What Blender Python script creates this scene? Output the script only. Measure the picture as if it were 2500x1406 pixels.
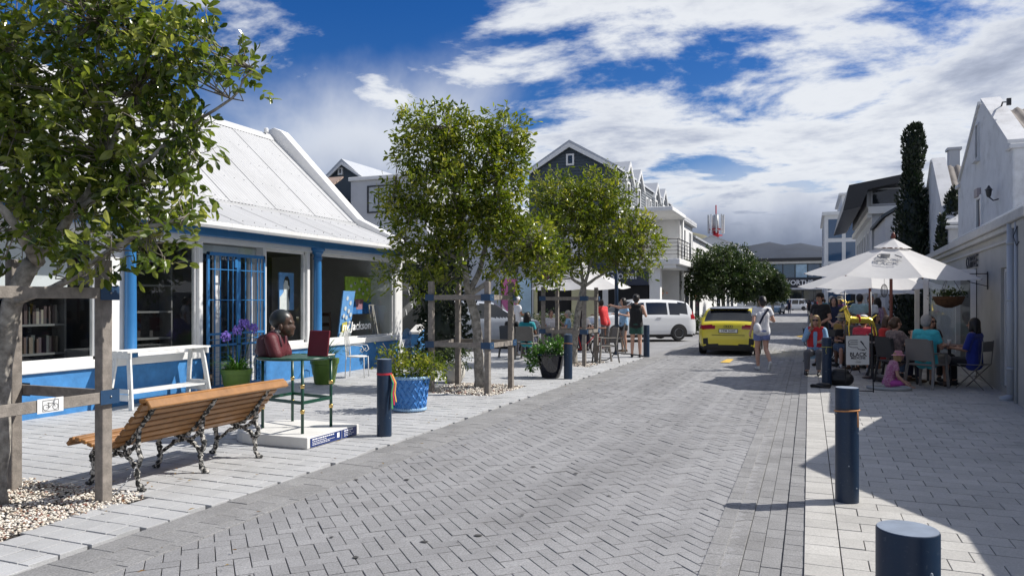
import bpy, bmesh, math, random
import numpy as np
from mathutils import Vector, Matrix, Euler, Quaternion
random.seed(7); RNG = np.random.default_rng(7)
SC = bpy.context.scene
for o in list(bpy.data.objects): bpy.data.objects.remove(o)
COL = SC.collection
R = math.radians
# ---------------------------------------------------------------- camera
FPX, CX, HY, EYE = 1800.0, 1250.0, 735.0, 1.6       # photo: 2500 x 1406
YAW = math.atan(0.4027); CO, SI = math.cos(YAW), math.sin(YAW)
cd = bpy.data.cameras.new('camera'); cam = bpy.data.objects.new('camera', cd); COL.objects.link(cam)
cam.location = (0, 0, EYE); cam.rotation_euler = (R(90), 0, YAW)
cd.sensor_width = 36; cd.lens = 36 * FPX / 2500; cd.shift_y = (HY - 703) / 2500
cd.clip_start = 0.05; cd.clip_end = 20000; SC.camera = cam
# ---------------------------------------------------------------- light
SUNV = Vector((0.89, 0.466, 1.0)).normalized()
EXPOSURE = 0.20; SKY_STRENGTH = 0.05; SUN_STRENGTH = 5.0
w = bpy.data.worlds.new('World'); SC.world = w; w.use_nodes = True
nt = w.node_tree; nt.nodes.clear()
def N(t, **k):
    n = nt.nodes.new(t)
    for a, b in k.items():
        if a == 'inp':
            for i, v in b.items(): n.inputs[i].default_value = v
        else: setattr(n, a, b)
    return n
L = lambda a, b: nt.links.new(a, b)
out = N('ShaderNodeOutputWorld'); bg = N('ShaderNodeBackground'); bg.inputs[1].default_value = SKY_STRENGTH
sky = N('ShaderNodeTexSky', sky_type='NISHITA', sun_disc=False)
sky.sun_elevation = math.asin(SUNV.z); sky.sun_rotation = math.atan2(SUNV.x, SUNV.y)
sky.air_density = 1.0; sky.dust_density = 0.15; sky.ozone_density = 3.0
hs = N('ShaderNodeHueSaturation'); hs.inputs['Saturation'].default_value = 1.42; hs.inputs['Value'].default_value = 1.62; hs.inputs['Hue'].default_value = 0.517
L(sky.outputs[0], hs.inputs['Color'])
def mth(op, a, b=None, c=None, clamp=False):
    n = N('ShaderNodeMath', operation=op); n.use_clamp = clamp
    for i, v in enumerate((a, b, c)):
        if v is None: continue
        if isinstance(v, (int, float)): n.inputs[i].default_value = v
        else: L(v, n.inputs[i])
    return n.outputs[0]
def smooth(v, a, b):
    n = N('ShaderNodeMapRange', interpolation_type='SMOOTHSTEP'); L(v, n.inputs[0])
    n.inputs[1].default_value = a; n.inputs[2].default_value = b
    return n.outputs[0]
# cloud layers: direction -> points on a flat cloud deck overhead
tc = N('ShaderNodeTexCoord'); sp = N('ShaderNodeSeparateXYZ'); L(tc.outputs['Generated'], sp.inputs[0])
dz = mth('MAXIMUM', sp.outputs[2], 0.0)
den = mth('ADD', dz, 0.09)
px_ = mth('DIVIDE', sp.outputs[0], den); py_ = mth('DIVIDE', sp.outputs[1], den)
cb = N('ShaderNodeCombineXYZ'); L(px_, cb.inputs[0]); L(py_, cb.inputs[1])
def noise(scale, detail, rough, off, dist=0.0, src=None):
    m = N('ShaderNodeMapping'); L((src or cb).outputs[0], m.inputs[0]); m.inputs[1].default_value = off
    n = N('ShaderNodeTexNoise'); L(m.outputs[0], n.inputs['Vector'])
    n.inputs['Scale'].default_value = scale; n.inputs['Detail'].default_value = detail
    n.inputs['Roughness'].default_value = rough; n.inputs['Distortion'].default_value = dist
    return n.outputs[0]
# azimuth from the street axis towards +x, and elevation, of the view direction
az = mth('ARCTAN2', sp.outputs[0], sp.outputs[1]); el = mth('ARCSINE', sp.outputs[2])
cz = N('ShaderNodeCombineXYZ'); L(az, cz.inputs[0]); L(el, cz.inputs[1])
n1 = noise(1.55, 10, 0.60, (3.1, 1.7, 0.0), 0.25); n2 = noise(0.42, 3, 0.5, (8.2, 4.4, 0.0)); n3 = noise(6.5, 5, 0.62, (1.2, 7.0, 2.0))
east = smooth(az, -0.66, -0.20)
low = mth('SUBTRACT', 1.0, smooth(el, 0.03, 0.26))
d1 = mth('ADD', n1, mth('MULTIPLY', mth('SUBTRACT', n2, 0.5), 0.42))
d1 = mth('ADD', d1, mth('MULTIPLY', mth('SUBTRACT', n3, 0.5), 0.13))
d1 = mth('ADD', d1, mth('ADD', mth('MULTIPLY', east, 0.115), mth('MULTIPLY', low, 0.13)))
m1 = smooth(d1, 0.512, 0.660)
def blob(az0, el0, ra, re, nz, amt):
    a = mth('DIVIDE', mth('SUBTRACT', az, az0), ra); e = mth('DIVIDE', mth('SUBTRACT', el, el0), re)
    r = mth('SQRT', mth('ADD', mth('MULTIPLY', a, a), mth('MULTIPLY', e, e)))
    return smooth(mth('ADD', r, mth('MULTIPLY', mth('SUBTRACT', nz, 0.5), amt)), 1.05, 0.35)
ns = noise(3.4, 6, 0.55, (0.3, 5.5, 1.0), 0.2, cz)
b1 = mth('MULTIPLY', blob(-0.58, 0.07, 0.36, 0.225, ns, 1.5), 0.88)              # soft cloud spilling over the hills
b2 = blob(-0.10, 0.02, 0.75, 0.17, ns, 0.8)              # low deck along the mountain
soft = mth('MAXIMUM', b1, b2)
mask = mth('MAXIMUM', mth('MULTIPLY', m1, 0.97), mth('MULTIPLY', soft, 0.95), clamp=True)
# thin edges stay bright, thick bellies and the low deck go grey
thick = smooth(mth('ADD', d1, mth('MULTIPLY', mth('SUBTRACT', ns, 0.5), 0.35)), 0.62, 0.92)
e2 = mth('SUBTRACT', el, mth('MULTIPLY', smooth(az, -0.32, -0.60), 0.045))
belly = mth('MULTIPLY', soft, smooth(mth('ADD', e2, mth('MULTIPLY', mth('SUBTRACT', ns, 0.5), 0.16)), 0.160, 0.055))
grey = mth('MAXIMUM', mth('MULTIPLY', thick, 0.66), belly, clamp=True)
cr = N('ShaderNodeValToRGB'); L(grey, cr.inputs[0])
cr.color_ramp.elements[0].color = (14.5, 15.0, 15.8, 1); cr.color_ramp.elements[1].color = (2.6, 3.2, 4.8, 1)
e_ = cr.color_ramp.elements.new(0.42); e_.color = (8.4, 9.2, 11.2, 1)
mx = N('ShaderNodeMix', data_type='RGBA'); L(mask, mx.inputs['Factor']); L(hs.outputs[0], mx.inputs['A']); L(cr.outputs[0], mx.inputs['B'])
L(mx.outputs['Result'], bg.inputs[0]); L(bg.outputs[0], out.inputs[0])
sd = bpy.data.lights.new('sun', 'SUN'); so = bpy.data.objects.new('sun', sd); COL.objects.link(so)
sd.energy = SUN_STRENGTH; sd.angle = R(0.53); sd.color = (1.0, 0.955, 0.89)
so.rotation_euler = (-SUNV).to_track_quat('-Z', 'Y').to_euler(); so.location = (30, 15, 40)
SC.view_settings.view_transform = 'Standard'; SC.view_settings.look = 'None'
SC.view_settings.exposure = EXPOSURE; SC.view_settings.gamma = 1.0; SC.view_settings.use_curve_mapping = False
SC.render.resolution_x = 1024; SC.render.resolution_y = 575
# ---------------------------------------------------------------- photo pixel -> direction -> place
def ray(px, py):
    X = (px - CX) / FPX; Z = (HY - py) / FPX
    return (X * CO - SI, X * SI + CO, Z)
def G(px, py, z=0.0):                      # on the ground (or a level plane)
    d = ray(px, py); t = (z - EYE) / d[2]; return Vector((d[0] * t, d[1] * t, z))
def VX(px, py, x):                         # on a wall x = const
    d = ray(px, py); t = x / d[0]; return Vector((x, d[1] * t, EYE + d[2] * t))
def VY(px, py, y):                         # on a wall y = const
    d = ray(px, py); t = y / d[1]; return Vector((d[0] * t, y, EYE + d[2] * t))
def D(px, py, t):                          # at a known depth
    d = ray(px, py); return Vector((d[0] * t, d[1] * t, EYE + d[2] * t))
def PROJ(x, y, z):
    X = x * CO + y * SI; Y = -x * SI + y * CO
    if Y < 0.2: return None
    return (CX + FPX * X / Y, HY - FPX * (z - EYE) / Y, Y)
# ================================================================ helpers
MATS = {}
def mat(name, col, rough=0.6, metal=0.0, var=0.0, vscale=8.0, col2=None, bump=0.0, bscale=60.0, rnd=0.0, spec=0.5, coat=0.0, trans=0.0, dirt=0.0, alpha=1.0, sheen=0.0, fine=0.0, hard=None, streak=0.0):
    """principled material; noise colour variation, fine bump, per-piece random tone"""
    if name in MATS: return MATS[name]
    m = bpy.data.materials.new(name); m.use_nodes = True; t = m.node_tree; p = t.nodes['Principled BSDF']
    def n(ty): return t.nodes.new(ty)
    p.inputs['Roughness'].default_value = rough; p.inputs['Metallic'].default_value = metal
    p.inputs['Specular IOR Level'].default_value = spec
    if coat: p.inputs['Coat Weight'].default_value = coat; p.inputs['Coat Roughness'].default_value = 0.06
    if sheen: p.inputs['Sheen Weight'].default_value = sheen
    c = tuple(col) + (1,); last = None
    tcn = n('ShaderNodeTexCoord')
    geo = n('ShaderNodeNewGeometry')
    if var or col2:
        nz = n('ShaderNodeTexNoise'); nz.inputs['Scale'].default_value = vscale; nz.inputs['Detail'].default_value = 5; nz.inputs['Roughness'].default_value = 0.62
        t.links.new(geo.outputs['Position'], nz.inputs['Vector'])
        r = n('ShaderNodeValToRGB'); t.links.new(nz.outputs[0], r.inputs[0])
        r.color_ramp.elements[0].position, r.color_ramp.elements[1].position = hard or (0.30, 0.70)
        a = tuple(x * (1 - var) for x in col) + (1,); b = tuple(col2) + (1,) if col2 else tuple(min(1, x * (1 + var)) for x in col) + (1,)
        r.color_ramp.elements[0].color = a; r.color_ramp.elements[1].color = b; last = r.outputs[0]
    if fine:
        nf = n('ShaderNodeTexNoise'); nf.inputs['Scale'].default_value = 95; nf.inputs['Detail'].default_value = 3
        t.links.new(geo.outputs['Position'], nf.inputs['Vector'])
        mr = n('ShaderNodeMapRange'); t.links.new(nf.outputs[0], mr.inputs[0]); mr.inputs[1].default_value = .3; mr.inputs[2].default_value = .7; mr.inputs[3].default_value = 1 - fine; mr.inputs[4].default_value = 1 + fine
        h = n('ShaderNodeHueSaturation'); t.links.new(mr.outputs[0], h.inputs['Value'])
        if last: t.links.new(last, h.inputs['Color'])
        else: h.inputs['Color'].default_value = c
        last = h.outputs[0]
    if streak:
        mp = n('ShaderNodeMapping'); mp.inputs[3].default_value = (1.5, .10, 1); t.links.new(geo.outputs['Position'], mp.inputs[0])
        ns_k = n('ShaderNodeTexNoise'); ns_k.inputs['Scale'].default_value = 1.0; ns_k.inputs['Detail'].default_value = 4; t.links.new(mp.outputs[0], ns_k.inputs['Vector'])
        mr = n('ShaderNodeMapRange'); t.links.new(ns_k.outputs[0], mr.inputs[0]); mr.inputs[1].default_value = .35; mr.inputs[2].default_value = .65; mr.inputs[3].default_value = 1 - streak; mr.inputs[4].default_value = 1 + streak
        h = n('ShaderNodeHueSaturation'); t.links.new(mr.outputs[0], h.inputs['Value']); t.links.new(last, h.inputs['Color']); last = h.outputs[0]
    if rnd:
        oi = n('ShaderNodeObjectInfo'); at = n('ShaderNodeAttribute'); at.attribute_name = 'rnd'
        ad = n('ShaderNodeMath'); ad.operation = 'ADD'; t.links.new(oi.outputs['Random'], ad.inputs[0]); t.links.new(at.outputs['Fac'], ad.inputs[1])
        fr = n('ShaderNodeMath'); fr.operation = 'FRACT'; t.links.new(ad.outputs[0], fr.inputs[0])
        mr = n('ShaderNodeMapRange'); t.links.new(fr.outputs[0], mr.inputs[0]); mr.inputs[3].default_value = 1 - rnd; mr.inputs[4].default_value = 1 + rnd
        h = n('ShaderNodeHueSaturation'); t.links.new(mr.outputs[0], h.inputs['Value'])
        if last: t.links.new(last, h.inputs['Color'])
        else: h.inputs['Color'].default_value = c
        last = h.outputs[0]
    if dirt:
        nd = n('ShaderNodeTexNoise'); nd.inputs['Scale'].default_value = 1.3; nd.inputs['Detail'].default_value = 9; nd.inputs['Roughness'].default_value = 0.72
        t.links.new(geo.outputs['Position'], nd.inputs['Vector'])
        r2 = n('ShaderNodeMapRange'); t.links.new(nd.outputs[0], r2.inputs[0]); r2.inputs[1].default_value = .52; r2.inputs[2].default_value = .75; r2.inputs[4].default_value = dirt
        mxn = n('ShaderNodeMix'); mxn.data_type = 'RGBA'; t.links.new(r2.outputs[0], mxn.inputs['Factor'])
        if last: t.links.new(last, mxn.inputs['A'])
        else: mxn.inputs['A'].default_value = c
        mxn.inputs['B'].default_value = (0.10, 0.09, 0.075, 1); last = mxn.outputs['Result']
    if last: t.links.new(last, p.inputs['Base Color'])
    else: p.inputs['Base Color'].default_value = c
    if bump:
        nb = n('ShaderNodeTexNoise'); nb.inputs['Scale'].default_value = bscale; nb.inputs['Detail'].default_value = 4
        t.links.new(geo.outputs['Position'], nb.inputs['Vector'])
        bn = n('ShaderNodeBump'); bn.inputs['Strength'].default_value = bump; bn.inputs['Distance'].default_value = 0.01
        t.links.new(nb.outputs[0], bn.inputs['Height']); t.links.new(bn.outputs[0], p.inputs['Normal'])
    if trans:
        ts = n('ShaderNodeBsdfTranslucent'); ms = n('ShaderNodeMixShader'); ms.inputs[0].default_value = trans
        if last: t.links.new(last, ts.inputs[0])
        else: ts.inputs[0].default_value = c
        o = t.nodes['Material Output']; t.links.new(p.outputs[0], ms.inputs[1]); t.links.new(ts.outputs[0], ms.inputs[2]); t.links.new(ms.outputs[0], o.inputs[0])
    MATS[name] = m; return m
def glassmat(name, tint=(0.90, 0.93, 0.93), refl=0.03):
    if name in MATS: return MATS[name]
    m = bpy.data.materials.new(name); m.use_nodes = True; t = m.node_tree; t.nodes.remove(t.nodes['Principled BSDF'])
    tr = t.nodes.new('ShaderNodeBsdfTransparent'); tr.inputs[0].default_value = tint + (1,)
    gl = t.nodes.new('ShaderNodeBsdfGlossy'); gl.inputs['Roughness'].default_value = 0.015; gl.inputs[0].default_value = (0.9, 0.95, 1, 1)
    ge = t.nodes.new('ShaderNodeNewGeometry'); dt = t.nodes.new('ShaderNodeVectorMath'); dt.operation = 'DOT_PRODUCT'
    t.links.new(ge.outputs['Normal'], dt.inputs[0]); t.links.new(ge.outputs['Incoming'], dt.inputs[1])
    def mm(op, a, b):
        q = t.nodes.new('ShaderNodeMath'); q.operation = op; q.use_clamp = False
        for i, v in enumerate((a, b)):
            if isinstance(v, (int, float)): q.inputs[i].default_value = v
            elif v is not None: t.links.new(v, q.inputs[i])
        return q.outputs[0]
    f_ = mm('POWER', mm('SUBTRACT', 1.0, mm('ABSOLUTE', dt.outputs['Value'], None)), 5.0)
    ad = t.nodes.new('ShaderNodeMath'); ad.operation = 'MULTIPLY_ADD'; t.links.new(f_, ad.inputs[0]); ad.inputs[1].default_value = 0.93; ad.inputs[2].default_value = 0.035 + refl; ad.use_clamp = True
    ms = t.nodes.new('ShaderNodeMixShader'); t.links.new(ad.outputs[0], ms.inputs[0]); t.links.new(tr.outputs[0], ms.inputs[1]); t.links.new(gl.outputs[0], ms.inputs[2])
    t.links.new(ms.outputs[0], t.nodes['Material Output'].inputs[0]); MATS[name] = m; return m
def leafmat(name, cols, trans=0.3, rough=0.38):
    """cols: list of (pos, rgb) picked per leaf through the face attribute rnd"""
    if name in MATS: return MATS[name]
    m = bpy.data.materials.new(name); m.use_nodes = True; t = m.node_tree; p = t.nodes['Principled BSDF']
    at = t.nodes.new('ShaderNodeAttribute'); at.attribute_name = 'rnd'
    r = t.nodes.new('ShaderNodeValToRGB'); t.links.new(at.outputs['Fac'], r.inputs[0])
    el = r.color_ramp.elements
    el[0].position = cols[0][0]; el[0].color = cols[0][1] + (1,); el[1].position = cols[-1][0]; el[1].color = cols[-1][1] + (1,)
    for pz, c in cols[1:-1]: e = el.new(pz); e.color = c + (1,)
    t.links.new(r.outputs[0], p.inputs['Base Color']); p.inputs['Roughness'].default_value = rough; p.inputs['Specular IOR Level'].default_value = 0.5
    ts = t.nodes.new('ShaderNodeBsdfTranslucent'); h = t.nodes.new('ShaderNodeHueSaturation'); h.inputs['Value'].default_value = 1.5; h.inputs['Saturation'].default_value = 1.1
    t.links.new(r.outputs[0], h.inputs['Color']); t.links.new(h.outputs[0], ts.inputs[0])
    ms = t.nodes.new('ShaderNodeMixShader'); ms.inputs[0].default_value = trans
    t.links.new(p.outputs[0], ms.inputs[1]); t.links.new(ts.outputs[0], ms.inputs[2]); t.links.new(ms.outputs[0], t.nodes['Material Output'].inputs[0])
    MATS[name] = m; return m
def tag(o, label=None, cat=None, group=None, kind=None):
    if label: o['label'] = label
    if cat: o['category'] = cat
    if group: o['group'] = group
    if kind: o['kind'] = kind
    return o
def thing(name, label, cat, loc=(0, 0, 0), rz=0.0, group=None, sc=1.0):
    o = bpy.data.objects.new(name, None); COL.objects.link(o); o.empty_display_size = 0.1
    o.location = loc; o.rotation_euler = (0, 0, rz); o.scale = (sc, sc, sc)
    return tag(o, label, cat, group)
def link(name, me, parent=None, mt=None):
    o = bpy.data.objects.new(name, me); COL.objects.link(o)
    if parent: o.parent = parent
    if mt is not None and len(me.materials) == 0:
        for x in (mt if isinstance(mt, (list, tuple)) else [mt]): me.materials.append(x)
    return o
def copy_tree(o, parent=None):
    c = o.copy(); COL.objects.link(c); c.parent = parent
    for ch in list(o.children): copy_tree(ch, c)
    return c
V3 = lambda p: Vector(p)
class MB:
    def __init__(s): s.v = []; s.f = []; s.m = []; s.a = []
    def add(s, vs, fs, m=0, a=None):
        b = len(s.v); s.v.extend([tuple(x) for x in vs])
        for f in fs: s.f.append(tuple(i + b for i in f)); s.m.append(m); s.a.append(a)
        return s
    def box(s, x0, y0, z0, x1, y1, z1, m=0, bev=0.0, T=None):
        x0, x1 = sorted((x0, x1)); y0, y1 = sorted((y0, y1)); z0, z1 = sorted((z0, z1))
        b = min(bev, (x1 - x0) * .45, (y1 - y0) * .45, (z1 - z0) * .45)
        if b <= 0:
            vs = [(x, y, z) for z in (z0, z1) for y in (y0, y1) for x in (x0, x1)]
            fs = [(0, 2, 3, 1), (4, 5, 7, 6), (0, 1, 5, 4), (2, 6, 7, 3), (0, 4, 6, 2), (1, 3, 7, 5)]
        else:
            vs = []; idx = {}
            for iz, z in enumerate((z0, z1)):
                for iy, y in enumerate((y0, y1)):
                    for ix, x in enumerate((x0, x1)):
                        sx, sy, sz = (b if ix == 0 else -b), (b if iy == 0 else -b), (b if iz == 0 else -b)
                        k = (ix, iy, iz); idx[k] = len(vs)
                        vs += [(x, y + sy, z + sz), (x + sx, y, z + sz), (x + sx, y + sy, z)]
            g = lambda ix, iy, iz, a: idx[(ix, iy, iz)] + a
            fs = []
            fs.append((g(0,0,0,0), g(0,0,1,0), g(0,1,1,0), g(0,1,0,0))); fs.append((g(1,0,0,0), g(1,1,0,0), g(1,1,1,0), g(1,0,1,0)))
            fs.append((g(0,0,0,1), g(1,0,0,1), g(1,0,1,1), g(0,0,1,1))); fs.append((g(0,1,0,1), g(0,1,1,1), g(1,1,1,1), g(1,1,0,1)))
            fs.append((g(0,0,0,2), g(0,1,0,2), g(1,1,0,2), g(1,0,0,2))); fs.append((g(0,0,1,2), g(1,0,1,2), g(1,1,1,2), g(0,1,1,2)))
            for ix in (0, 1):
                for iy in (0, 1): fs.append((g(ix,iy,0,0), g(ix,iy,0,1), g(ix,iy,1,1), g(ix,iy,1,0)) if ix == iy else (g(ix,iy,0,1), g(ix,iy,0,0), g(ix,iy,1,0), g(ix,iy,1,1)))
            for ix in (0, 1):
                for iz in (0, 1): fs.append((g(ix,0,iz,2), g(ix,0,iz,0), g(ix,1,iz,0), g(ix,1,iz,2)))
            for iy in (0, 1):
                for iz in (0, 1): fs.append((g(0,iy,iz,1), g(0,iy,iz,2), g(1,iy,iz,2), g(1,iy,iz,1)))
            for k in idx: fs.append((idx[k], idx[k] + 1, idx[k] + 2))
        if T is not None: vs = [T @ Vector(p) for p in vs]
        return s.add(vs, fs, m)
    def beam(s, p0, p1, w, h, m=0, up=(0, 0, 1), bev=0.0):
        p0, p1 = V3(p0), V3(p1); d = p1 - p0; l = d.length; d.normalize(); u = V3(up)
        x = d.cross(u)
        if x.length < 1e-4: x = d.cross(Vector((1, 0, 0)))
        x.normalize(); z = x.cross(d)
        T = Matrix(((x.x, d.x, z.x, p0.x), (x.y, d.y, z.y, p0.y), (x.z, d.z, z.z, p0.z), (0, 0, 0, 1)))
        return s.box(-w / 2, 0, -h / 2, w / 2, l, h / 2, m, bev, T)
    def tube(s, pts, r, n=8, m=0, cap=True):
        pts = [V3(p) for p in pts]; k = len(pts)
        rs = list(r) if isinstance(r, (list, tuple)) else [r] * k
        ref = None; vs = []
        for i, p in enumerate(pts):
            d = (pts[min(i + 1, k - 1)] - pts[max(i - 1, 0)])
            if d.length < 1e-9: d = Vector((0, 0, 1))
            d.normalize()
            if ref is None:
                ref = d.cross(Vector((0, 0, 1)))
                if ref.length < 1e-3: ref = Vector((1, 0, 0))
            ref = (ref - d * ref.dot(d))
            if ref.length < 1e-6: ref = d.orthogonal()
            ref.normalize(); b = d.cross(ref)
            for j in range(n):
                a = 2 * math.pi * j / n; vs.append(p + (ref * math.cos(a) + b * math.sin(a)) * rs[i])
        fs = [(i * n + j, i * n + (j + 1) % n, (i + 1) * n + (j + 1) % n, (i + 1) * n + j) for i in range(k - 1) for j in range(n)]
        if cap: fs += [tuple(range(n - 1, -1, -1)), tuple((k - 1) * n + j for j in range(n))]
        return s.add(vs, fs, m)
    def lathe(s, prof, n=20, c=(0, 0, 0), m=0, cap=(True, True), T=None):
        vs = []; k = len(prof)
        for r, z in prof:
            for j in range(n):
                a = 2 * math.pi * j / n; p = Vector((r * math.cos(a), r * math.sin(a), z))
                p = (T @ p) if T is not None else p
                vs.append((p.x + c[0], p.y + c[1], p.z + c[2]))
        fs = [(i * n + j, i * n + (j + 1) % n, (i + 1) * n + (j + 1) % n, (i + 1) * n + j) for i in range(k - 1) for j in range(n)]
        if cap[0]: fs.append(tuple(range(n - 1, -1, -1)))
        if cap[1]: fs.append(tuple((k - 1) * n + j for j in range(n)))
        return s.add(vs, fs, m)
    def ball(s, c, r, nu=10, nv=7, m=0, T=None):
        r = (r, r, r) if isinstance(r, (int, float)) else r; vs = []; fs = []
        for i in range(nv + 1):
            th = math.pi * i / nv
            for j in range(nu):
                a = 2 * math.pi * j / nu; p = Vector((r[0] * math.sin(th) * math.cos(a), r[1] * math.sin(th) * math.sin(a), r[2] * math.cos(th)))
                if T is not None: p = T @ p
                vs.append(p + V3(c))
        for i in range(nv):
            for j in range(nu): fs.append((i * nu + j, (i + 1) * nu + j, (i + 1) * nu + (j + 1) % nu, i * nu + (j + 1) % nu))
        return s.add(vs, fs, m)
    def caps(s, p0, p1, r0, r1, n=10, k=3, m=0, flat=False, sq=1.0):
        p0, p1 = V3(p0), V3(p1); d = p1 - p0; l = d.length
        if l < 1e-6: return s.ball(p0, r0, n, 6, m)
        d /= l; rf = d.orthogonal().normalized(); b = d.cross(rf); ring = []
        if flat: ring = [(0, r0 * .02), (0, r0), (l, r1), (l, r1 * .02)]
        else:
            for i in range(k + 1): a = math.pi / 2 * i / k; ring.append((-r0 * math.cos(a), max(r0 * math.sin(a), r0 * .03)))
            for i in range(k + 1): a = math.pi / 2 * i / k; ring.append((l + r1 * math.sin(a), max(r1 * math.cos(a), r1 * .03)))
        vs = [p0 + d * t + (rf * math.cos(2 * math.pi * j / n) + b * math.sin(2 * math.pi * j / n)) * r for t, r in ring for j in range(n)]
        q = len(ring)
        fs = [(i * n + j, i * n + (j + 1) % n, (i + 1) * n + (j + 1) % n, (i + 1) * n + j) for i in range(q - 1) for j in range(n)]
        fs += [tuple(range(n - 1, -1, -1)), tuple((q - 1) * n + j for j in range(n))]
        return s.add(vs, fs, m)
    def prism(s, poly, vec, m=0):
        n = len(poly); v = V3(vec); vs = [V3(p) for p in poly] + [V3(p) + v for p in poly]
        return s.add(vs, [tuple(range(n - 1, -1, -1)), tuple(range(n, 2 * n))] + [(i, (i + 1) % n, n + (i + 1) % n, n + i) for i in range(n)], m)
    def quad(s, *p, m=0): return s.add(p, [tuple(range(len(p)))], m)
    def mesh(s, name, mt, smooth=False, fix=True):
        me = bpy.data.meshes.new(name); me.from_pydata(s.v, [], s.f)
        for x in (mt if isinstance(mt, (list, tuple)) else [mt]): me.materials.append(x)
        if any(s.m): me.polygons.foreach_set('material_index', s.m)
        if fix:
            bm = bmesh.new(); bm.from_mesh(me); bmesh.ops.recalc_face_normals(bm, faces=bm.faces); bm.to_mesh(me); bm.free()
        if not smooth: me.polygons.foreach_set('use_smooth', [False] * len(me.polygons))
        if smooth is True: me.polygons.foreach_set('use_smooth', [True] * len(me.polygons))
        elif smooth:
            me.polygons.foreach_set('use_smooth', [True] * len(me.polygons)); me.set_sharp_from_angle(angle=R(smooth))
        me.update(); return me
    def build(s, name, mt, parent=None, smooth=False, loc=None, rz=0.0, fix=True):
        o = link(name, s.mesh(name, mt, smooth, fix), parent)
        if loc is not None: o.location = loc; o.rotation_euler = (0, 0, rz)
        return o
def grid_mesh(name, V, F, mt, rnd=None, smooth=False, extra=None):
    """numpy mesh; V (n,3); F (m,k)"""
    V = np.asarray(V, dtype=np.float32); F = np.asarray(F, dtype=np.int32); m, k = F.shape
    me = bpy.data.meshes.new(name); me.vertices.add(len(V)); me.vertices.foreach_set('co', V.ravel())
    me.loops.add(m * k); me.loops.foreach_set('vertex_index', F.ravel()); me.polygons.add(m)
    me.polygons.foreach_set('loop_start', np.arange(m, dtype=np.int32) * k)
    me.update(calc_edges=True)
    me.polygons.foreach_set('use_smooth', np.full(m, bool(smooth), dtype=bool))
    for x in (mt if isinstance(mt, (list, tuple)) else [mt]): me.materials.append(x)
    if rnd is not None:
        at = me.attributes.new('rnd', 'FLOAT', 'FACE'); at.data.foreach_set('value', np.asarray(rnd, dtype=np.float32))
    me.validate(); return me
TMP = bpy.data.scenes.new('tmp')
def evalmesh(o):
    TMP.collection.objects.link(o); vl = TMP.view_layers[0]; vl.update()
    me = bpy.data.meshes.new_from_object(o.evaluated_get(vl.depsgraph)); bpy.data.objects.remove(o); return me
def textmesh(body, size, mt, extrude=0.004, offset=0.0, shear=0.0, align='CENTER', space=1.0):
    cu = bpy.data.curves.new('txt', 'FONT'); cu.body = body; cu.size = size; cu.extrude = extrude; cu.offset = offset
    cu.shear = shear; cu.align_x = align; cu.align_y = 'CENTER'; cu.resolution_u = 3; cu.space_character = space
    o = bpy.data.objects.new('txt', cu); me = evalmesh(o); bpy.data.curves.remove(cu)
    me.materials.clear(); me.materials.append(mt); return me
def text(name, body, size, mt, parent, loc, xdir, updir=(0, 0, 1), **k):
    """flat lettering; local x runs along xdir, y along updir"""
    o = link(name, textmesh(body, size, mt, **k), parent)
    x = V3(xdir).normalized(); u = V3(updir).normalized(); z = x.cross(u)
    o.matrix_local = Matrix(((x.x, u.x, z.x, loc[0]), (x.y, u.y, z.y, loc[1]), (x.z, u.z, z.z, loc[2]), (0, 0, 0, 1)))
    return o
# ---------------------------------------------------------------- shared materials
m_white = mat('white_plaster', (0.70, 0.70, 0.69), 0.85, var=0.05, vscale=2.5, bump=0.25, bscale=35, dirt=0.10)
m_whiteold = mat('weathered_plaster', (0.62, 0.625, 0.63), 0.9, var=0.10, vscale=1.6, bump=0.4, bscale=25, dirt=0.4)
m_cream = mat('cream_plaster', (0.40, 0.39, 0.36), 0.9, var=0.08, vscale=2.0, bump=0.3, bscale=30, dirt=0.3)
m_greyplaster = mat('grey_plaster', (0.50, 0.51, 0.53), 0.9, var=0.06, vscale=1.5, bump=0.3, bscale=30, dirt=0.15)
m_wpaint = mat('white_paint', (0.72, 0.72, 0.71), 0.45, var=0.04, vscale=6, dirt=0.06)
m_blue = mat('blue_paint_wall', (0.045, 0.20, 0.46), 0.7, var=0.2, vscale=5, bump=0.35, bscale=40, dirt=0.15)
m_bluetrim = mat('blue_gloss_trim', (0.030, 0.16, 0.38), 0.35, var=0.06)
m_navy = mat('navy_bollard_paint', (0.008, 0.030, 0.072), 0.40, var=0.25, vscale=55, col2=(0.035, 0.055, 0.085), hard=(.60, .70), dirt=0.16)
m_slate = mat('slate_weatherboard', (0.060, 0.078, 0.095), 0.7, var=0.08, vscale=3)
m_slate_sunlit = mat('sunlit_slate_board', (0.16, 0.175, 0.19), 0.7, var=0.08, vscale=3)  # slate boards again, with sunlight on the street side painted into the colour
m_dark = mat('dark_frame', (0.015, 0.016, 0.020), 0.4)
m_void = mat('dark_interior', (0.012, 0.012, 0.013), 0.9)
m_glass = glassmat('shop_glass')
m_wglass = mat('window_glass', (0.015, 0.02, 0.028), 0.04, spec=0.8)
m_bglass = mat('blue_window_glass', (0.03, 0.08, 0.16), 0.06, spec=0.9)
m_steelroof = mat('white_roof_sheet', (0.47, 0.475, 0.48), 0.5, var=0.04, vscale=2, dirt=0.12, rnd=0.03)
m_zinc = mat('zinc_roof', (0.42, 0.44, 0.47), 0.45, var=0.06, vscale=2, rnd=0.05)
m_timber = mat('weathered_timber', (0.22, 0.195, 0.17), 0.85, var=0.30, vscale=14, bump=0.4, bscale=80, dirt=0.2)
m_pine = mat('varnished_slat', (0.31, 0.15, 0.05), 0.35, var=0.22, vscale=9, bump=0.15, bscale=50, rnd=0.16)
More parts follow.
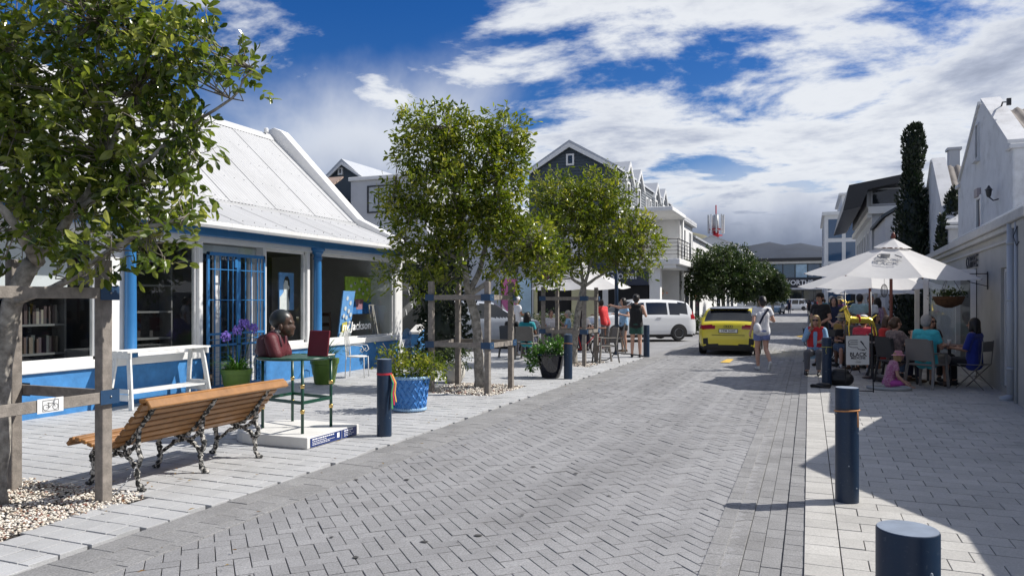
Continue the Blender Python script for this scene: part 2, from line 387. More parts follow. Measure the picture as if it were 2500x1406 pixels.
m_iron = mat('flaking_iron', (0.028, 0.03, 0.03), 0.75, col2=(0.50, 0.48, 0.44), var=0.3, vscale=34, bump=0.8, bscale=50, hard=(.50, .56))
m_black = mat('black_plastic', (0.012, 0.012, 0.013), 0.45)
m_rubber = mat('tyre_rubber', (0.018, 0.018, 0.019), 0.8)
m_chrome = mat('alloy', (0.72, 0.73, 0.75), 0.35)
m_gold = mat('brass', (0.85, 0.60, 0.22), 0.25, metal=1.0)
# ================================================================ ground
m_soil = mat('ground_asphalt', (0.16, 0.16, 0.16), 0.95, var=0.2, vscale=0.8)
m_joint = mat('paver_joint_sand', (0.036, 0.034, 0.032), 1.0, var=0.3, vscale=20)
m_road = mat('grey_paver', (0.245, 0.245, 0.25), 0.82, var=0.11, vscale=0.9, bump=0.5, bscale=120, rnd=0.075, dirt=0.24, fine=0.26, streak=0.13)
m_kerbp = mat('kerb_paver', (0.232, 0.231, 0.231), 0.85, var=0.14, vscale=2.2, bump=0.5, bscale=120, rnd=0.09, dirt=0.2, fine=0.26)
m_light = mat('pale_paver', (0.405, 0.41, 0.415), 0.85, var=0.09, vscale=1.5, bump=0.35, bscale=170, rnd=0.06, dirt=0.22, fine=0.10)
m_right = mat('buff_paver', (0.43, 0.42, 0.395), 0.85, var=0.09, vscale=1.5, bump=0.4, bscale=170, rnd=0.08, dirt=0.22, fine=0.14)
def sheet(name, pts, z, mt, kind='structure'):
    b = MB(); b.quad(*[(x, y, z) for x, y in pts]); o = b.build(name, mt, fix=False); o['kind'] = kind; return o
sheet('ground', [(-6000, -300), (6000, -300), (6000, 6000), (-6000, 6000)], -0.20, m_soil)
road = sheet('road', [(-4.3, -6), (0.0, -6), (0.0, 160), (-4.3, 160)], -0.055, m_joint)
def pavertemplate(l, w, h=0.05, ch=0.002):
    a, b = l / 2, w / 2
    v = [(-a, -b, -h), (a, -b, -h), (a, b, -h), (-a, b, -h), (-a, -b, -ch), (a, -b, -ch), (a, b, -ch), (-a, b, -ch),
         (-a + ch, -b + ch, 0), (a - ch, -b + ch, 0), (a - ch, b - ch, 0), (-a + ch, b - ch, 0)]
    f = [(0, 1, 5, 4), (1, 2, 6, 5), (2, 3, 7, 6), (3, 0, 4, 7), (4, 5, 9, 8), (5, 6, 10, 9), (6, 7, 11, 10), (7, 4, 8, 11), (8, 9, 10, 11)]
    return np.array(v, dtype=np.float32), np.array(f, dtype=np.int32)
def lay(parent, name, items, mt, nobj=300):
    """items: (x, y, z, angle, length, width); largest in the picture become own objects, the rest one piece of stuff"""
    sc = []
    for it in items:
        p = PROJ(it[0], it[1], it[2]); sc.append(p[2] if p and -60 < p[0] < 2560 and 600 < p[1] < 1440 else 1e9 + (p[2] if p else 500))
    order = np.argsort(np.array(sc)); meshes = {}; rest = []
    for k, i in enumerate(order):
        x, y, z, a, l, wd = items[i]
        if k < nobj and sc[i] < 1e8:
            key = (round(l, 3), round(wd, 3))
            if key not in meshes:
                v, f = pavertemplate(l, wd); meshes[key] = grid_mesh(name, v, f, mt)
            o = bpy.data.objects.new(name, meshes[key]); COL.objects.link(o); o.parent = parent
            o.location = (x, y, z); o.rotation_euler = (random.gauss(0, .003), random.gauss(0, .003), a)
        else: rest.append(items[i])
    if rest:
        VV, FF, RR = [], [], []; b = 0; cache = {}
        for x, y, z, a, l, wd in rest:
            key = (round(l, 3), round(wd, 3))
            if key not in cache: cache[key] = pavertemplate(l, wd)
            v, f = cache[key]; c_, s_ = math.cos(a), math.sin(a)
            tx, ty = random.gauss(0, .004), random.gauss(0, .004)
            q = np.empty_like(v); q[:, 0] = v[:, 0] * c_ - v[:, 1] * s_ + x; q[:, 1] = v[:, 0] * s_ + v[:, 1] * c_ + y; q[:, 2] = v[:, 2] + z + v[:, 0] * tx + v[:, 1] * ty
            VV.append(q); FF.append(f + b); b += len(v); RR += [random.random()] * len(f)
        o = link(name + '_field', grid_mesh(name + '_field', np.concatenate(VV), np.concatenate(FF), mt, RR), parent); o['kind'] = 'stuff'
# --- herringbone carriageway, laid at 45 degrees to the street
items = []; S = 0.1
XL, XR = -3.78, -0.52
for i in range(-420, 420):
    for j in range(-420, 420):
        k = (i - j) % 4
        if k == 0: cx, cy, a = (i + 1) * S, (j + .5) * S, 0
        elif k == 3: cx, cy, a = (i + .5) * S, (j + 1) * S, math.pi / 2     # upright brick
        else: continue
        x = (cx - cy) * .70711; y = (cx + cy) * .70711
        if XL - .06 < x - 0 < XR + .06 and 1.0 < y + 0 < 40:
            items.append((x, y, random.gauss(-.002, .0016), a + math.pi / 4, 0.1945, 0.0945))
lay(road, 'paver', items, m_road)
for x0, x1 in ((-.76, -.03), (-4.3, -3.6)): sheet('road_bedding', [(x0, 1), (x1, 1), (x1, 40), (x0, 40)], -.022, m_kerbp).parent = road
b = MB(); rs_ = random.Random(12)
for k in range(46):
    x = rs_.uniform(-4.2, -.7); y = rs_.uniform(2.5, 18) ; r_ = rs_.choice((.008, .010, .014, .02, .03)) * rs_.uniform(.7, 1.3); n_ = 9
    b.add([(x + r_ * rs_.uniform(.7, 1.2) * math.cos(2 * math.pi * q / n_), y + r_ * .8 * rs_.uniform(.7, 1.2) * math.sin(2 * math.pi * q / n_), .0062) for q in range(n_)], [tuple(range(n_))])
o = b.build('stain', mat('gum_stain', (.05, .05, .05), .9), road, fix=False); o['kind'] = 'stuff'
sheet('road_surface_far', [(-4.25, 40), (-0.02, 40), (-0.02, 160), (-4.25, 160)], -0.006, m_road).parent = road
# --- edging rows along both sides, kerb course and dished gutter on the right
items = []
def row(x, w, l, y0, y1, z, arr, off=0.0):
    y = y0 + off
    while y < y1: arr.append((x, y + l / 2, z + random.gauss(0, .001), math.pi / 2, l - .004, w - .004)); y += l
row(-4.20, .20, .30, 1.0, 21.0, .006, items); row(-4.00, .20, .20, 1.0, 21.2, .004, items, .1); row(-3.85, .10, .20, 1.0, 21.4, .005, items, .05)
row(-.55, .11, .20, 1.0, 40, .005, items); row(-.44, .11, .20, 1.0, 40, -.004, items, .07); row(-.33, .11, .20, 1.0, 40, -.014, items, .02)
row(-.215, .12, .20, 1.0, 40, -.010, items, .12); row(-.09, .125, .11, 1.0, 40, .002, items)
lay(road, 'edging_paver', items, m_kerbp, 300)
# --- left pavement
lp = sheet('left_pavement', [(-12.0, -6), (-4.31, -6), (-4.31, 20.6), (-4.55, 21.6), (-5.2, 22.3), (-6.2, 22.6), (-12.0, 22.6)], -0.03, m_joint)
PITS = [(-6.55, -5.02, 2.85, 4.52), (-6.4, -4.93, 11.3, 12.95), (-6.35, -4.95, 17.2, 18.8)]
items = []
def inpit(x, y, p): return p[0] < x < p[1] and p[2] < y < p[3]
y = 1.0
while y < 22.5:
    off = random.choice((0, 0, .1, .05)); x = -4.305 - off * .5
    first = True
    while x > -9.75:
        l = .2 if not (first and off) else .1
        l = random.choice((.2, .2, .2, .2, .1)) if random.random() < .12 else l
        cx_ = x - l / 2; first = False
        okk = not any(inpit(cx_, y + .1, p) for p in PITS)
        lim = -4.3 if y < 20.4 else -4.3 - max(0, (y - 20.4)) ** 2 * .55
        if okk and cx_ + l / 2 < lim + .02: items.append((cx_, y + .1, .012 + random.gauss(0, .0012), 0, l - .011, .2 - .011))
        x -= l
    y += .2025
lay(lp, 'paver', items, m_light)
# corner kerb of the side street
items = []
for k in range(40):
    t = k / 39; a = t * math.pi / 2
    x = -6.2 + 1.95 * math.cos(a) ** .8 if False else -6.25 + 2.0 * math.cos(a); y = 20.7 + 1.95 * math.sin(a)
    items.append((x, y, .008, math.atan2(1.95 * math.cos(a), -2.0 * math.sin(a)), .105, .19))
for k in range(40): items.append((-6.35 - k * .2, 22.68, .008, 0, .195, .19))
lay(lp, 'kerb_paver', items, m_kerbp, 60)
ss = sheet('side_street', [(-60, 20.3), (-4.3, 20.3), (-4.3, 37.5), (-60, 37.5)], -0.045, m_road)
# --- right pavement
rp = sheet('right_pavement', [(-.02, -6), (14, -6), (14, 60), (-.02, 60)], -0.03, m_joint)
items = []
y = 1.0; q = 0
while y < 34:
    items.append((.0775, y + .1, .014 + random.gauss(0, .001), 0, .2085, .2 - .006))
    x = .185 - (.15 if q % 2 else 0)
    while x < 3.4:
        x0 = max(x, .185); l = x + .3 - x0
        if l > .06: items.append((x0 + l / 2, y + .1, .016 + random.gauss(0, .0015), 0, l - .006, .2 - .007))
        x += .3
    y += .2; q += 1
lay(rp, 'paver', items, m_right)
far = sheet('left_pavement_far', [(-9.5, 37.5), (-4.31, 37.5), (-4.31, 120), (-9.5, 120)], 0.01, m_light)
# faded yellow lane marking and old stains on the carriageway
m_yel = mat('faded_yellow_paint', (0.62, 0.40, 0.07), 0.8, var=0.3, vscale=25)
for nm, pts in (('lane_marking', [(1758, 884), (1775, 876), (1792, 876), (1781, 885)]), ('lane_marking', [(1944, 821), (1968, 815), (1988, 816), (1975, 824)])):
    b = MB(); b.quad(*[tuple(G(px, py, .012)) for px, py in pts]); o = b.build(nm, m_yel, road, fix=False)
# --- pebbles in the three tree pits
def gravel(p, n, label, rmin, rmax):
    base = MB(); t = (1 + 5 ** .5) / 2
    ico = np.array([(-1, t, 0), (1, t, 0), (-1, -t, 0), (1, -t, 0), (0, -1, t), (0, 1, t), (0, -1, -t), (0, 1, -t), (t, 0, -1), (t, 0, 1), (-t, 0, -1), (-t, 0, 1)]) / 1.902
    fc = np.array([(0,11,5),(0,5,1),(0,1,7),(0,7,10),(0,10,11),(1,5,9),(5,11,4),(11,10,2),(10,7,6),(7,1,8),(3,9,4),(3,4,2),(3,2,6),(3,6,8),(3,8,9),(4,9,5),(2,4,11),(6,2,10),(8,6,7),(9,8,1)])
    r = RNG.uniform(rmin, rmax, n) ; c = np.stack([RNG.uniform(p[0], p[1], n), RNG.uniform(p[2], p[3], n), np.zeros(n)], 1)
    spill = RNG.random(n) < .04; c[spill, :2] += RNG.normal(0, .06, (spill.sum(), 2))
    c[:, 2] = RNG.uniform(-.012, .02, n) + .014 * np.sin(c[:, 0] * 3) * np.cos(c[:, 1] * 2.5)
    sc = np.stack([r * RNG.uniform(.8, 1.5, n), r * RNG.uniform(.6, 1.0, n), r * RNG.uniform(.4, .75, n)], 1)
    a = RNG.uniform(0, 6.28, n); jit = RNG.uniform(.75, 1.15, (n, 12, 1))
    q = ico[None] * jit * sc[:, None, :]
    X = q[:, :, 0] * np.cos(a)[:, None] - q[:, :, 1] * np.sin(a)[:, None]; Y = q[:, :, 0] * np.sin(a)[:, None] + q[:, :, 1] * np.cos(a)[:, None]
    tl = RNG.normal(0, .35, (n, 1)); Z = q[:, :, 2] + X * tl
    P = np.stack([X, Y, Z], 2) + c[:, None, :]
    F = (fc[None] + (np.arange(n) * 12)[:, None, None]).reshape(-1, 3)
    o = link('gravel', grid_mesh('gravel', P.reshape(-1, 3), F, m_peb, np.repeat(RNG.random(n), 20), smooth=True)); tag(o, label, 'gravel', kind='stuff')
    b = MB(); b.box(p[0], p[2], -.06, p[1], p[3], -.012); b.build('bedding', m_joint, o)
m_peb = leafmat('pebbles', [(0, (.52, .45, .36)), (.25, (.72, .67, .58)), (.5, (.58, .53, .46)), (.74, (.80, .77, .71)), (.86, (.34, .25, .18)), (.9, (.22, .07, .04)), (1, (.20, .18, .16))], trans=0.0, rough=0.6)
gravel(PITS[0], 7500, 'cream and brown pebbles around the tree trunk beside the slatted bench', .007, .017)
gravel(PITS[1], 1800, 'cream pebbles around the tree beside the blue basket planter', .012, .028)
gravel(PITS[2], 1200, 'cream pebbles around the tree beside the cafe umbrella pole', .014, .03)
# --- fallen leaves
nf_ = 130; Cx = np.stack([RNG.uniform(-8.5, -3.2, nf_), RNG.uniform(2.5, 15, nf_), np.full(nf_, .026)], 1); Cx[:45, 0] = RNG.normal(-5.6, .5, 45); Cx[:45, 1] = RNG.normal(3.9, .8, 45)
ang_ = RNG.uniform(0, 6.28, nf_); ln_ = RNG.uniform(.03, .06, nf_); VV_, FF_ = [], []
for i in range(nf_):
    d_ = np.array([math.cos(ang_[i]), math.sin(ang_[i]), .12]); s__ = np.array([-d_[1], d_[0], 0]); l_ = ln_[i]; k_ = len(VV_)
    VV_ += [Cx[i], Cx[i] + d_ * l_ * .5 + s__ * l_ * .2 + np.array([0, 0, .006]), Cx[i] + d_ * l_, Cx[i] + d_ * l_ * .5 - s__ * l_ * .2 + np.array([0, 0, .004])]; FF_.append((k_, k_ + 1, k_ + 2, k_ + 3))
o = link('fallen_leaves', grid_mesh('fallen_leaves', VV_, FF_, leafmat('dry_leaf', [(0, (.10, .045, .015)), (.5, (.20, .11, .03)), (1, (.28, .20, .07))], .1, .6), RNG.random(nf_))); tag(o, 'dry brown fallen leaves scattered on pavement and gravel', 'leaves', kind='stuff')
# --- hills
def hill(name, label_, xs, prof, y0, depth, mt):
    n = len(prof); nx = 90; ny = 26; V = []; F = []
    xa = np.linspace(xs[0], xs[1], nx); hp = np.interp(xa, [p[0] for p in prof], [p[1] for p in prof])
    rr = np.random.default_rng(3)
    ph = rr.uniform(0, 6.28, 12)
    for j in range(ny):
        t = j / (ny - 1)
        for i in range(nx):
            f = math.sin(min(1, t * 1.0) * math.pi / 2) ** .8 if t <= 1 else 1
            z = hp[i] * f * (1 + .05 * math.sin(xa[i] * .013 + ph[0] + t * 3) + .03 * math.sin(xa[i] * .04 + ph[1] - t * 7))
            V.append((xa[i], y0 + depth * t, z - 2))
    for j in range(ny - 1):
        for i in range(nx - 1): F.append((j * nx + i, j * nx + i + 1, (j + 1) * nx + i + 1, (j + 1) * nx + i))
    o = link(name, grid_mesh(name, V, F, mt, smooth=True)); o['kind'] = 'structure'
m_fyn = mat('fynbos_slope', (0.12, 0.115, 0.075), 0.95, var=0.35, vscale=.02, bump=0.6, bscale=.3)
m_mtn = mat('hazed_shaded_rock', (0.022, 0.032, 0.052), 0.95, var=0.25, vscale=.008)  # cloud shadow and blue haze are painted into the rock colour
hill('hill', '', (-900, 500), [(-900, 95), (-560, 108), (-330, 112), (-225, 112), (-150, 98), (-70, 60), (40, 40), (500, 40)], 820, 340, m_fyn)
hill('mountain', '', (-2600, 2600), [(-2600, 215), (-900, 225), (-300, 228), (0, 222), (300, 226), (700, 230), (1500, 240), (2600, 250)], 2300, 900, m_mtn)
# ================================================================ blue and white gallery
WX = -9.7                       # shop front plane
gal = thing('gallery_shop', 'low white and blue art gallery with white corrugated roof and shop windows', 'building', (WX, 11, 0))
def gp(name, b, mt, parent=None, smooth=False):       # world-coordinate part of the gallery
    o = b.build(name, mt, parent or gal, smooth)
    o.location = (-WX, -11, 0) if parent is None else (0, 0, 0); return o
GY0, GY1 = 1.5, 16.35
Z_SILL, Z_HEAD = 0.72, 2.62
b = MB(); b.box(WX - .32, GY0, -.05, WX, 9.83, .62, bev=.012); b.box(WX - .32, 11.40, -.05, WX, GY1 - .002, .62, bev=.012); gp('plinth_wall', b, m_blue)
b = MB(); b.box(WX - .30, GY0, .62, WX + .05, 9.82, .745, bev=.012); b.box(WX - .30, 11.41, .62, WX + .05, GY1 - .004, .745, bev=.012); gp('window_sill', b, m_wpaint)
b = MB(); b.box(WX - .30, GY0, Z_HEAD, WX - .003, GY1 - .006, 2.80, bev=.006); gp('lintel', b, m_wpaint)
b = MB(); b.box(WX - .004, GY0, 2.72, WX + .17, GY1 - .01, 2.90, bev=.008); gp('fascia', b, m_bluetrim)
# window posts
for y, wd in ((5.15, .12), (7.88, .16), (8.22, .46), (9.79, .09), (11.40, .10), (12.74, .09), (13.12, .10), (16.28, .12)):
    b = MB(); b.box(WX - .20, y - wd / 2, .746, WX - .02, y + wd / 2, Z_HEAD - .001, bev=.008); gp('window_post', b, m_wpaint)
# small cover strips + panes
wins = [(3.0, 5.09), (5.21, 7.80), (8.47, 9.74), (11.46, 12.69), (13.18, 16.21)]
for y0, y1 in wins:
    b = MB(); b.quad((WX - .107, y0, .75), (WX - .107, y1, .75), (WX - .107, y1, Z_HEAD - .003), (WX - .107, y0, Z_HEAD - .003)); pane = gp('shop_window', b, m_glass)
    b = MB()
    for a0, a1, c0, c1 in ((y0, y0 + .035, .75, Z_HEAD), (y1 - .035, y1, .75, Z_HEAD), (y0, y1, .748, .79), (y0, y1, Z_HEAD - .05, Z_HEAD - .002)):
        b.box(WX - .14, a0, c0, WX - .08, a1, c1)
    b.build('frame', m_wpaint, pane)
# round blue columns
for y in (8.30, 12.94):
    b = MB(); b.lathe([(.105, .74), (.105, .80), (.088, .83), (.085, 1.5), (.078, 2.46), (.078, 2.47), (.10, 2.485), (.10, 2.50), (.085, 2.52), (.082, 2.58), (.12, 2.62), (.12, 2.65), (.155, 2.67), (.155, 2.719)], 20, (WX + .055, y, 0)); gp('column', b, m_bluetrim, smooth=35)
# roof: corrugated sheets in two pitches
def corr(y0, y1, x0, z0, x1, z1, amp=.017, pitch=.10, dz=0.0):
    n = max(2, int((y1 - y0) / pitch * 4)); V = []; F = []
    nx, nz = -(z1 - z0), (x1 - x0); l = math.hypot(nx, nz); nx, nz = nx / l, nz / l
    if nz < 0: nx, nz = -nx, -nz
    for k in range(n + 1):
        y = y0 + (y1 - y0) * k / n; a = amp * math.sin(2 * math.pi * y / pitch) + dz
        V += [(x0 + nx * a, y, z0 + nz * a), (x1 + nx * a, y, z1 + nz * a)]
    F = [(2 * k, 2 * k + 1, 2 * k + 3, 2 * k + 2) for k in range(n)]
    return V, F
ys = np.arange(GY0 - .2, GY1 - .05, .70); sheets = [(a, min(a + .735, GY1 - .04)) for a in ys]
EX, EZ, BX, BZ, RX, RZ = WX + .42, 2.93, -11.0, 3.60, -13.62, 6.05
for k, (y0, y1) in enumerate(sheets):
    V, F = corr(y0, y1, BX + .06, BZ + .015, RX, RZ, dz=.008 * (k % 2) + .010)
    o = link('roof_sheet', grid_mesh('roof_sheet', V, F, m_steelroof, smooth=True), gal); o.location = (-WX, -11, 0)
    V, F = corr(y0, y1, EX, EZ, BX - .04, BZ + .012, dz=.008 * (k % 2))
    o = link('roof_sheet', grid_mesh('roof_sheet', V, F, m_steelroof, smooth=True), gal); o.location = (-WX, -11, 0)
b = MB(); b.quad((BX + .08, GY0, BZ - .03), (BX + .08, GY1 - .1, BZ - .03), (RX, GY1 - .1, RZ - .03), (RX, GY0, RZ - .03)); b.quad((EX - .02, GY0, EZ - .03), (EX - .02, GY1 - .1, EZ - .03), (BX - .04, GY1 - .1, BZ - .02), (BX - .04, GY0, BZ - .02)); b.prism([(BX + .14, GY0, BZ - .06), (BX + .14, GY0, BZ - .005), (BX + .02, GY0, BZ + .035), (BX - .05, GY0, BZ + .035), (BX - .05, GY0, BZ - .06)], (0, GY1 - GY0 - .1, 0)); gp('roof_underlay', b, m_steelroof)
b = MB(); b.prism([(RX + .16, GY0, RZ - .10), (RX + .14, GY0, RZ - .05), (RX, GY0, RZ + .09), (RX - .14, GY0, RZ - .05), (RX - .16, GY0, RZ - .10)], (0, GY1 - GY0, 0)); gp('ridge_cap', b, m_steelroof)
b = MB(); b.quad((RX, GY0, RZ), (RX, GY1, RZ), (RX - 3.2, GY1, 2.9), (RX - 3.2, GY0, 2.9)); gp('rear_roof', b, m_steelroof)
b = MB()
for k in range(40):
    for f in (.04, .27, .5, .73, .95):
        y = 4.6 + k * .3; b.ball((BX + .06 + (RX - BX - .06) * f, y, BZ + .040 + (RZ - BZ - .015) * f), .010, 5, 3)
    for f in (.15, .8): b.ball((EX + (BX - EX) * f, 4.6 + k * .3, EZ + .022 + (BZ - EZ) * f), .013, 5, 3)
o = gp('roof_screws', b, mat('galvanised_screw', (.36, .36, .37), .5)); o['kind'] = 'stuff'
# gutter with brackets
b = MB(); prof = [(.0, .065), (.0, -.02), (.03, -.05), (.075, -.05), (.10, -.01), (.10, .045), (.112, .045), (.112, -.02), (.085, -.062), (.02, -.062), (-.01, -.03), (-.01, .065)]
b.prism([(EX - .025 + u, GY0 - .1, EZ - .045 + z) for u, z in prof], (0, GY1 + .02 - GY0, 0)); gp('gutter', b, m_wpaint)
for y in np.arange(2.6, 16.2, .92):
    b = MB(); b.prism([(EX - .03 + u * 1.07, y, EZ - .046 + z * 1.08) for u, z in prof], (0, .035, 0)); gp('gutter_bracket', b, m_wpaint)
# end parapet with kicked foot
out_ = [(EX - .10, 2.70), (EX - .10, 3.02), (-9.72, 3.20), (-10.85, 3.74), (-13.30, 6.22), (-13.55, 6.33), (-13.85, 6.25), (-17.0, 3.1), (-17.0, 0), (WX - .01, 0), (WX - .01, 2.70)]
b = MB(); b.prism([(x, GY1 - .12, z) for x, z in out_], (0, .34, 0)); o = gp('gable_parapet', b, m_white)
bv = o.modifiers.new('b', 'BEVEL'); bv.width = .03; bv.segments = 2; bv.limit_method = 'ANGLE'
b = MB(); b.box(-13.62, 15.9, 6.12, -13.5, 16.0, 6.26, bev=.03); gp('ridge_finial', b, m_wpaint)
# rear and near walls, floor, ceiling of the shop
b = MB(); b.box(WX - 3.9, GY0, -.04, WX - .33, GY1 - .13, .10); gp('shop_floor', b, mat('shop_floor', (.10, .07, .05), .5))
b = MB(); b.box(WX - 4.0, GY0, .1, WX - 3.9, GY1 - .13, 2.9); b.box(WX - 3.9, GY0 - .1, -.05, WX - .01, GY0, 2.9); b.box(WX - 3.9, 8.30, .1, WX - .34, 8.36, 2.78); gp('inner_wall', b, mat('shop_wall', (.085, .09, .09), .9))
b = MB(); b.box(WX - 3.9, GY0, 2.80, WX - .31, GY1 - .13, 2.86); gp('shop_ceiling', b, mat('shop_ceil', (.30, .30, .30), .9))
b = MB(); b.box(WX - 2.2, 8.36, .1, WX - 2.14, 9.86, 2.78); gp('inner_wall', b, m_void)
# white roller blinds behind the book window
b = MB(); b.box(WX - .30, 5.3, 1.78, WX - .29, 7.52, 2.58); gp('window_blind', b, mat('blind_fabric', (.62, .63, .63), .9))
# door opening: white surround, inner glazed door, blue security gate
b = MB(); b.box(WX - .28, 9.836, -.04, WX + .14, 11.396, .06, bev=.01); gp('door_step', b, mat('step_stone', (.34, .33, .31), .85, var=.1))
b = MB(); b.box(WX - .27, 9.84, 2.44, WX - .2, 11.35, 2.60); b.box(WX - .27, 11.18, .06, WX - .2, 11.35, 2.44); b.box(WX - .27, 10.30, .06, WX - .2, 10.42, 2.44); b.box(WX - .27, 10.42, .06, WX - .2, 11.18, .5); gp('door_surround', b, m_wpaint)
b = MB(); b.box(WX - .16, 9.84, 2.30, WX - .152, 11.3, 2.60); tr = gp('transom_pane', b, m_glass)
text('lettering', 'ny Jackson', .17, mat('faded_white_lettering', (.62, .65, .66), .7), tr, (WX - .14, 10.50, 2.40), (0, 1, 0), shear=.25, extrude=.001)
b = MB(); b.box(WX - .24, 10.44, .5, WX - .232, 11.16, 2.42); gp('door_pane', b, m_glass)
gate = MB(); X0, X1 = WX + .005, WX + .04
for y0, y1, z0, z1 in ((9.88, 9.93, .06, 2.46), (11.30, 11.345, .06, 2.46), (10.585, 10.63, .06, 2.40), (10.635, 10.68, .06, 2.40), (9.88, 11.345, 2.40, 2.46), (9.93, 11.30, .07, .12), (9.93, 11.30, .80, .84), (9.93, 11.30, 1.0, 1.04)): gate.box(X0, y0, z0, X1, y1, z1, bev=.004)
gt = gp('security_gate', gate, m_bluetrim)
for y in (10.06, 10.19, 10.38, 10.50, 10.82, 10.97, 11.14, 11.22):
    b = MB(); b.box(WX + .014, y - .009, .12, WX + .030, y + .009, 2.40); b.build('bar', m_bluetrim, gt)
for z in (1.62, 2.16, .92):
    b = MB(); b.box(WX + .012, 9.93, z - .008, WX + .033, 11.30, z + .008); b.build('bar', m_bluetrim, gt)
for k in range(7):
    b = MB(); b.box(WX + .018, 9.93, .18 + k * .085, WX + .026, 11.30, .186 + k * .085); b.build('mesh_wire', m_bluetrim, gt)
b = MB(); b.box(WX + .03, 10.52, 2.20, WX + .06, 10.585, 2.36, bev=.006); b.build('lock_plate', m_bluetrim, gt)
# hand lettered name on the big window, block letters on the side window
m_letter = mat('white_window_lettering', (.85, .85, .84), .6)
text('lettering', 'ny Jackson', .27, m_letter, gal, (WX - .098 - WX, VX(880, 795, WX).y - 11, VX(880, 796, WX).z), (0, 1, .02), shear=.2, extrude=.001, offset=.004)
# annex beyond the parapet: shop window with block letters
b = MB(); b.box(WX - .30, GY1 + .23, 0, WX - .05, 19.6, .6); b.box(WX - .3, GY1 + .23, 2.6, WX - .05, 19.6, 3.0); b.box(WX - .3, 18.2, .6, WX - .05, 19.6, 2.6); b.box(WX - 4, 19.4, 0, WX - .3, 19.6, 3.0); gp('annex_wall', b, m_white)
b = MB(); b.box(WX - .3, GY1 + .24, .60, WX - .28, 18.2, 2.6); gp('annex_window', b, mat('dim_window', (.03, .032, .032), .08, spec=.7))
for ch, y, z in (('R', 16.78, 1.35), ('Y', 16.78, 1.10), ('E', 16.78, 1.60), ('L', 16.78, 1.85)):
    text('lettering', ch, .26, m_letter, gal, (WX - .272 - WX, y - 11, z), (0, 1, 0), extrude=.001, offset=.003)
for ch, y, z in (('1', 17.2, 1.32), ('9', 17.5, 1.50), ('9', 17.8, 1.68), ('Y', 17.35, 1.85)):
    text('lettering', ch, .30, mat('grey_window_lettering', (.45, .46, .46), .7), gal, (WX - .272 - WX, y - 11, z), (0, 1, .3), extrude=.001)
# sloping blue side wall with white coping and small rounded blue gate
b = MB(); b.prism([(WX + .05, 16.9, 0), (WX + .05, 16.9, .75), (WX + .05, 18.7, 1.62), (WX + .05, 18.7, 0)], (.22, 0, 0)); gp('stair_wall', b, m_blue)
b = MB(); b.prism([(WX + .02, 16.85, .74), (WX + .02, 16.85, .80), (WX + .02, 18.75, 1.72), (WX + .02, 18.75, 1.64)], (.30, 0, 0)); gp('stair_coping', b, m_white)
# ---------------------------------------------------------------- things in the windows
def easelpic(name, label, loc, w_, h_, rz, tilt, paint):
    t = thing(name, label, 'painting', loc, rz)
    b = MB(); b.box(-w_ / 2, 0, 0, w_ / 2, .03, h_); c = b.build('canvas', paint[0], t); c.rotation_euler.x = tilt
    lay_ = 0
    for nm, mt, polys in paint[1]:
        for k, poly in enumerate(polys):
            lay_ += 1; b = MB(); b.prism([(x * w_, -.002 - .0034 * lay_, z * h_) for x, z in poly], (0, .003, 0)); b.build(nm, mt, c, fix=True)
    return t
def disc(cx, cz, r, n=14, sx=1, sz=1): return [(cx + r * sx * math.cos(2 * math.pi * k / n), cz + r * sz * math.sin(2 * math.pi * k / n)) for k in range(n)]
p_sky = mat('canvas_light_blue', (.17, .40, .78), .7, var=.1, vscale=12); p_wh = mat('canvas_white', (.78, .78, .76), .7, var=.08, vscale=14); p_bk = mat('canvas_black', (.02, .02, .022), .7)
p_gn = mat('canvas_green', (.42, .62, .07), .7, var=.35, vscale=14); p_bl = mat('canvas_blue', (.04, .20, .55), .7, var=.3, vscale=12); p_pk = mat('canvas_mauve', (.42, .20, .25), .7, var=.2, vscale=20); p_ye = mat('canvas_yellow', (.72, .60, .10), .7, var=.15, vscale=16)
easelpic('portrait_painting', 'painting of a dark haired woman in white on light blue, hung in gallery window', (WX - .40, VX(700, 700, WX - .40).y, VX(700, 757, WX - .40).z), .46, .78, R(90), 0, (p_sky, [
    ('hair', p_bk, [[(-.22, .62), (-.18, .80), (-.08, .90), (.08, .90), (.18, .80), (.22, .55), (.20, .30), (.12, .16), (.08, .30), (.10, .60), (.02, .66), (-.10, .60)]]),
    ('figure', p_wh, [[(-.5, 0), (-.5, .34), (-.30, .44), (-.22, .50), (-.24, .66), (-.14, .80), (.04, .78), (.09, .60), (.06, .40), (.16, .18), (.16, 0)], disc(.06, .60, .10, 12, 1, .6)])]))
easelpic('flower_painting', 'square green and blue painting of flowers in a mauve pot inside window', (WX - .75, VX(876, 700, WX - .75).y, VX(876, 766, WX - .75).z), 1.15, .92, R(90), 0, (p_gn, [
    ('table', p_bl, [[(-.5, 0), (-.5, .22), (-.3, .36), (-.1, .34), (.1, .36), (.35, .28), (.5, .34), (.5, 0)]]),
    ('pot', p_pk, [[(-.10, .12), (-.15, .40), (.18, .40), (.12, .12)]]),
    ('flower', p_wh, [disc(x, z, .045, 8) for x, z in ((-.3, .75), (-.16, .82), (.0, .66), (.22, .84), (.3, .66), (.06, .88), (-.36, .55), (.12, .55), (-.2, .6))]),
    ('bud', p_bk, [disc(x, z, .022, 6) for x, z in ((-.18, .83), (.03, .68), (.23, .8), (-.34, .56), (.1, .6))]),
    ('leaf', p_bl, [[(-.42, .28), (-.3, .52), (-.2, .5), (-.3, .34)], [(.22, .30), (.34, .48), (.38, .40)]])]))
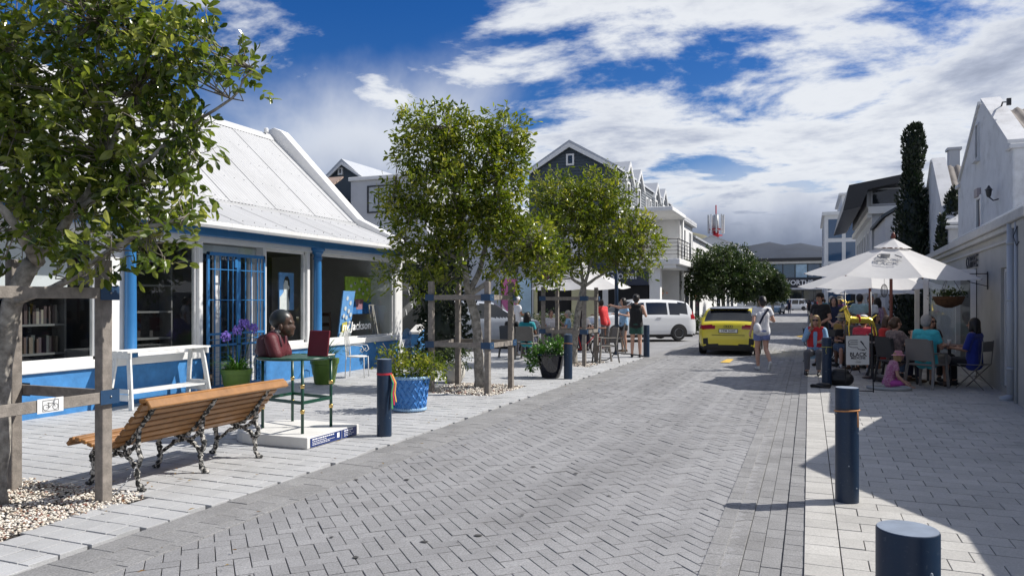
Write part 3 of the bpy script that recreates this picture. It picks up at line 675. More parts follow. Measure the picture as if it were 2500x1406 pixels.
easelpic('leaning_painting', 'tall blue canvas with white blossoms and yellow jug leaning in gallery window', (WX - .32, VX(840, 700, WX - .32).y, .78), .46, 1.06, R(90), R(8), (p_sky, [
    ('blossom', p_wh, [disc(x, z, .10, 9, 1, .5) for x, z in ((-.1, .84), (.2, .74), (-.2, .62), (.1, .56), (.3, .48), (-.05, .42), (-.3, .46), (.25, .3))] + [[(-.5, 0), (-.5, .1), (.5, .2), (.5, 0)]]),
    ('jug', p_ye, [[(-.35, .10), (-.4, .30), (.0, .34), (.12, .12)]])]))
t = thing('pedestal', 'white plaster pedestal behind the gallery window', 'pedestal', (WX - .55, VX(668, 800, WX - .55).y, .1)); b = MB(); b.lathe([(.20, 0), (.20, .08), (.13, .14), (.11, .62), (.17, .72), (.19, .80)], 16); b.build('shaft', m_wpaint, t, 35)
t = thing('figurine', 'small pinkish clay figurine on the white pedestal', 'figurine', (WX - .55, VX(668, 800, WX - .55).y, .9)); b = MB(); m_clay = mat('pink_clay', (.55, .36, .30), .7); b.ball((0, 0, .05), (.11, .09, .05)); b.ball((.02, .0, .11), (.06, .06, .07)); b.ball((-.05, .02, .15), .04); b.ball((.06, .03, .19), .045); b.build('body', m_clay, t, True)
t = thing('wooden_chair', 'dark wooden ladder back chair inside the gallery window', 'chair', (WX - .75, VX(803, 700, WX - .75).y, .1))
m_dw = mat('dark_wood', (.06, .03, .018), .45)
for sx, sy, h in ((-.2, -.2, 1.25), (.2, -.2, 1.25), (-.2, .2, .45), (.2, .2, .45)): b = MB(); b.beam((sx, sy, 0), (sx * .9, sy * 1.05, h), .04, .04); b.build('leg', m_dw, t)
b = MB(); b.box(-.22, -.22, .44, .22, .24, .48); b.build('seat', mat('rush_seat', (.35, .20, .08), .8), t)
for z in (.7, .92, 1.15): b = MB(); b.box(-.19, -.225, z, .19, -.2, z + .08); b.build('back_slat', m_dw, t)
for k, (y, lean) in enumerate(((15.75, .14), (16.0, .2))):
    t = thing('picture_frame', ('pale stretcher frame' if k else 'narrow empty picture frame') + ' leaning at the end of the gallery window', 'frame', (WX - .35, y, .76), R(90)); b = MB()
    for a, c in (((-.07, 0), (-.07, .75)), ((.07, 0), (.07, .75)), ((-.07, .01), (.07, .01)), ((-.07, .74), (.07, .74))): b.beam((a[0], lean * a[1], a[1]), (c[0], lean * c[1], c[1]), .03, .02)
    b.build('moulding', mat('driftwood', (.40, .37, .33), .8), t)
# bookshelves in the left-hand windows
m_shelf = mat('shelf_board', (.10, .10, .10), .7)
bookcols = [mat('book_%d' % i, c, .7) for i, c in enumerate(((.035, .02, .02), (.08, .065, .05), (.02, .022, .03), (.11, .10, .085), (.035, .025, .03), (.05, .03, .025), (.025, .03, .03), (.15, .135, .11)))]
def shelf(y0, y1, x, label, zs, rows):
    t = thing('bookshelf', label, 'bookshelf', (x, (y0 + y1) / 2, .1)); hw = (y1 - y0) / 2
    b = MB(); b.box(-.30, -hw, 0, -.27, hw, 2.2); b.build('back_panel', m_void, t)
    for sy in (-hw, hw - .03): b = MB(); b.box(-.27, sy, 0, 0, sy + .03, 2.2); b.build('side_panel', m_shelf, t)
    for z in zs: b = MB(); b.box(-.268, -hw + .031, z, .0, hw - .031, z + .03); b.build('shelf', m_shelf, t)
    rr = random.Random(5)
    for z in zs[:-1]:
        y = -hw + .06
        while y < hw - .1 and rows:
            w_ = rr.uniform(.02, .06); h = rr.uniform(.18, .30)
            if rr.random() < .85: b = MB(); b.box(-.24, y, z + .031, -.06 + rr.uniform(-.03, .04), y + w_ - .004, z + .031 + h); bk = b.build('book', rr.choice(bookcols), t)
            y += w_
shelf(5.6, 7.7, WX - .55, 'grey shelf crammed with books inside the large gallery window', (.3, .72, 1.14, 1.56), True)
shelf(8.5, 9.72, WX - .60, 'dim shelf of dark books in the narrow gallery window', (.4, .85, 1.3, 1.75, 2.2), False)
# ================================================================ trees and plants
m_bark = mat('pale_bark', (0.16, 0.145, 0.125), 0.95, col2=(0.46, 0.43, 0.38), var=.25, vscale=13, bump=0.9, bscale=30)
m_twig = mat('twig_bark', (0.20, 0.175, 0.14), 0.9, var=.3, vscale=20)
m_leafA = leafmat('leaf_olive', [(0, (.050, .080, .010)), (.4, (.135, .175, .020)), (.75, (.23, .265, .034)), (1, (.36, .35, .06))], .42, .26)
m_leafB = leafmat('leaf_near', [(0, (.042, .070, .014)), (.45, (.115, .160, .024)), (.8, (.22, .255, .048)), (1, (.38, .40, .10))], .42, .22)
m_leafD = leafmat('leaf_dark', [(0, (.018, .038, .010)), (.6, (.045, .075, .020)), (1, (.10, .13, .035))], .26, .40)
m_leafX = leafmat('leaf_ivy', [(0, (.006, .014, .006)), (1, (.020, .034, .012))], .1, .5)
m_leafG = leafmat('leaf_fresh', [(0, (.03, .09, .012)), (.6, (.07, .17, .025)), (1, (.14, .26, .05))], .3, .35)
def leaves(C, Dm, size, width=.42, fold=.25, droop=0.0, rr=RNG, ovate=False):
    """one mesh of folded leaves: C centres (n,3), Dm directions (n,3), size (n,)"""
    n = len(C); d = Dm / np.linalg.norm(Dm, axis=1, keepdims=True)
    up = rr.normal(0, 1, (n, 3)) + np.array([.25, .1, 1.2]); s = np.cross(d, up); s /= np.linalg.norm(s, axis=1, keepdims=True) + 1e-9; u = np.cross(s, d)
    L_ = size[:, None]; W_ = L_ * width * .5 * rr.uniform(.8, 1.2, (n, 1))
    if ovate:
        P = [C, C + d * L_ * .30 - s * W_ * .72 + u * W_ * fold * .6, C + d * L_ * .66 - s * W_ + u * (W_ * fold - L_ * .03), C + d * L_ * .90 - s * W_ * .55 + u * (W_ * fold * .5 - L_ * .08), C + d * L_ + u * L_ * -.12,
             C + d * L_ * .90 + s * W_ * .55 + u * (W_ * fold * .5 - L_ * .08), C + d * L_ * .66 + s * W_ + u * (W_ * fold - L_ * .03), C + d * L_ * .30 + s * W_ * .72 + u * W_ * fold * .6, C + d * L_ * .5 - u * L_ * .01]
        V = np.stack(P, 1).reshape(-1, 3); F = np.array([(i, (i + 1) % 8, 8) for i in range(8)])[None] + (np.arange(n) * 9)[:, None, None]
        return V, F.reshape(-1, 3), 8
    base = C; m1 = C + d * L_ * .45 + u * L_ * .03 ; tip = C + d * L_ + u * L_ * (-.10 - droop)
    l = C + d * L_ * .48 + s * W_ + u * W_ * fold; r = C + d * L_ * .48 - s * W_ + u * W_ * fold
    V = np.stack([base, r, tip, l, m1], 1).reshape(-1, 3)
    F = np.array([(0, 1, 4), (1, 2, 4), (2, 3, 4), (3, 0, 4)])[None] + (np.arange(n) * 5)[:, None, None]
    return V, F.reshape(-1, 3), 4
def crown(blobs, nclump, per, size, shell=.55, spread=.16, twigs=None, bias=None, seed=1):
    """blobs: (x,y,z,rx,ry,rz,weight): leaf sprays spread over uneven lobes"""
    rr = np.random.default_rng(seed); bl = np.array(blobs, float); w_ = bl[:, 6] / bl[:, 6].sum()
    k = rr.choice(len(bl), nclump, p=w_); dirs = rr.normal(0, 1, (nclump, 3)); dirs /= np.linalg.norm(dirs, axis=1, keepdims=True)
    rad = shell + (1 - shell) * rr.random(nclump) ** .6; rad *= rr.uniform(.80, 1.12, nclump)
    inner = rr.random(nclump) < .22; rad[inner] *= rr.uniform(.2, .9, inner.sum())
    cc = bl[k, :3] + dirs * bl[k, 3:6] * rad[:, None]
    # each clump: a twig pointing outward with leaves along it
    tw = dirs * .8 + rr.normal(0, .45, (nclump, 3)) + np.array([0, 0, .25]); tw /= np.linalg.norm(tw, axis=1, keepdims=True)
    ln = spread * rr.uniform(.6, 1.5, nclump)
    t = rr.random((nclump, per)); C = cc[:, None] + tw[:, None] * (t * ln[:, None])[..., None] + rr.normal(0, spread * .22, (nclump, per, 3))
    Dm = tw[:, None] * .9 + rr.normal(0, .75, (nclump, per, 3)) + np.array([0, 0, -.15])
    sz = size * rr.uniform(.6, 1.25, (nclump, per))
    tone = np.clip(rr.normal(.45, .27, (nclump, 1)) + rr.normal(0, .18, (nclump, per)), 0, 1)
    return C.reshape(-1, 3), Dm.reshape(-1, 3), sz.ravel(), tone.ravel(), cc, tw, ln
def tree(name, label, base, trunk, limbs, blobs, nclump, per, size, mleaf, group=None, seed=1, spread=.16, width=.42, shell=.55, twig_r=.006, mbark=None, ntwig=160, ovate=False):
    t = thing(name, label, 'tree', base, 0, group); off = Vector(base)
    b = MB(); rr = random.Random(seed)
    P0 = [Vector(p) - off for p, r in trunk]; rs = [r for p, r in trunk]
    # resample with slight wobble
    pts, rad = [], []
    for i in range(len(P0) - 1):
        for q in range(4):
            f = q / 4; pts.append(P0[i].lerp(P0[i + 1], f) + Vector((rr.gauss(0, .006), rr.gauss(0, .006), 0))); rad.append(rs[i] * (1 - f) + rs[i + 1] * f)
    pts.append(P0[-1]); rad.append(rs[-1]); rad[0] *= 1.25
    b.tube(pts, [r * rr.uniform(.94, 1.06) for r in rad], 14); b.build('trunk', mbark or m_bark, t, True)
    for lp_ in limbs:
        b = MB(); q = []
        for i, (p, r) in enumerate(lp_):
            q.append((Vector(p) - off, r))
        pp, r2 = [], []
        for i in range(len(q) - 1):
            for s_ in range(3): f = s_ / 3; pp.append(q[i][0].lerp(q[i + 1][0], f) + Vector((rr.gauss(0, .012), rr.gauss(0, .012), rr.gauss(0, .008))) * (1 if i or s_ else 0)); r2.append(q[i][1] * (1 - f) + q[i + 1][1] * f)
        pp.append(q[-1][0]); r2.append(q[-1][1]); b.tube(pp, r2, 8); b.build('limb', mbark or m_bark, t, True)
    C, Dm, sz, tone, cc, tw, ln = crown(blobs, nclump, per, size, shell, spread, seed=seed)
    V, F, fk = leaves(C - np.array(base), Dm, sz, width, rr=np.random.default_rng(seed + 5), ovate=ovate)
    o = link('crown', grid_mesh('crown', V, F, mleaf, np.repeat(tone, fk)), t); o['kind'] = 'stuff'
    # twigs run from the limbs out to the sprays
    ends = [Vector(l[k][0]) for l in limbs for k in range(1, len(l))] or [Vector(trunk[-1][0])]
    b = MB()
    for i in range(0, min(ntwig, len(cc))):
        p = Vector(cc[i]); e = min(ends, key=lambda q: (q - p).length); mid = e.lerp(p, .55) + Vector((rr.gauss(0, .06), rr.gauss(0, .06), -.05))
        b.tube([e - off, mid - off, p - off, p + Vector(tw[i]) * ln[i] - off], [twig_r * 1.8, twig_r * 1.3, twig_r, twig_r * .4], 4, cap=False)
    if b.v: o = b.build('twigs', m_twig, t, True, fix=False); o['kind'] = 'stuff'
    return t
def B(px, py, yc, rpx, rpy, w_=1.0, depth=None):
    """lobe seen at a photo pixel, at a known depth, radii in pixels"""
    c = D(px, py, yc); k = yc / FPX; r = rpx * k
    return (c.x, c.y, c.z, r, depth or r, rpy * k, w_ * rpx * rpy)
# near tree beside the bench
y1 = 5.85
tr = [((-5.98, 3.82, -.05), .125), (D(-8, 1050, 5.85), .092), (D(4, 900, 5.9), .080), (D(30, 740, 5.9), .074), (D(80, 640, 5.9), .066)]
j = tr[-1][0]
limbs = [[(j, .046), (D(180, 520, 5.8), .034), (D(260, 380, 5.8), .024), (D(330, 230, 5.8), .014)],
         [(j, .046), (D(60, 500, 6.0), .036), (D(20, 330, 6.1), .026), (D(-30, 150, 6.1), .015)],
         [(D(30, 740, 5.9), .038), (D(170, 680, 5.6), .026), (D(270, 610, 5.5), .020), (D(360, 555, 5.5), .018), (D(450, 530, 5.5), .009)],
         [(D(180, 520, 5.8), .028), (D(320, 420, 5.7), .020), (D(440, 330, 5.7), .014), (D(560, 240, 5.7), .010), (D(620, 170, 5.7), .005)],
         [(D(95, 640, 5.9), .05), (D(40, 560, 5.5), .035), (D(-60, 440, 5.3), .02)],
         [(D(260, 380, 5.8), .03), (D(250, 200, 5.9), .02), (D(240, 50, 5.9), .012)]]
blobs = [B(60, 120, 6.0, 150, 150), B(220, 130, 5.9, 160, 150), B(380, 150, 5.8, 120, 150), B(470, 110, 5.8, 60, 110, .8), B(120, 330, 5.9, 180, 150), B(320, 330, 5.8, 170, 140), B(450, 330, 5.7, 55, 100, .8),
         B(560, 200, 5.7, 62, 60, .5), B(600, 150, 5.7, 36, 34, .6), B(60, 520, 6.0, 130, 120), B(230, 500, 5.8, 160, 120), B(390, 470, 5.7, 100, 100), B(330, 590, 5.5, 110, 50, .7), B(420, 560, 5.5, 60, 40, .6), B(150, 640, 5.6, 130, 45, .5), B(250, 640, 5.5, 80, 40, .5),
         B(395, 645, 5.5, 22, 30, .5), B(-60, 300, 6.1, 140, 260, .7), B(150, -80, 6.0, 260, 120, .6), B(300, 20, 5.9, 200, 90, .6), B(20, 660, 5.9, 60, 30, .5)]
tree('street_tree', 'large leafy tree with pale trunk inside wooden guard beside the bench', (-5.98, 3.82, 0), tr, limbs, blobs, 1150, 8, .100, m_leafB, 'street trees in wooden guards', 3, spread=.15, width=.46, shell=.35, twig_r=.0035, ntwig=700, ovate=True)
# second street tree
y2 = 13.6
tr = [((-5.62, 12.38, -.05), .105), (D(1168, 850, y2), .088), (D(1160, 770, y2), .082), (D(1145, 720, y2), .080)]
j = tr[-1][0]
limbs = [[(j, .070), (D(1130, 640, 13.5), .055), (D(1120, 540, 13.5), .040), (D(1100, 400, 13.5), .022), (D(1090, 310, 13.5), .010)],
         [(j, .065), (D(1175, 650, 13.7), .050), (D(1195, 560, 13.7), .034), (D(1215, 430, 13.7), .018), (D(1225, 320, 13.7), .009)],
         [(j, .055), (D(1200, 680, 13.4), .040), (D(1240, 620, 13.3), .028), (D(1290, 590, 13.3), .014)],
         [(D(1130, 640, 13.5), .035), (D(1060, 600, 13.4), .022), (D(990, 590, 13.3), .011)],
         [(D(1120, 540, 13.5), .028), (D(1030, 500, 13.6), .018), (D(960, 480, 13.6), .009)]]
blobs = [B(1062, 312, 13.5, 88, 52), B(1222, 322, 13.6, 62, 52), B(1035, 380, 13.5, 70, 60), B(1150, 385, 13.6, 105, 70), B(1240, 395, 13.7, 50, 60), B(972, 490, 13.5, 50, 44), B(1090, 470, 13.5, 120, 70), B(1205, 480, 13.6, 80, 70), B(1050, 560, 13.5, 90, 62), B(1160, 545, 13.6, 95, 50), B(1010, 640, 13.4, 56, 44), B(1100, 630, 13.3, 50, 34, .5), B(1230, 590, 13.5, 55, 60), B(1295, 585, 13.4, 62, 62), B(1330, 650, 13.4, 44, 50), B(1250, 670, 13.3, 60, 40, .7), B(1045, 700, 13.3, 62, 28, .7), B(955, 685, 13.1, 36, 34, .6)]
tree('street_tree', 'tall dense olive green tree in wooden guard next to blue basket planter', (-5.62, 12.38, 0), tr, limbs, blobs, 2050, 10, .115, m_leafA, 'street trees in wooden guards', 11, spread=.19, width=.34, shell=.5, ovate=True, ntwig=420, twig_r=.005)
# third street tree
y3 = 18.6
tr = [((-5.5, 17.81, -.05), .10), (D(1402, 830, y3), .085), (D(1412, 760, y3), .08), (D(1425, 700, y3), .07)]
j = tr[-1][0]
limbs = [[(j, .05), (D(1395, 680, 18.5), .035), (D(1392, 640, 18.4), .028), (D(1370, 560, 18.4), .012)],
         [(j, .05), (D(1420, 660, 18.6), .035), (D(1412, 600, 18.6), .025), (D(1400, 500, 18.6), .012)],
         [(j, .05), (D(1440, 650, 18.7), .035), (D(1460, 580, 18.7), .025), (D(1470, 480, 18.7), .012)],
         [(j, .045), (D(1470, 670, 18.5), .03), (D(1500, 640, 18.5), .02), (D(1560, 600, 18.5), .010)]]
blobs = [B(1345, 480, 18.6, 58, 55), B(1465, 480, 18.6, 75, 66), B(1400, 510, 18.6, 90, 70), B(1380, 580, 18.5, 90, 70), B(1500, 570, 18.6, 85, 80), B(1560, 600, 18.6, 58, 62), B(1440, 630, 18.5, 80, 45, .6), B(1350, 650, 18.4, 60, 45, .7), B(1530, 650, 18.5, 60, 34, .6)]
tree('street_tree', 'rounded olive green tree in wooden guard beside the white cafe umbrella', (-5.5, 17.81, 0), tr, limbs, blobs, 1350, 10, .125, m_leafA, 'street trees in wooden guards', 23, spread=.20, width=.34, shell=.5, ovate=True, ntwig=320, twig_r=.005)
# clipped trees further along the street
for k, (px, pyc, yc, rpx, rpy, lab) in enumerate(((1765, 668, 42, 90, 72, 'broad round dark green tree shading the yellow car'), (1850, 690, 52, 52, 52, 'smaller dark green street tree behind the walking person in white'), (1885, 703, 64, 36, 34, 'low dark green street tree nearest the parked cars'))):
    c = D(px, pyc, yc); tr = [((c.x, c.y, -.05), .13), ((c.x + .05, c.y, 1.1), .11), ((c.x, c.y, 1.9), .10)]
    limbs = [[(tr[-1][0], .07), (c + Vector((dx, dy, -.2)), .04), (c + Vector((dx * 1.8, dy * 1.8, .8)), .015)] for dx, dy in ((.7, .2), (-.7, .3), (.1, -.7), (-.1, .7))]
    kk = yc / FPX
    blobs = [(c.x + dx * rpx * kk, c.y + dy * rpx * kk, c.z + dz * rpy * kk, rpx * kk * r_, rpx * kk * r_, rpy * kk * r_, 1) for dx, dy, dz, r_ in ((0, 0, .1, .75), (.5, -.2, -.1, .55), (-.5, -.2, -.05, .6), (0, -.4, -.3, .6), (.2, .3, .4, .55), (-.25, -.2, .35, .55), (.55, 0, -.45, .4), (-.6, .1, -.4, .42))]
    tree('street_tree', lab, (c.x, c.y, 0), tr, limbs, blobs, 2300, 9, .19, m_leafD, 'trees lining the street', 31 + k, spread=.28, shell=.6, ntwig=30)
# dark climber mass at the end of the gallery
c = D(1075, 800, 17.9)
t = thing('climbing_ivy', 'dark ivy mass climbing beside the blue stair wall', 'ivy', (c.x, c.y, 0))
bl = [(c.x + dx, c.y + dy, z, rx, .5, rz, 1) for dx, dy, z, rx, rz in ((0, 0, .8, .55, .8), (-.1, .1, 1.6, .55, .7), (.15, .2, 2.3, .5, .55), (.3, .3, 1.2, .4, .7), (-.3, 0, 2.2, .45, .5), (.1, .2, 2.8, .4, .4))]
C, Dm, sz, tone, *_ = crown(bl, 700, 9, .11, .7, .15, seed=77); V, F, fk = leaves(C - np.array((c.x, c.y, 0)), Dm, sz, .6)
o = link('foliage', grid_mesh('foliage', V, F, m_leafX, np.repeat(tone, fk)), t); o['kind'] = 'stuff'
b = MB()
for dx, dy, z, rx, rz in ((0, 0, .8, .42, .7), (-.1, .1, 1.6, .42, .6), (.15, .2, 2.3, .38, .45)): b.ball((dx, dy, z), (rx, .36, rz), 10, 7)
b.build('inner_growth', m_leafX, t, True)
# cypresses behind the coffee shop
def cypress(px, ptop, pbot, rpx, yc, label, prof, n, seed):
    k = yc / FPX; c = D(px, ptop, yc); H_ = c.z; rr = np.random.default_rng(seed)
    t = thing('cypress', label, 'tree', (c.x, c.y, 0), 0, 'dark cypresses behind the coffee shop')
    b = MB(); b.tube([(0, 0, 0), (0, 0, H_ * .5), (0, 0, H_ * .95)], [.12, .08, .02], 8); b.build('trunk', m_bark, t, True)
    zf = np.array([p[0] for p in prof]); rf = np.array([p[1] for p in prof]) * rpx * k
    z = rr.uniform(0.05, 1, n); r = np.interp(z, zf, rf) * (1 - .45 * rr.random(n) ** 2.2); a = rr.uniform(0, 6.283, n)
    off = np.interp(z, zf, np.array([p[2] for p in prof])) * k
    lump = 1 + .13 * np.sin(a * 3 + z * 25) + .10 * np.sin(a * 5 - z * 60)
    C = np.stack([off * CO + np.cos(a) * r * lump, off * SI + np.sin(a) * r * lump, z * H_], 1)
    Dm = np.stack([np.cos(a) * .5, np.sin(a) * .5, np.full(n, 1.0)], 1) + rr.normal(0, .3, (n, 3))
    V, F, fk = leaves(C, Dm, rr.uniform(.10, .22, n), .5, rr=rr); tone = np.clip(rr.normal(.4, .25, n), 0, 1)
    o = link('crown', grid_mesh('crown', V, F, m_cyp, np.repeat(tone, fk)), t); o['kind'] = 'stuff'
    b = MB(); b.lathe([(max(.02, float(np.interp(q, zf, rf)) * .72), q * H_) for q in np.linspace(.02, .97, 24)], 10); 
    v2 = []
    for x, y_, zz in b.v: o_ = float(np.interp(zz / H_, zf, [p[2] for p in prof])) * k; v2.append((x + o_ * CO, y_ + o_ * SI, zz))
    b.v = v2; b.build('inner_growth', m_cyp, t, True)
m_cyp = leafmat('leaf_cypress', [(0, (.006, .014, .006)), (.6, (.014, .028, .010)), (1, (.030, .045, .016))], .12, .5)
cypress(2225, 308, 620, 42, 31, 'tall narrow dark cypress with ragged top behind the coffee shop', [(0, 1.0, 0), (.3, 1.02, 0), (.55, .95, 3), (.64, .82, 4), (.70, .55, 2), (.78, .42, 2), (.86, .55, 4), (.93, .60, 6), (1, .28, 8)], 7000, 5)
cypress(2325, 462, 620, 22, 27, 'small cypress in front of the white gable wall, taller of two', [(0, 1, 0), (.6, 1, 0), (.8, .95, 2), (.93, .7, 4), (1, .2, 6)], 2200, 6)
cypress(2300, 525, 620, 14, 26.5, 'small cypress in front of the white gable wall, shorter of two', [(0, 1, 0), (.7, 1, 0), (.92, .6, 0), (1, .15, 0)], 1200, 8)
# ================================================================ buildings around
def win(parent, P, u, n, w_, h, fm=None, gm=None, fw=.07, nx=1, nz=1, proud=.05, sill=None, name='window'):
    """framed window: P lower corner, u along the wall, n outward"""
    P, u, n = Vector(P), Vector(u).normalized(), Vector(n).normalized(); up = Vector((0, 0, 1)); fm = fm or m_wpaint; gm = gm or m_wglass
    b = MB()
    def bar(s0, s1, z0, z1, d0, d1):
        c = [P + u * s + up * z + n * d for d in (d0, d1) for z in (z0, z1) for s in (s0, s1)]
        b.add(c, [(0, 2, 3, 1), (4, 5, 7, 6), (0, 1, 5, 4), (2, 6, 7, 3), (0, 4, 6, 2), (1, 3, 7, 5)])
    bar(0, fw, 0, h, -.03, proud); bar(w_ - fw, w_, 0, h, -.03, proud); bar(fw, w_ - fw, 0, fw, -.03, proud - .004); bar(fw, w_ - fw, h - fw, h, -.03, proud - .004)
    for k in range(1, nx): s = w_ * k / nx; bar(s - fw * .3, s + fw * .3, fw, h - fw, -.02, proud * .7)
    for k in range(1, nz): s = h * k / nz; bar(fw, w_ - fw, s - fw * .3, s + fw * .3, -.02, proud * .6)
    o = b.build(name, fm, parent)
    b = MB(); b.quad(P + u * fw + up * fw + n * .006, P + u * (w_ - fw) + up * fw + n * .006, P + u * (w_ - fw) + up * (h - fw) + n * .006, P + u * fw + up * (h - fw) + n * .006); b.build('pane', gm, o)
    if sill:
        b = MB(); c0 = P - u * .06 - up * .09; c = [c0 + u * s + up * z + n * d for d in (-.02, .12) for z in (0, .085) for s in (0, w_ + .12)]
        b.add(c, [(0, 2, 3, 1), (4, 5, 7, 6), (0, 1, 5, 4), (2, 6, 7, 3), (0, 4, 6, 2), (1, 3, 7, 5)]); b.build('sill', sill, o)
    return o
def bld(name, label): return thing(name, label, 'building')
XP, XM, YM = (1, 0, 0), (-1, 0, 0), (0, -1, 0)
# ---------------------------------------------------------------- slate gabled block with balcony
g = bld('gabled_block', 'slate boarded gabled building with dormers, balcony and dark shop sign'); FY, FXR = 38.3, -9.5
b = MB(); b.box(-14.4, FY, 0, FXR, 55.2, 6.0); b.prism([(-14.4, FY, 6.0), (FXR, FY, 6.0), (FXR, FY, 8.6), (-12.0, FY, 10.0), (-14.4, FY, 8.6)], (0, 16.9, 0)); b.build('wall', m_slate, g)
for k in range(24):                                            # lapped boards on the gable front
    z0 = 6.0 + k * .165
    if z0 > 9.9: break
    xw = lambda z: (-14.38, FXR - .02) if z < 8.55 else (-14.38 + (z - 8.55) * 1.68, FXR - .02 - (z - 8.55) * 1.74)
    a, c = xw(z0 + .16)
    if c - a > .1: b = MB(); b.prism([(a, FY - .012, z0 + .16), (a, FY - .045, z0), (a, FY - .001, z0), (a, FY - .001, z0 + .16)], (c - a, 0, 0)); b.build('board', m_slate, g)
for k in range(17):                                            # boards on the street side of the top floor
    z0 = 5.9 + k * .165; b = MB(); b.prism([(FXR + .012, FY, z0 + .16), (FXR + .045, FY, z0), (FXR + .001, FY, z0), (FXR + .001, FY, z0 + .16)], (0, 16.8, 0)); b.build('board', m_slate_sunlit, g)
for sgn, x1, z1 in ((1, FXR + .12, 8.55), (-1, -14.55, 8.55)):
    b = MB(); b.prism([(-12.0, FY - .25, 10.16), (x1, FY - .25, z1 + .10), (x1, FY - .25, z1 + .22), (-12.0, FY - .25, 10.30)], (0, 17.4, 0)); b.build('roof', m_zinc, g)
    b = MB(); b.prism([(-12.0, FY - .29, 9.90), (x1, FY - .29, z1 - .12), (x1, FY - .29, z1 + .10), (-12.0, FY - .29, 10.15)], (0, .05, 0)); b.build('bargeboard', m_wpaint, g)
win(g, (-12.22, FY - .03, 8.95), (1, 0, 0), YM, .44, .62, proud=.07, fw=.09)
win(g, (-12.75, FY - .03, 6.35), (1, 0, 0), YM, 1.7, 1.55, proud=.07, fw=.12, nx=2)
for yc in (40.9, 43.7, 49.0, 51.8):                            # wall dormers
    b = MB(); b.prism([(FXR - .02, yc - 1.0, 8.3), (FXR + .03, yc - 1.0, 8.3), (FXR + .03, yc + 1.0, 8.3), (FXR - .02, yc + 1.0, 8.3)], (0, 0, .02))
    b.prism([(FXR + .04, yc - .95, 8.3), (FXR + .04, yc + .95, 8.3), (FXR + .04, yc, 9.28)], (-2.6, 0, 0)); d = b.build('dormer', m_slate_sunlit, g)
    for s_ in (-1, 1):
        b = MB(); b.prism([(FXR + .2, yc, 9.32), (FXR + .2, yc + s_ * 1.1, 8.22), (FXR + .2, yc + s_ * 1.1, 8.34), (FXR + .2, yc, 9.45)], (-2.7, 0, 0)); b.build('dormer_roof', m_zinc, d)
        b = MB(); b.prism([(FXR + .24, yc, 9.20), (FXR + .24, yc + s_ * 1.1, 8.10), (FXR + .24, yc + s_ * 1.1, 8.30), (FXR + .24, yc, 9.42)], (-.05, 0, 0)); b.build('bargeboard', m_wpaint, d)
    win(g, (FXR + .05, yc - .42, 6.75), (0, 1, 0), XP, .84, 1.55, fw=.11, proud=.06)
for yc in (46.0, 47.1): win(g, (FXR + .05, yc - .3, 6.9), (0, 1, 0), XP, .6, 1.2, fw=.1, proud=.06)
# white lower storeys: ground floor shop, first floor terrace with roof slab
b = MB(); b.box(-14.4, FY - .06, 0, -13.8, FY - .002, 3.3); b.box(-14.4, FY - .06, 3.3, FXR - 1.6, FY - .002, 5.9); b.box(-10.2, FY - .07, 0, -9.9, FY - .003, 2.4); b.build('shop_wall', m_white, g)
b = MB(); b.box(-13.8, FY - .03, 0, -10.2, FY - .004, 2.45); b.box(-9.9, FY - .02, 0, -7.7, FY + .3, 2.45); b.build('shop_void_shade', m_void, g)  # near-black slabs paint in the shade of the open ground floor
b = MB(); b.box(-13.9, FY - .16, 2.42, -7.72, FY - .08, 3.46, bev=.02); sg = b.build('shop_sign', mat('navy_sign_board', (.012, .022, .05), .35), g)
text('lettering', 'on Global', .62, mat('sign_white', (.75, .76, .78), .5), sg, (-9.55, FY - .175, 2.95), (1, 0, 0), extrude=.012)
b = MB(); b.box(-9.5, FY - .3, 3.47, -6.1, 44.2, 3.78, bev=.03); b.box(-9.5, FY - .22, 3.30, -6.3, 44.0, 3.47); b.build('balcony_slab', m_white, g)
b = MB(); b.box(-9.5, FY - .35, 6.22, -6.45, 42.3, 6.45, bev=.03); b.build('balcony_roof', m_white, g)
b = MB(); b.box(-7.75, FY - .02, 0, -7.15, FY + .5, 3.3); b.build('pier', m_white, g); b = MB(); b.box(-7.75, 43.2, 0, -6.95, 43.9, 3.3); b.build('pier', m_white, g)
b = MB(); b.box(-9.48, FY + 1.2, 3.79, -8.6, 44.1, 6.21); b.box(-9.47, FY + 4.0, 0, -6.82, 55, 3.29); b.box(-9.46, 42.4, 3.79, -6.80, 47.3, 6.30); b.build('terrace_wall', m_white, g)
b = MB(); b.box(-9.6, 42.25, 6.30, -6.55, 47.45, 6.48, bev=.02); b.box(-6.8, 42.2, 6.2, -6.55, 47.4, 6.3); b.build('cornice', m_greyplaster, g)
win(g, (-8.58, FY + 1.6, 3.85), (0, 1, 0), XP, .9, 2.0, m_dark, fw=.06)
for y in (43.6, 45.9): win(g, (-6.79, y, 4.1), (0, 1, 0), XP, .55, 1.7, m_white, fw=.05, sill=m_white)
for y, w_ in ((44.4, 1.2), (46.3, 1.0), (48.6, 1.6)): win(g, (-6.81, y, .5), (0, 1, 0), XP, w_, 1.75, m_dark, fw=.06, nx=2)
rail = MB()
for z in (4.0, 4.2, 4.4, 4.6, 4.8): rail.tube([(-6.2, FY - .2, z), (-6.2, 42.3, z)], .018 if z < 4.8 else .03, 6)
for z in (4.0, 4.2, 4.4, 4.6, 4.8): rail.tube([(-9.4, FY - .2, z), (-6.2, FY - .2, z)], .018 if z < 4.8 else .03, 6)
for y in np.arange(FY - .2, 42.4, 1.0): rail.tube([(-6.2, y, 3.78), (-6.2, y, 4.8)], .025, 6)
rail.build('balcony_rail', m_dark, g, True)
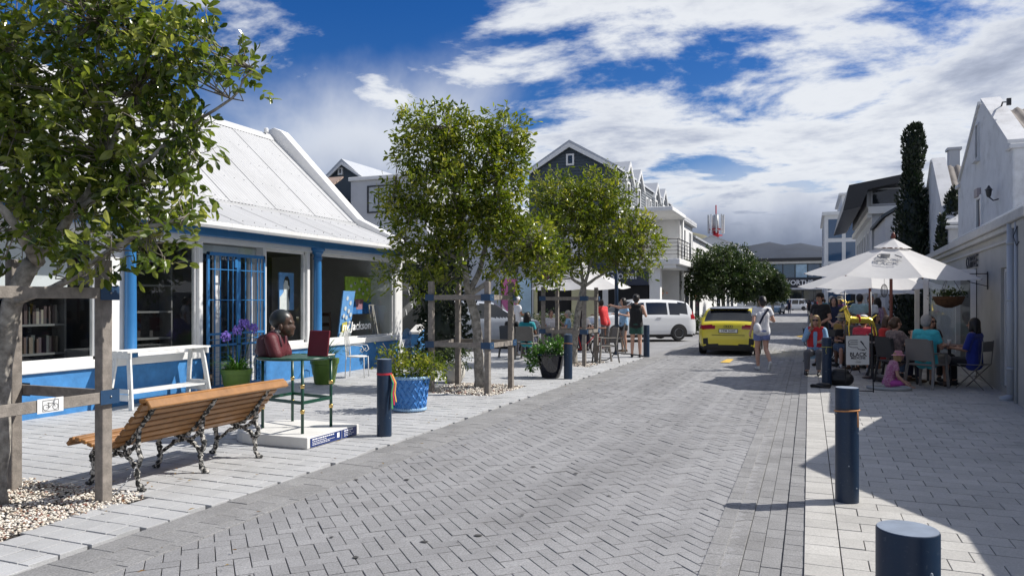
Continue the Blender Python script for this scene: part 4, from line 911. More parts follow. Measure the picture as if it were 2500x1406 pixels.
for x, y in ((-6.62, 42.35), (-6.72, 42.6)): b = MB(); b.tube([(x, y, 0), (x, y, 6.3)], .05, 8); b.build('downpipe', m_wpaint, g, True)
# next white houses along the left side
def house(name, label, x0, x1, y0, y1, ze, zr, m, roofm, wins, gable='front'):
    h = bld(name, label); b = MB(); b.box(x0, y0, 0, x1, y1, ze)
    b.prism([(x0, y0, ze), (x1, y0, ze), (x1, y0, ze), ((x0 + x1) / 2, y0, zr)][:2] + [((x0 + x1) / 2, y0, zr)], (0, y1 - y0, 0)); b.build('wall', m, h)
    xm = (x0 + x1) / 2
    for s_, xe in ((1, x1 + .2), (-1, x0 - .2)):
        dz = (zr - ze) / (x1 - xm) * .2
        b = MB(); b.prism([(xm, y0 - .2, zr + .02), (xe, y0 - .2, ze - dz + .02), (xe, y0 - .2, ze - dz + .14), (xm, y0 - .2, zr + .16)], (0, y1 - y0 + .4, 0)); b.build('roof', roofm, h)
    for w in wins: win(h, *w)
    return h
house('white_house', 'narrow white house with shallow grey roof beyond the gabled block', -11.5, -6.9, 48.2, 60, 5.7, 6.5, m_white, m_zinc, [((-6.89, 49.6, 3.6), (0, 1, 0), XP, .7, 1.5, m_dark), ((-6.89, 53, 3.6), (0, 1, 0), XP, .7, 1.5, m_dark), ((-6.89, 49.4, .2), (0, 1, 0), XP, 1.6, 2.2, m_dark), ((-6.89, 53, .2), (0, 1, 0), XP, 1.6, 2.2, m_dark)])
house('white_house', 'low white house with grey roof seen between street trees', -12.0, -7.2, 62, 84, 4.2, 5.3, m_white, m_zinc, [((-7.19, 64 + k * 4, .3), (0, 1, 0), XP, 2.2, 2.2, m_dark) for k in range(4)])
house('white_house', 'tall white house beside the glass fronted department store', -18, -8.6, 112, 128, 9.3, 11.2, m_white, m_white, [((-8.59, 114, 7.2), (0, 1, 0), XP, 1.6, 1.6, m_dark), ((-12, 111.98, 6.8), (1, 0, 0), YM, 1.4, 1.6, m_dark)])
# department store across the end of the street
s_ = bld('department_store', 'wide dark glazed department store closing the end of the street'); SY = 150.
b = MB(); b.box(-22, SY, 0, 16, SY + 20, 9.2); b.build('wall', m_slate, s_)
b = MB(); b.box(-22, SY - 1.2, 9.2, 16, SY + 20, 9.75); b.build('roof', m_dark, s_)
b = MB(); b.box(-22, SY - .5, 8.7, 16, SY - .02, 9.15); b.build('cornice', m_white, s_)
b = MB(); b.box(-22, SY - 1.0, 4.2, 16, SY - .03, 5.9); sb = b.build('shop_sign', mat('store_sign', (.008, .010, .022), .4), s_)
text('lettering', 'WOOLWORTHS', 1.25, mat('sign_white', (.75, .76, .78), .5), sb, (-3.9, SY - 1.06, 5.05), (1, 0, 0), extrude=.03, offset=.02)
b = MB(); b.box(-22, SY - 1.6, 3.75, 16, SY - .04, 4.1); b.build('canopy', m_greyplaster, s_)
pc = [m_bglass, mat('poster_pale', (.35, .50, .62), .5, var=.3, vscale=.8), m_bglass, mat('poster_teal', (.10, .26, .34), .4, var=.3, vscale=.9), m_bglass]
for k in range(16): win(s_, (-20 + k * 2.2, SY - .03, 6.0), (1, 0, 0), YM, 2.15, 2.65, m_slate, pc[(k * 3 + k // 4) % 5], fw=.08)
for k in range(9): win(s_, (-20 + k * 3.8, SY - .02, .1), (1, 0, 0), YM, 3.6, 3.6, m_dark, m_wglass, fw=.12, nx=2, name='shop_window')
# telecom mast
c = D(1748, 735, 120); mst = thing('telecom_mast', 'red and white telecom mast with clustered antenna panels', 'mast', (c.x, c.y, 0)); m_red = mat('mast_red', (.42, .02, .03), .5); m_mw = mat('mast_white', (.42, .43, .44), .5)
for k in range(6):
    z0, z1 = k * 2.6, (k + 1) * 2.6; b = MB(); b.tube([(0, 0, z0), (0, 0, z1)], [.62 - k * .035, .62 - (k + 1) * .035], 12); b.build('shaft_section', m_red if k % 2 == 0 else m_mw, mst, True)
for z in (12.2, 13.2): b = MB(); b.lathe([(1.05, z), (1.05, z + .12)], 12); b.build('platform', m_red, mst)
for k in range(9):
    a = k * 2 * math.pi / 9; b = MB(); b.beam((1.25 * math.cos(a), 1.25 * math.sin(a), 12.6), (1.25 * math.cos(a), 1.25 * math.sin(a), 15.6), .38, .2); b.build('antenna', m_mw if k % 3 else m_greyplaster, mst)
    if k % 2 == 0: b = MB(); b.tube([(1.5 * math.cos(a), 1.5 * math.sin(a), 9.0), (1.5 * math.cos(a), 1.5 * math.sin(a), 11)], .07, 6); b.beam((0, 0, 9.6), (1.5 * math.cos(a), 1.5 * math.sin(a), 9.6), .06, .06); b.build('bracket', m_dark, mst)
b = MB(); b.tube([(0, 0, 15.4), (0, 0, 17.2)], .10, 6); b.build('spike', m_red, mst)
# white building, slate cottage and tiled roof behind the gallery
wb = bld('white_block', 'flat roofed white building with dark framed window behind the gallery')
b = MB(); b.box(-16.55, 24.3, 0, -13.2, 27.0, 6.25); b.build('wall', m_greyplaster, wb); b = MB(); b.box(-16.62, 24.2, 6.25, -13.1, 27.1, 6.40, bev=.02); b.build('cornice', m_wpaint, wb); b = MB(); b.box(-16.6, 24.25, 4.3, -13.2, 24.299, 4.45); b.build('string_course', m_wpaint, wb)
win(wb, (-15.78, 24.29, 4.98), (1, 0, 0), YM, 1.5, 1.05, m_dark, mat('net_curtain', (.42, .45, .47), .5, var=.2, vscale=6), fw=.05, nx=3)
b = MB(); b.tube([(-14.4, 26, 6.4), (-14.4, 26, 7.4)], .02, 5); b.build('aerial', m_dark, wb)
h = house('slate_cottage', 'small slate grey gabled cottage roof peeping over the gallery parapet', VY(797, 430, 27.2).x, VY(884, 430, 27.2).x, 27.2, 36, VY(884, 436, 27.2).z, VY(833, 399, 27.2).z, m_slate, m_zinc, [((VY(826, 425, 27.18).x, 27.18, VY(826, 428, 27.18).z), (1, 0, 0), YM, .24, .32)])
b = MB()
pk = VY(833, 399, 26.96)
for px_e in (794, 889): pe = VY(px_e, 437, 26.96); b.prism([(pk.x, 26.96, pk.z - .06), (pe.x, 26.96, pe.z - .06), (pe.x, 26.96, pe.z + .05), (pk.x, 26.96, pk.z + .06)], (0, .04, 0))
b.build('bargeboard', m_wpaint, h)
house('white_house', 'white house with pale metal roof between the gallery and slate block', -23, -15.9, 44, 54, 6.2, 8.3, m_white, m_zinc, [((-15.89, 45.5, 3.6), (0, 1, 0), XP, 1.2, 1.5, m_dark), ((-18.5, 43.98, 3.4), (1, 0, 0), YM, 1.2, 1.5, m_dark)])
tb = bld('tiled_house', 'slate walled house with pale clay tiled roof behind gallery parapet'); m_tile = mat('clay_tile', (.34, .25, .20), .85, var=.25, vscale=4)
b = MB(); b.box(-21.6, 23.6, 0, -17.0, 24.9, 5.65); b.build('wall', m_slate, tb)
for k in range(7): b = MB(); b.prism([(-21.9, 23.3 + k * .22, 5.65 + k * .13), (-21.9, 23.56 + k * .22, 5.81 + k * .13), (-21.9, 23.56 + k * .22, 5.75 + k * .13), (-21.9, 23.3 + k * .22, 5.58 + k * .13)], (4.6, 0, 0)); b.build('tile_course', m_tile, tb)
# ---------------------------------------------------------------- right-hand side: shop out of frame whose gable shades the pavement
ns_ = bld('corner_shop', 'cream shop with low street gable shading the right pavement'); RX0 = 3.02
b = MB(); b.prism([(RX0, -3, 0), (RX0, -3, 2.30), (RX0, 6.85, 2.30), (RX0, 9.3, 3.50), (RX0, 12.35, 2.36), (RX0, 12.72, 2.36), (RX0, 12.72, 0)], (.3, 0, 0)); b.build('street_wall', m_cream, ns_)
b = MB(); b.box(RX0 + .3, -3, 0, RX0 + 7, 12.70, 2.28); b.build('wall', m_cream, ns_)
for s0, s1, z0, z1 in ((6.85, 9.3, 2.30, 3.50), (12.35, 9.3, 2.36, 3.50)): b = MB(); b.quad((RX0 + .3, s0, z0 - .12), (RX0 + .3, s1, z1 - .12), (RX0 + 7, s1, z1 - .12), (RX0 + 7, s0, z0 - .12)); b.build('roof', m_zinc, ns_)
win(ns_, (RX0 - .005, 3.4, .7), (0, 1, 0), XM, 1.8, 1.3, m_wpaint, fw=.07, nx=2, sill=m_cream); win(ns_, (RX0 - .005, 8.4, .05), (0, 1, 0), XM, 1.1, 2.1, m_wpaint, fw=.09, nz=2, name='door')
# ---------------------------------------------------------------- coffee shop
CA = R(-1.8)
cf = bld('coffee_shop', 'single storey cream coffee shop with moulded cornice and grey downpipe'); cf.location = (3.05, 12.74, 0); cf.rotation_euler.z = CA
def cbx(name, boxes, mt, bev=.0, parent=None):
    b = MB()
    for q in boxes: b.box(*q, bev=bev)
    return b.build(name, mt, parent or cf)
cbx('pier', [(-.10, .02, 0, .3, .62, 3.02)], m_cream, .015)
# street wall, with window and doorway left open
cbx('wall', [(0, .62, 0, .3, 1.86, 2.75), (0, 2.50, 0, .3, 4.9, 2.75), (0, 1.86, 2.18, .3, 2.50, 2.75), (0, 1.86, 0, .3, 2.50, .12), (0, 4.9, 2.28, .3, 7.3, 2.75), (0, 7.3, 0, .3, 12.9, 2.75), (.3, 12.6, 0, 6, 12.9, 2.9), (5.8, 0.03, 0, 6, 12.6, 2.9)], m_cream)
cbx('cornice', [(-.16, .02, 2.84, .3, 12.95, 2.99), (-.10, .02, 2.752, .3, 12.93, 2.84), (-.045, .63, 2.58, -.001, 12.92, 2.63)], mat('cornice_paint', (.46, .455, .44), .8, var=.08, dirt=.25), .012)
cbx('roof_deck', [(-.05, .03, 2.992, 6, 12.9, 3.03)], mat('pale_roof_deck', (.45, .48, .54), .7, var=.1))
cbx('parapet', [(.55, .05, 3.03, .75, 12.9, 3.36), (.55, 12.75, 3.03, 3.4, 12.93, 3.36)], m_greyplaster, .01); cbx('parapet_flashing', [(.53, .06, 3.06, .549, 12.9, 3.12)], mat('navy_flashing', (.01, .02, .10), .4)); cbx('parapet_coping', [(.50, .05, 3.361, .80, 12.9, 3.40)], m_wpaint, .008)
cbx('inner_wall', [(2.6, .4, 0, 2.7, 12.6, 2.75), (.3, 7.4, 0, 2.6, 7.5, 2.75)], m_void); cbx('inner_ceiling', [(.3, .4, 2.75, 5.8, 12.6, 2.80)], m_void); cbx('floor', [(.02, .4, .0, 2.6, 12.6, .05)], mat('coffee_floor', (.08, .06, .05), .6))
win(cf, (.10, 2.47, .13), (0, -1, 0), XM, .58, 2.04, m_wpaint, m_wglass, fw=.06, nz=1, name='shop_window')
b = MB(); b.tube([(-.09, 1.16, .10), (-.09, 1.16, 2.86)], .062, 12); b.tube([(-.09, 1.16, .10), (-.12, 1.14, .05), (-.24, 1.10, .02)], .062, 10); b.tube([(-.09, .78, .0), (-.09, .78, 2.86)], .030, 8)
for z in (.5, 1.6, 2.5): b.lathe([(.07, z), (.07, z + .05)], 12, (-.09, 1.16, 0))
b.build('downpipe', mat('grey_pvc_pipe', (.42, .44, .46), .5), cf, True)
b = MB(); b.tube([(-.02, .70, 2.86), (-.03, .69, 2.2), (-.035, .70, 1.3), (-.03, .69, .4)], .008, 5); b.tube([(-.06, .70, 2.86), (-.14, .74, 2.6), (-.12, .62, 2.45), (-.11, .5, 2.5)], .007, 5); b.build('cable', m_dark, cf, True)
text('lettering', 'COFFEE', .36, mat('navy_letter', (.015, .018, .03), .5), cf, (-.03, 5.35, 2.42), (0, -1, 0), extrude=.010, offset=.003, space=1.12)
# open glazed doors
for y, ang in ((4.92, R(75)), (7.05, R(100))):
    d = bpy.data.objects.new('open_door', None); COL.objects.link(d); d.parent = cf; d.location = (-.01, y, .06); d.rotation_euler.z = ang; d.empty_display_size = .1
    b = MB(); b.box(-.02, 0, 0, .02, .10, 2.2); b.box(-.02, .86, 0, .02, .96, 2.2); b.box(-.02, .1, 0, .02, .86, .35); b.box(-.02, .1, 2.1, .02, .86, 2.2); b.build('door_frame', m_wpaint, d)
    b = MB(); b.quad((0, .1, .35), (0, .86, .35), (0, .86, 2.1), (0, .1, 2.1)); b.build('pane', m_glass, d)
text('lettering', 'OPEN', .1, m_letter, cf, (-.75, 4.98, 1.0), (1, 0, 0))
bpy.data.objects.remove(bpy.data.objects[[o.name for o in cf.children if o.name.startswith('lettering')][-1]])
b = MB(); b.tube([(-.02, 3.6, 2.12), (-.6, 3.6, 2.12)], .010, 6); b.tube([(-.02, 3.6, 1.88), (-.3, 3.6, 1.96), (-.5, 3.6, 2.11)], .008, 6); b.tube([(-.02, 3.6, 1.82), (-.02, 3.6, 2.16)], .012, 6); b.build('basket_bracket', m_dark, cf)
hb = thing('hanging_basket', 'coir hanging basket with brown plants beside the coffee shop door', 'basket', (3.05 - .55, 12.74 + 3.6, 1.47)); b = MB(); b.lathe([(.06, 0), (.22, .07), (.27, .18), (.28, .22)], 16); b.build('coir_bowl', mat('coir', (.10, .05, .025), 1, var=.3, vscale=30, bump=.8), hb, True)
b = MB()
for a in (0, 2.1, 4.2): b.tube([(.27 * math.cos(a), .27 * math.sin(a), .2), (0, 0, .68)], .005, 4)
b.build('chain', m_dark, hb)
C = RNG.normal(0, 1, (260, 3)) * np.array([.12, .12, .05]) + np.array([0, 0, .26]); Dm = RNG.normal(0, 1, (260, 3)) + np.array([0, 0, .4]); V, F, fk = leaves(C, Dm, RNG.uniform(.05, .09, 260), .5); o = link('foliage', grid_mesh('foliage', V, F, m_leafD, np.repeat(RNG.random(260), fk)), hb); o['kind'] = 'stuff'
# ---------------------------------------------------------------- tall white gable and its smaller neighbour
m_fib = mat('brown_grey_roofing', (.20, .18, .165), .85, var=.25, vscale=3, dirt=.2)
def capegable(label, x, y0, y1, zs, zp, ybase_l, zl, winlist):
    h = bld('cape_gable_house', label); ym = (y0 + y1) / 2
    out2 = [(y0, 0), (y0, zs), (y0 + .32, zs + .14), (ym - .35, zp - .05), (ym - .12, zp), (ym + .12, zp), (ym + .35, zp - .05), (y1 - .32, zs + .14), (y1, zs), (y1, 0)]
    b = MB(); b.prism([(x, a, z) for a, z in out2], (.38, 0, 0)); o = b.build('gable_wall', m_whiteold, h); bv = o.modifiers.new('b', 'BEVEL'); bv.width = .05; bv.segments = 2; bv.limit_method = 'ANGLE'
    b = MB()
    for sy, ey in ((y0 - .08, y0 + .42), (y1 - .42, y1 + .08)): b.box(x - .08, sy, zs - .04, x + .46, ey, zs + .08, bev=.02)
    b.build('kneeler', m_whiteold, h)
    # coping strips on the slopes
    for a0, z0, a1, z1 in ((y0 + .25, zs + .14, ym - .2, zp + .02), (y1 - .25, zs + .14, ym + .2, zp + .02)):
        b = MB(); b.prism([(x - .05, a0, z0), (x - .05, a1, z1), (x - .05, a1, z1 + .09), (x - .05, a0, z0 + .09)], (.48, 0, 0)); b.build('coping', m_whiteold, h)
    b = MB(); b.box(x + .38, y0 + .15, 0, x + 9, y1 - .15, zs - .1); b.build('wall', m_whiteold, h)
    # profiled roofing, ridge runs away from the street
    for sg in (-1, 1):
        n = int(8.6 / .25 * 4); V = []; ye = ym + sg * (ym - y0 + .25)
        sl = math.hypot(ye - ym, zp - .25 - zs + .25)
        for k in range(n + 1):
            xx = x + .38 + 8.6 * k / n; a = .05 * math.sin(2 * math.pi * k / 4 / 1.0 + 0)
            a = .045 * math.sin(2 * math.pi * (xx - x) / .27); V += [(xx, ym, zp - .22 + a), (xx, ye, zs - .25 + a)]
        o = link('roof', grid_mesh('roof', V, [(2 * k, 2 * k + 1, 2 * k + 3, 2 * k + 2) for k in range(n)], m_fib, smooth=True), h)
    for w in winlist: win(h, *w[:6], sill=m_whiteold, fw=w[6] if len(w) > 6 else .05)
    return h
cg = capegable('tall white plastered gable house with wall lantern behind the coffee shop', 4.6, 21.2, 28.3, 5.35, 7.28, 0, 0, [((4.595, 25.35, 5.75), (0, -1, 0), XM, .42, 1.05, m_whiteold), ((4.595, 25.25, 3.3), (0, -1, 0), XM, .75, 1.35, m_wpaint, .1)])
b = MB(); b.tube([VX(2412, 268, 4.9), VX(2432, 266, 4.9), VX(2444, 262, 4.9), VX(2448, 250, 4.9), VX(2462, 249, 4.9)], .022, 6); q_ = VX(2463, 249, 4.9); b.box(q_.x - .05, q_.y - .04, q_.z - .09, q_.x + .05, q_.y + .04, q_.z + .09); b.build('vent_pipe', m_dark, cg)
wl = MB(); q_ = VX(2414, 478, 4.38); lx, ly, lz = q_; wl.tube([(4.6, ly, lz - .10), (4.48, ly, lz - .13), (lx, ly, lz - .03)], .018, 6); wl.lathe([(.03, -.04), (.055, 0), (.075, .14), (.10, .15), (.05, .20), (.012, .27)], 8, (lx, ly, lz)); wl.build('wall_lantern', m_dark, cg)
b = MB(); b.box(4.50, 24.75, 4.62, 4.595, 25.2, 4.86); b.build('plaque', mat('plaque', (.35, .30, .30), .6), cg)
capegable('smaller white gable with brown profiled roof behind the tall cypress', 4.6, 30.2, 37.4, 4.2, 7.2, 0, 0, [])
# ---------------------------------------------------------------- further right-hand buildings
gh = bld('grey_house', 'grey plastered house with dark edged sloping roof behind the cypress'); 
b = MB(); b.prism([(3.4, 39.5, 0), (3.4, 39.5, 5.6), (5.0, 39.5, 6.6), (11, 39.5, 8.6), (11, 39.5, 0)], (0, 6.5, 0)); b.build('wall', m_greyplaster, gh)
b = MB(); b.prism([(3.2, 39.3, 5.55), (5.0, 39.3, 6.65), (11, 39.3, 8.65), (11, 39.3, 8.8), (5.0, 39.3, 6.8), (3.2, 39.3, 5.7)], (0, 6.9, 0)); b.build('roof', m_slate, gh)
b = MB(); b.box(6.3, 41, 6.0, 6.75, 41.6, 8.9); b.box(6.22, 40.95, 8.9, 6.83, 41.65, 9.02); b.build('chimney', m_greyplaster, gh)
db = bld('modern_block', 'grey block with deep dark overhanging mono pitch roof')
b = MB(); b.box(3.3, 46.2, 0, 14, 62, 6.9); b.box(VY(2116, 470, 46.4).x, 46.4, 6.9, 14, 61, VY(2116, 464, 46.4).z); b.build('wall', m_greyplaster, db)
b = MB(); b.prism([VY(px, py, 45.2) for px, py in ((2058, 515), (2073, 452), (2240, 418), (2240, 436), (2120, 462), (2102, 505))], (0, 17, 0)); b.build('roof', m_dark, db)
b = MB(); b.box(3.1, 45.9, 6.5, 14, 46.19, 6.9); b.box(3.05, 46.1, 6.3, 3.299, 62, 6.6); b.box(3.05, 46.1, 3.2, 3.299, 62, 3.4); b.build('band', m_wpaint, db)
win(db, (VY(2126, 492, 46.38).x, 46.38, 7.0), (1, 0, 0), YM, 1.5, .95, m_greyplaster, m_wglass, fw=.08)
for k in range(5):
    for z in (1.0, 4.0): win(db, (3.29, 48 + k * 2.6, z), (0, 1, 0), XM, 1.0, 1.7, m_wpaint, m_wglass, fw=.08)
gb = bld('glass_tower', 'white framed four storey block with blue glass panels')
b = MB(); b.box(1.6, 88, 0, 12, 104, 11.0); b.box(3.4, 90, 11.0, 12, 104, 13.4); b.build('wall', m_white, gb); b = MB(); b.box(1.35, 87.7, 11.0, 12.2, 104, 11.35); b.box(3.1, 89.7, 13.4, 12, 104, 13.6); b.build('cornice', m_white, gb)
for k in range(3):
    for z in (.8, 3.5, 5.9, 8.4): win(gb, (1.9 + k * 1.75, 87.98, z), (1, 0, 0), YM, 1.5, 2.2, m_white, m_bglass, fw=.06)
for k in range(4):
    for z in (.8, 3.5, 5.9, 8.4): win(gb, (1.59, 89 + k * 3.4, z), (0, 1, 0), XM, 2.8, 2.2, m_white, m_bglass, fw=.06)
# plain street frontage filling the right side between these
fb = bld('shop_row', 'long pale shop row under the awnings beyond the cafe umbrellas'); b = MB(); b.box(4.2, 62.5, 0, 12, 87.5, 4.2); b.build('wall', m_greyplaster, fb); b = MB(); b.box(3.9, 62.4, 4.2, 12, 87.6, 4.5); b.build('roof', m_zinc, fb)
for k in range(7): win(fb, (4.19, 63.5 + k * 3.4, .2), (0, 1, 0), XM, 2.6, 2.4, m_dark, m_wglass, fw=.1, nx=2, name='shop_window')
# ================================================================ street furniture
PZ = .016                                             # top of the pavements
def bollard(loc, label, band=None, h=.90):
    t = thing('bollard', label, 'bollard', loc, random.uniform(0, 6), 'navy steel bollards along the street')
    b = MB(); b.lathe([(.087, -.05), (.087, h - .004), (.0855, h)], 32); b.build('post', m_navy, t, 40)
    b = MB(); b.lathe([(.084, h + .0005), (.0835, h + .0025), (.02, h + .003)], 32); b.build('cap', mat('cap_sky_reflection', (.20, .24, .30), .35, var=.2, vscale=12), t, 40)  # cap colour holds a painted sky reflection
    b = MB(); b.lathe([(.0885, .735), (.0885, .742)], 32, cap=(False, False)); b.build('seam', m_dark, t, True)
    if band:
        b = MB(); b.tube([(.091 * math.cos(a), .091 * math.sin(a), .72 + .008 * math.sin(a)) for a in np.linspace(0, 6.283, 24)], .006, 6); o = b.build('cord', band, t, True)
        b = MB(); b.tube([(.0, .093, .72), (.012, .105, .66), (.0, .098, .60)], .005, 5); b.build('cord_end', band, t, True)
    b = MB()
    for k in range(7):
        a = random.uniform(0, 6.28); z = random.uniform(.1, .85); b.ball((.0868 * math.cos(a), .0868 * math.sin(a), z), (.006, .006, .007), 6, 4)
    b.build('paint_chips', mat('paint_chip', (.22, .26, .30), .7), t)
    return t
bollard((.275, 2.50, PZ), 'navy bollard with chipped paint in the narrow sunlit strip by the kerb')
bollard((.28, 6.41, PZ), 'navy bollard wound with thin orange cord on the sunlit kerb', mat('orange_cord', (.55, .24, .08), .7))
bollard((.31, 15.05, PZ), 'navy bollard beside the white cafe sign with yellow cord', mat('yellow_cord', (.45, .42, .10), .7))
b1 = bollard((-4.65, 7.51, PZ), 'navy bollard with red ribbon tied on beside blue basket planter')
bollard((-4.57, 14.42, PZ), 'navy bollard standing beside the glossy black planter', mat('orange_cord', (.55, .24, .08), .7))
bollard((-4.30, 20.95, PZ), 'navy bollard behind the person in black vest at the corner')
for x, y in ((.3, 27.0), (.3, 32.0), (-4.6, 41.0)): bollard((x, y, PZ), {27.0: 'navy bollard on the kerb past the second cafe umbrella', 32.0: 'navy bollard on the kerb before the grey house', 41.0: 'navy bollard across the side street by the white piers'}[y])
m_ribr = mat('red_ribbon', (.45, .02, .04), .5); m_ribg = mat('green_ribbon', (.05, .25, .06), .5); m_riby = mat('yellow_ribbon', (.6, .35, .06), .5)
b = MB(); b.lathe([(.089, .715), (.091, .725), (.089, .74)], 28, cap=(False, False)); b.build('ribbon_band', m_ribr, b1, True)
b1.rotation_euler.z = R(2)
for mt_, dx, l in ((m_ribr, 0, .36), (m_riby, .02, .33), (m_ribg, -.018, .40)):
    b = MB(); pts = [(.094, dx, .725), (.13, dx * 1.5 + .02, .62), (.12, dx * 2, .5), (.135, dx * 2.4, .725 - l)]
    for k in range(3):
        p, q = pts[k], pts[k + 1]; b.add([(p[0], p[1] - .013, p[2]), (p[0], p[1] + .013, p[2]), (q[0], q[1] + .014, q[2]), (q[0], q[1] - .014, q[2])], [(0, 1, 2, 3)])
    b.build('ribbon_tail', mt_, b1)
# --- timber tree guards
m_brk = mat('navy_bracket', (.018, .055, .12), .45, var=.1)
m_tbolt = mat('bolt', (.35, .36, .38), .4, metal=1)
def guard(x0, x1, y0, y1, label, plate=False, hh=1.95):
    t = thing('tree_guard', label, 'tree guard', ((x0 + x1) / 2, (y0 + y1) / 2, 0), 0, 'timber tree guards'); w_, l = (x1 - x0) / 2, (y1 - y0) / 2
    for sx in (-1, 1):
        for sy in (-1, 1):
            b = MB(); x, y = sx * w_, sy * l; b.box(x - .045, y - .045, -.1, x + .045, y + .045, hh + random.uniform(-.03, .02), bev=.005); b.build('post', m_timber, t)
    for z in (.80, 1.62):
        for sx in (-1, 1): b = MB(); b.box(sx * (w_ + .048), -l - .05, z, sx * (w_ + .075), l + .05, z + .085, bev=.003); b.build('rail', m_timber, t)
        for sy in (-1, 1): b = MB(); b.box(-w_ - .04, sy * (l + .047), z + .002, w_ + .04, sy * (l + .073), z + .087, bev=.003); b.build('rail', m_timber, t)
        for sx in (-1, 1):
            for sy in (-1, 1):
                b = MB(); xo, yo = sx * (w_ + .078), sy * (l + .078)
                b.box(xo, sy * (l + .079), z - .012, xo + sx * .004, sy * (l - .09), z + .10); b.box(sx * (w_ + .079), yo, z - .012, sx * (w_ - .09), yo + sy * .004, z + .10); br = b.build('bracket', m_brk, t)
                b = MB(); b.ball((xo + sx * .006, sy * l, z + .045), .009, 8, 5); b.build('bolt', m_tbolt, br, True)
    if plate:
        xo = w_ + .0785; b = MB(); b.box(xo, -l + .46, .79, xo + .003, -l + .66, .895); p = b.build('sign_plate', m_wpaint, t)
        b = MB(); cy, cz = -l + .56, .838
        for dy in (-.036, .036): b.tube([(xo + .004, cy + dy + .021 * math.cos(a), cz - .008 + .021 * math.sin(a)) for a in np.linspace(0, 6.283, 14)], .0018, 4)
        for a_, c_ in (((-.036, -.008), (-.008, -.01)), ((-.008, -.01), (.022, .022)), ((-.018, .018), (.022, .022)), ((-.018, .02), (-.008, -.01)), ((.022, .022), (.036, -.008)), ((.018, .032), (.03, .034)), ((-.026, .024), (-.010, .024)), ((-.06, .042), (.06, .042)), ((-.06, -.036), (.06, -.036)), ((-.06, -.036), (-.06, .042)), ((.06, -.036), (.06, .042))): b.tube([(xo + .004, cy + a_[0], cz + a_[1]), (xo + .004, cy + c_[0], cz + c_[1])], .0018, 4)
        b.build('bicycle_mark', m_dark, p)
    return t
guard(-6.27, -5.21, 3.17, 4.23, 'weathered timber tree guard with bicycle plate beside the bench', True)
guard(-6.16, -5.08, 11.5, 12.56, 'weathered timber tree guard beside the blue basket planter')
guard(-6.2, -5.13, 17.5, 18.6, 'weathered timber tree guard near the seated cafe guests')
# --- slatted bench with cast-iron frames; back towards the street
bn = thing('park_bench', 'curved wooden slat bench on flaking cast iron legs', 'bench', (-5.42, 5.28, PZ)); 
# side profile: x (towards street = +), z
prof = [(-.455, .375), (-.42, .405), (-.35, .41), (-.28, .395), (-.21, .375), (-.14, .36), (-.07, .355), (.00, .365), (.065, .395), (.12, .445), (.17, .50), (.22, .555), (.27, .61), (.32, .665), (.37, .72)]
HL = .85
for k, (x, z) in enumerate(prof):
    if k == 0 or k == len(prof) - 1: pass
    a = prof[max(k - 1, 0)]; c = prof[min(k + 1, len(prof) - 1)]; ang = math.atan2(c[1] - a[1], c[0] - a[0])
    w_ = .064 if k < len(prof) - 1 else .085
    b = MB(); T = Matrix.Translation((x, 0, z)) @ Matrix.Rotation(-ang, 4, 'Y'); b.box(-w_ / 2 + .004, -HL + random.uniform(-.004, .004), -.018, w_ / 2 - .004, HL, .018, 0, .006, T); b.build('slat', m_pine, bn)
T = Matrix.Translation((.462, 0, .742)) @ Matrix.Rotation(R(52), 4, 'Y'); b = MB(); b.box(-.038, -HL, -.014, .038, HL, .018, 0, .006, T); b.build('top_rail', m_pine, bn); T = Matrix.Translation((.405, 0, .772)) @ Matrix.Rotation(R(-6), 4, 'Y'); b = MB(); b.box(-.045, -HL, -.016, .038, HL, .018, 0, .006, T); b.build('top_rail', m_pine, bn)
def crook(pts, r0, r1, seed):                          # knobbly branch-like casting
    rr = random.Random(seed); P_ = [Vector(p) for p in pts]; q, rad = [], []
    for i in range(len(P_) - 1):
        for s in range(5):
            f = s / 5; q.append(P_[i].lerp(P_[i + 1], f) + Vector((rr.gauss(0, .003), rr.gauss(0, .003), rr.gauss(0, .003)))); u = (i + f) / (len(P_) - 1); rad.append((r0 * (1 - u) + r1 * u) * rr.choice((.85, .95, 1.0, 1.05, 1.35)))
    q.append(P_[-1]); rad.append(r1); return q, rad
for yy in (-.72, -.02, .70):
    b = MB(); sd_ = int(yy * 100) + 200
    def C2(pts, r0, r1, n=0): q, r_ = crook([(x, yy, z) for x, z in pts], r0, r1, sd_ + n); b.tube(q, r_, 8)
    C2([(.25, .0), (.20, .06), (.19, .18), (.24, .27), (.20, .36), (.22, .50)], .022, .020, 1)       # rear leg
    C2([(-.36, .0), (-.32, .06), (-.30, .16), (-.33, .25), (-.26, .37)], .024, .022, 2)                 # front leg
    C2([(.19, .18), (.12, .26), (.0, .30), (-.12, .26), (-.30, .15)], .018, .018, 3)                   # lower cross
    C2([(.20, .40), (.10, .31), (.0, .29), (-.10, .32), (-.24, .36)], .018, .018, 4)
    C2([(-.06, .31), (-.03, .36), (.05, .37), (.06, .33)], .012, .012, 5)
    C2([(-.42, .37), (-.3, .365), (-.1, .33), (.03, .345), (.13, .42), (.23, .53), (.31, .62), (.40, .725)], .022, .020, 6)   # seat and back support
    for fx in (.25, -.36): b.ball((fx, yy, .012), (.05, .03, .018), 8, 5)
    b.build('iron_frame', m_iron, bn, True)
ch = thing('steel_chain', 'thin steel chain between bench leg and tree guard post', 'chain', (-5.2, 4.3, PZ)); b = MB()
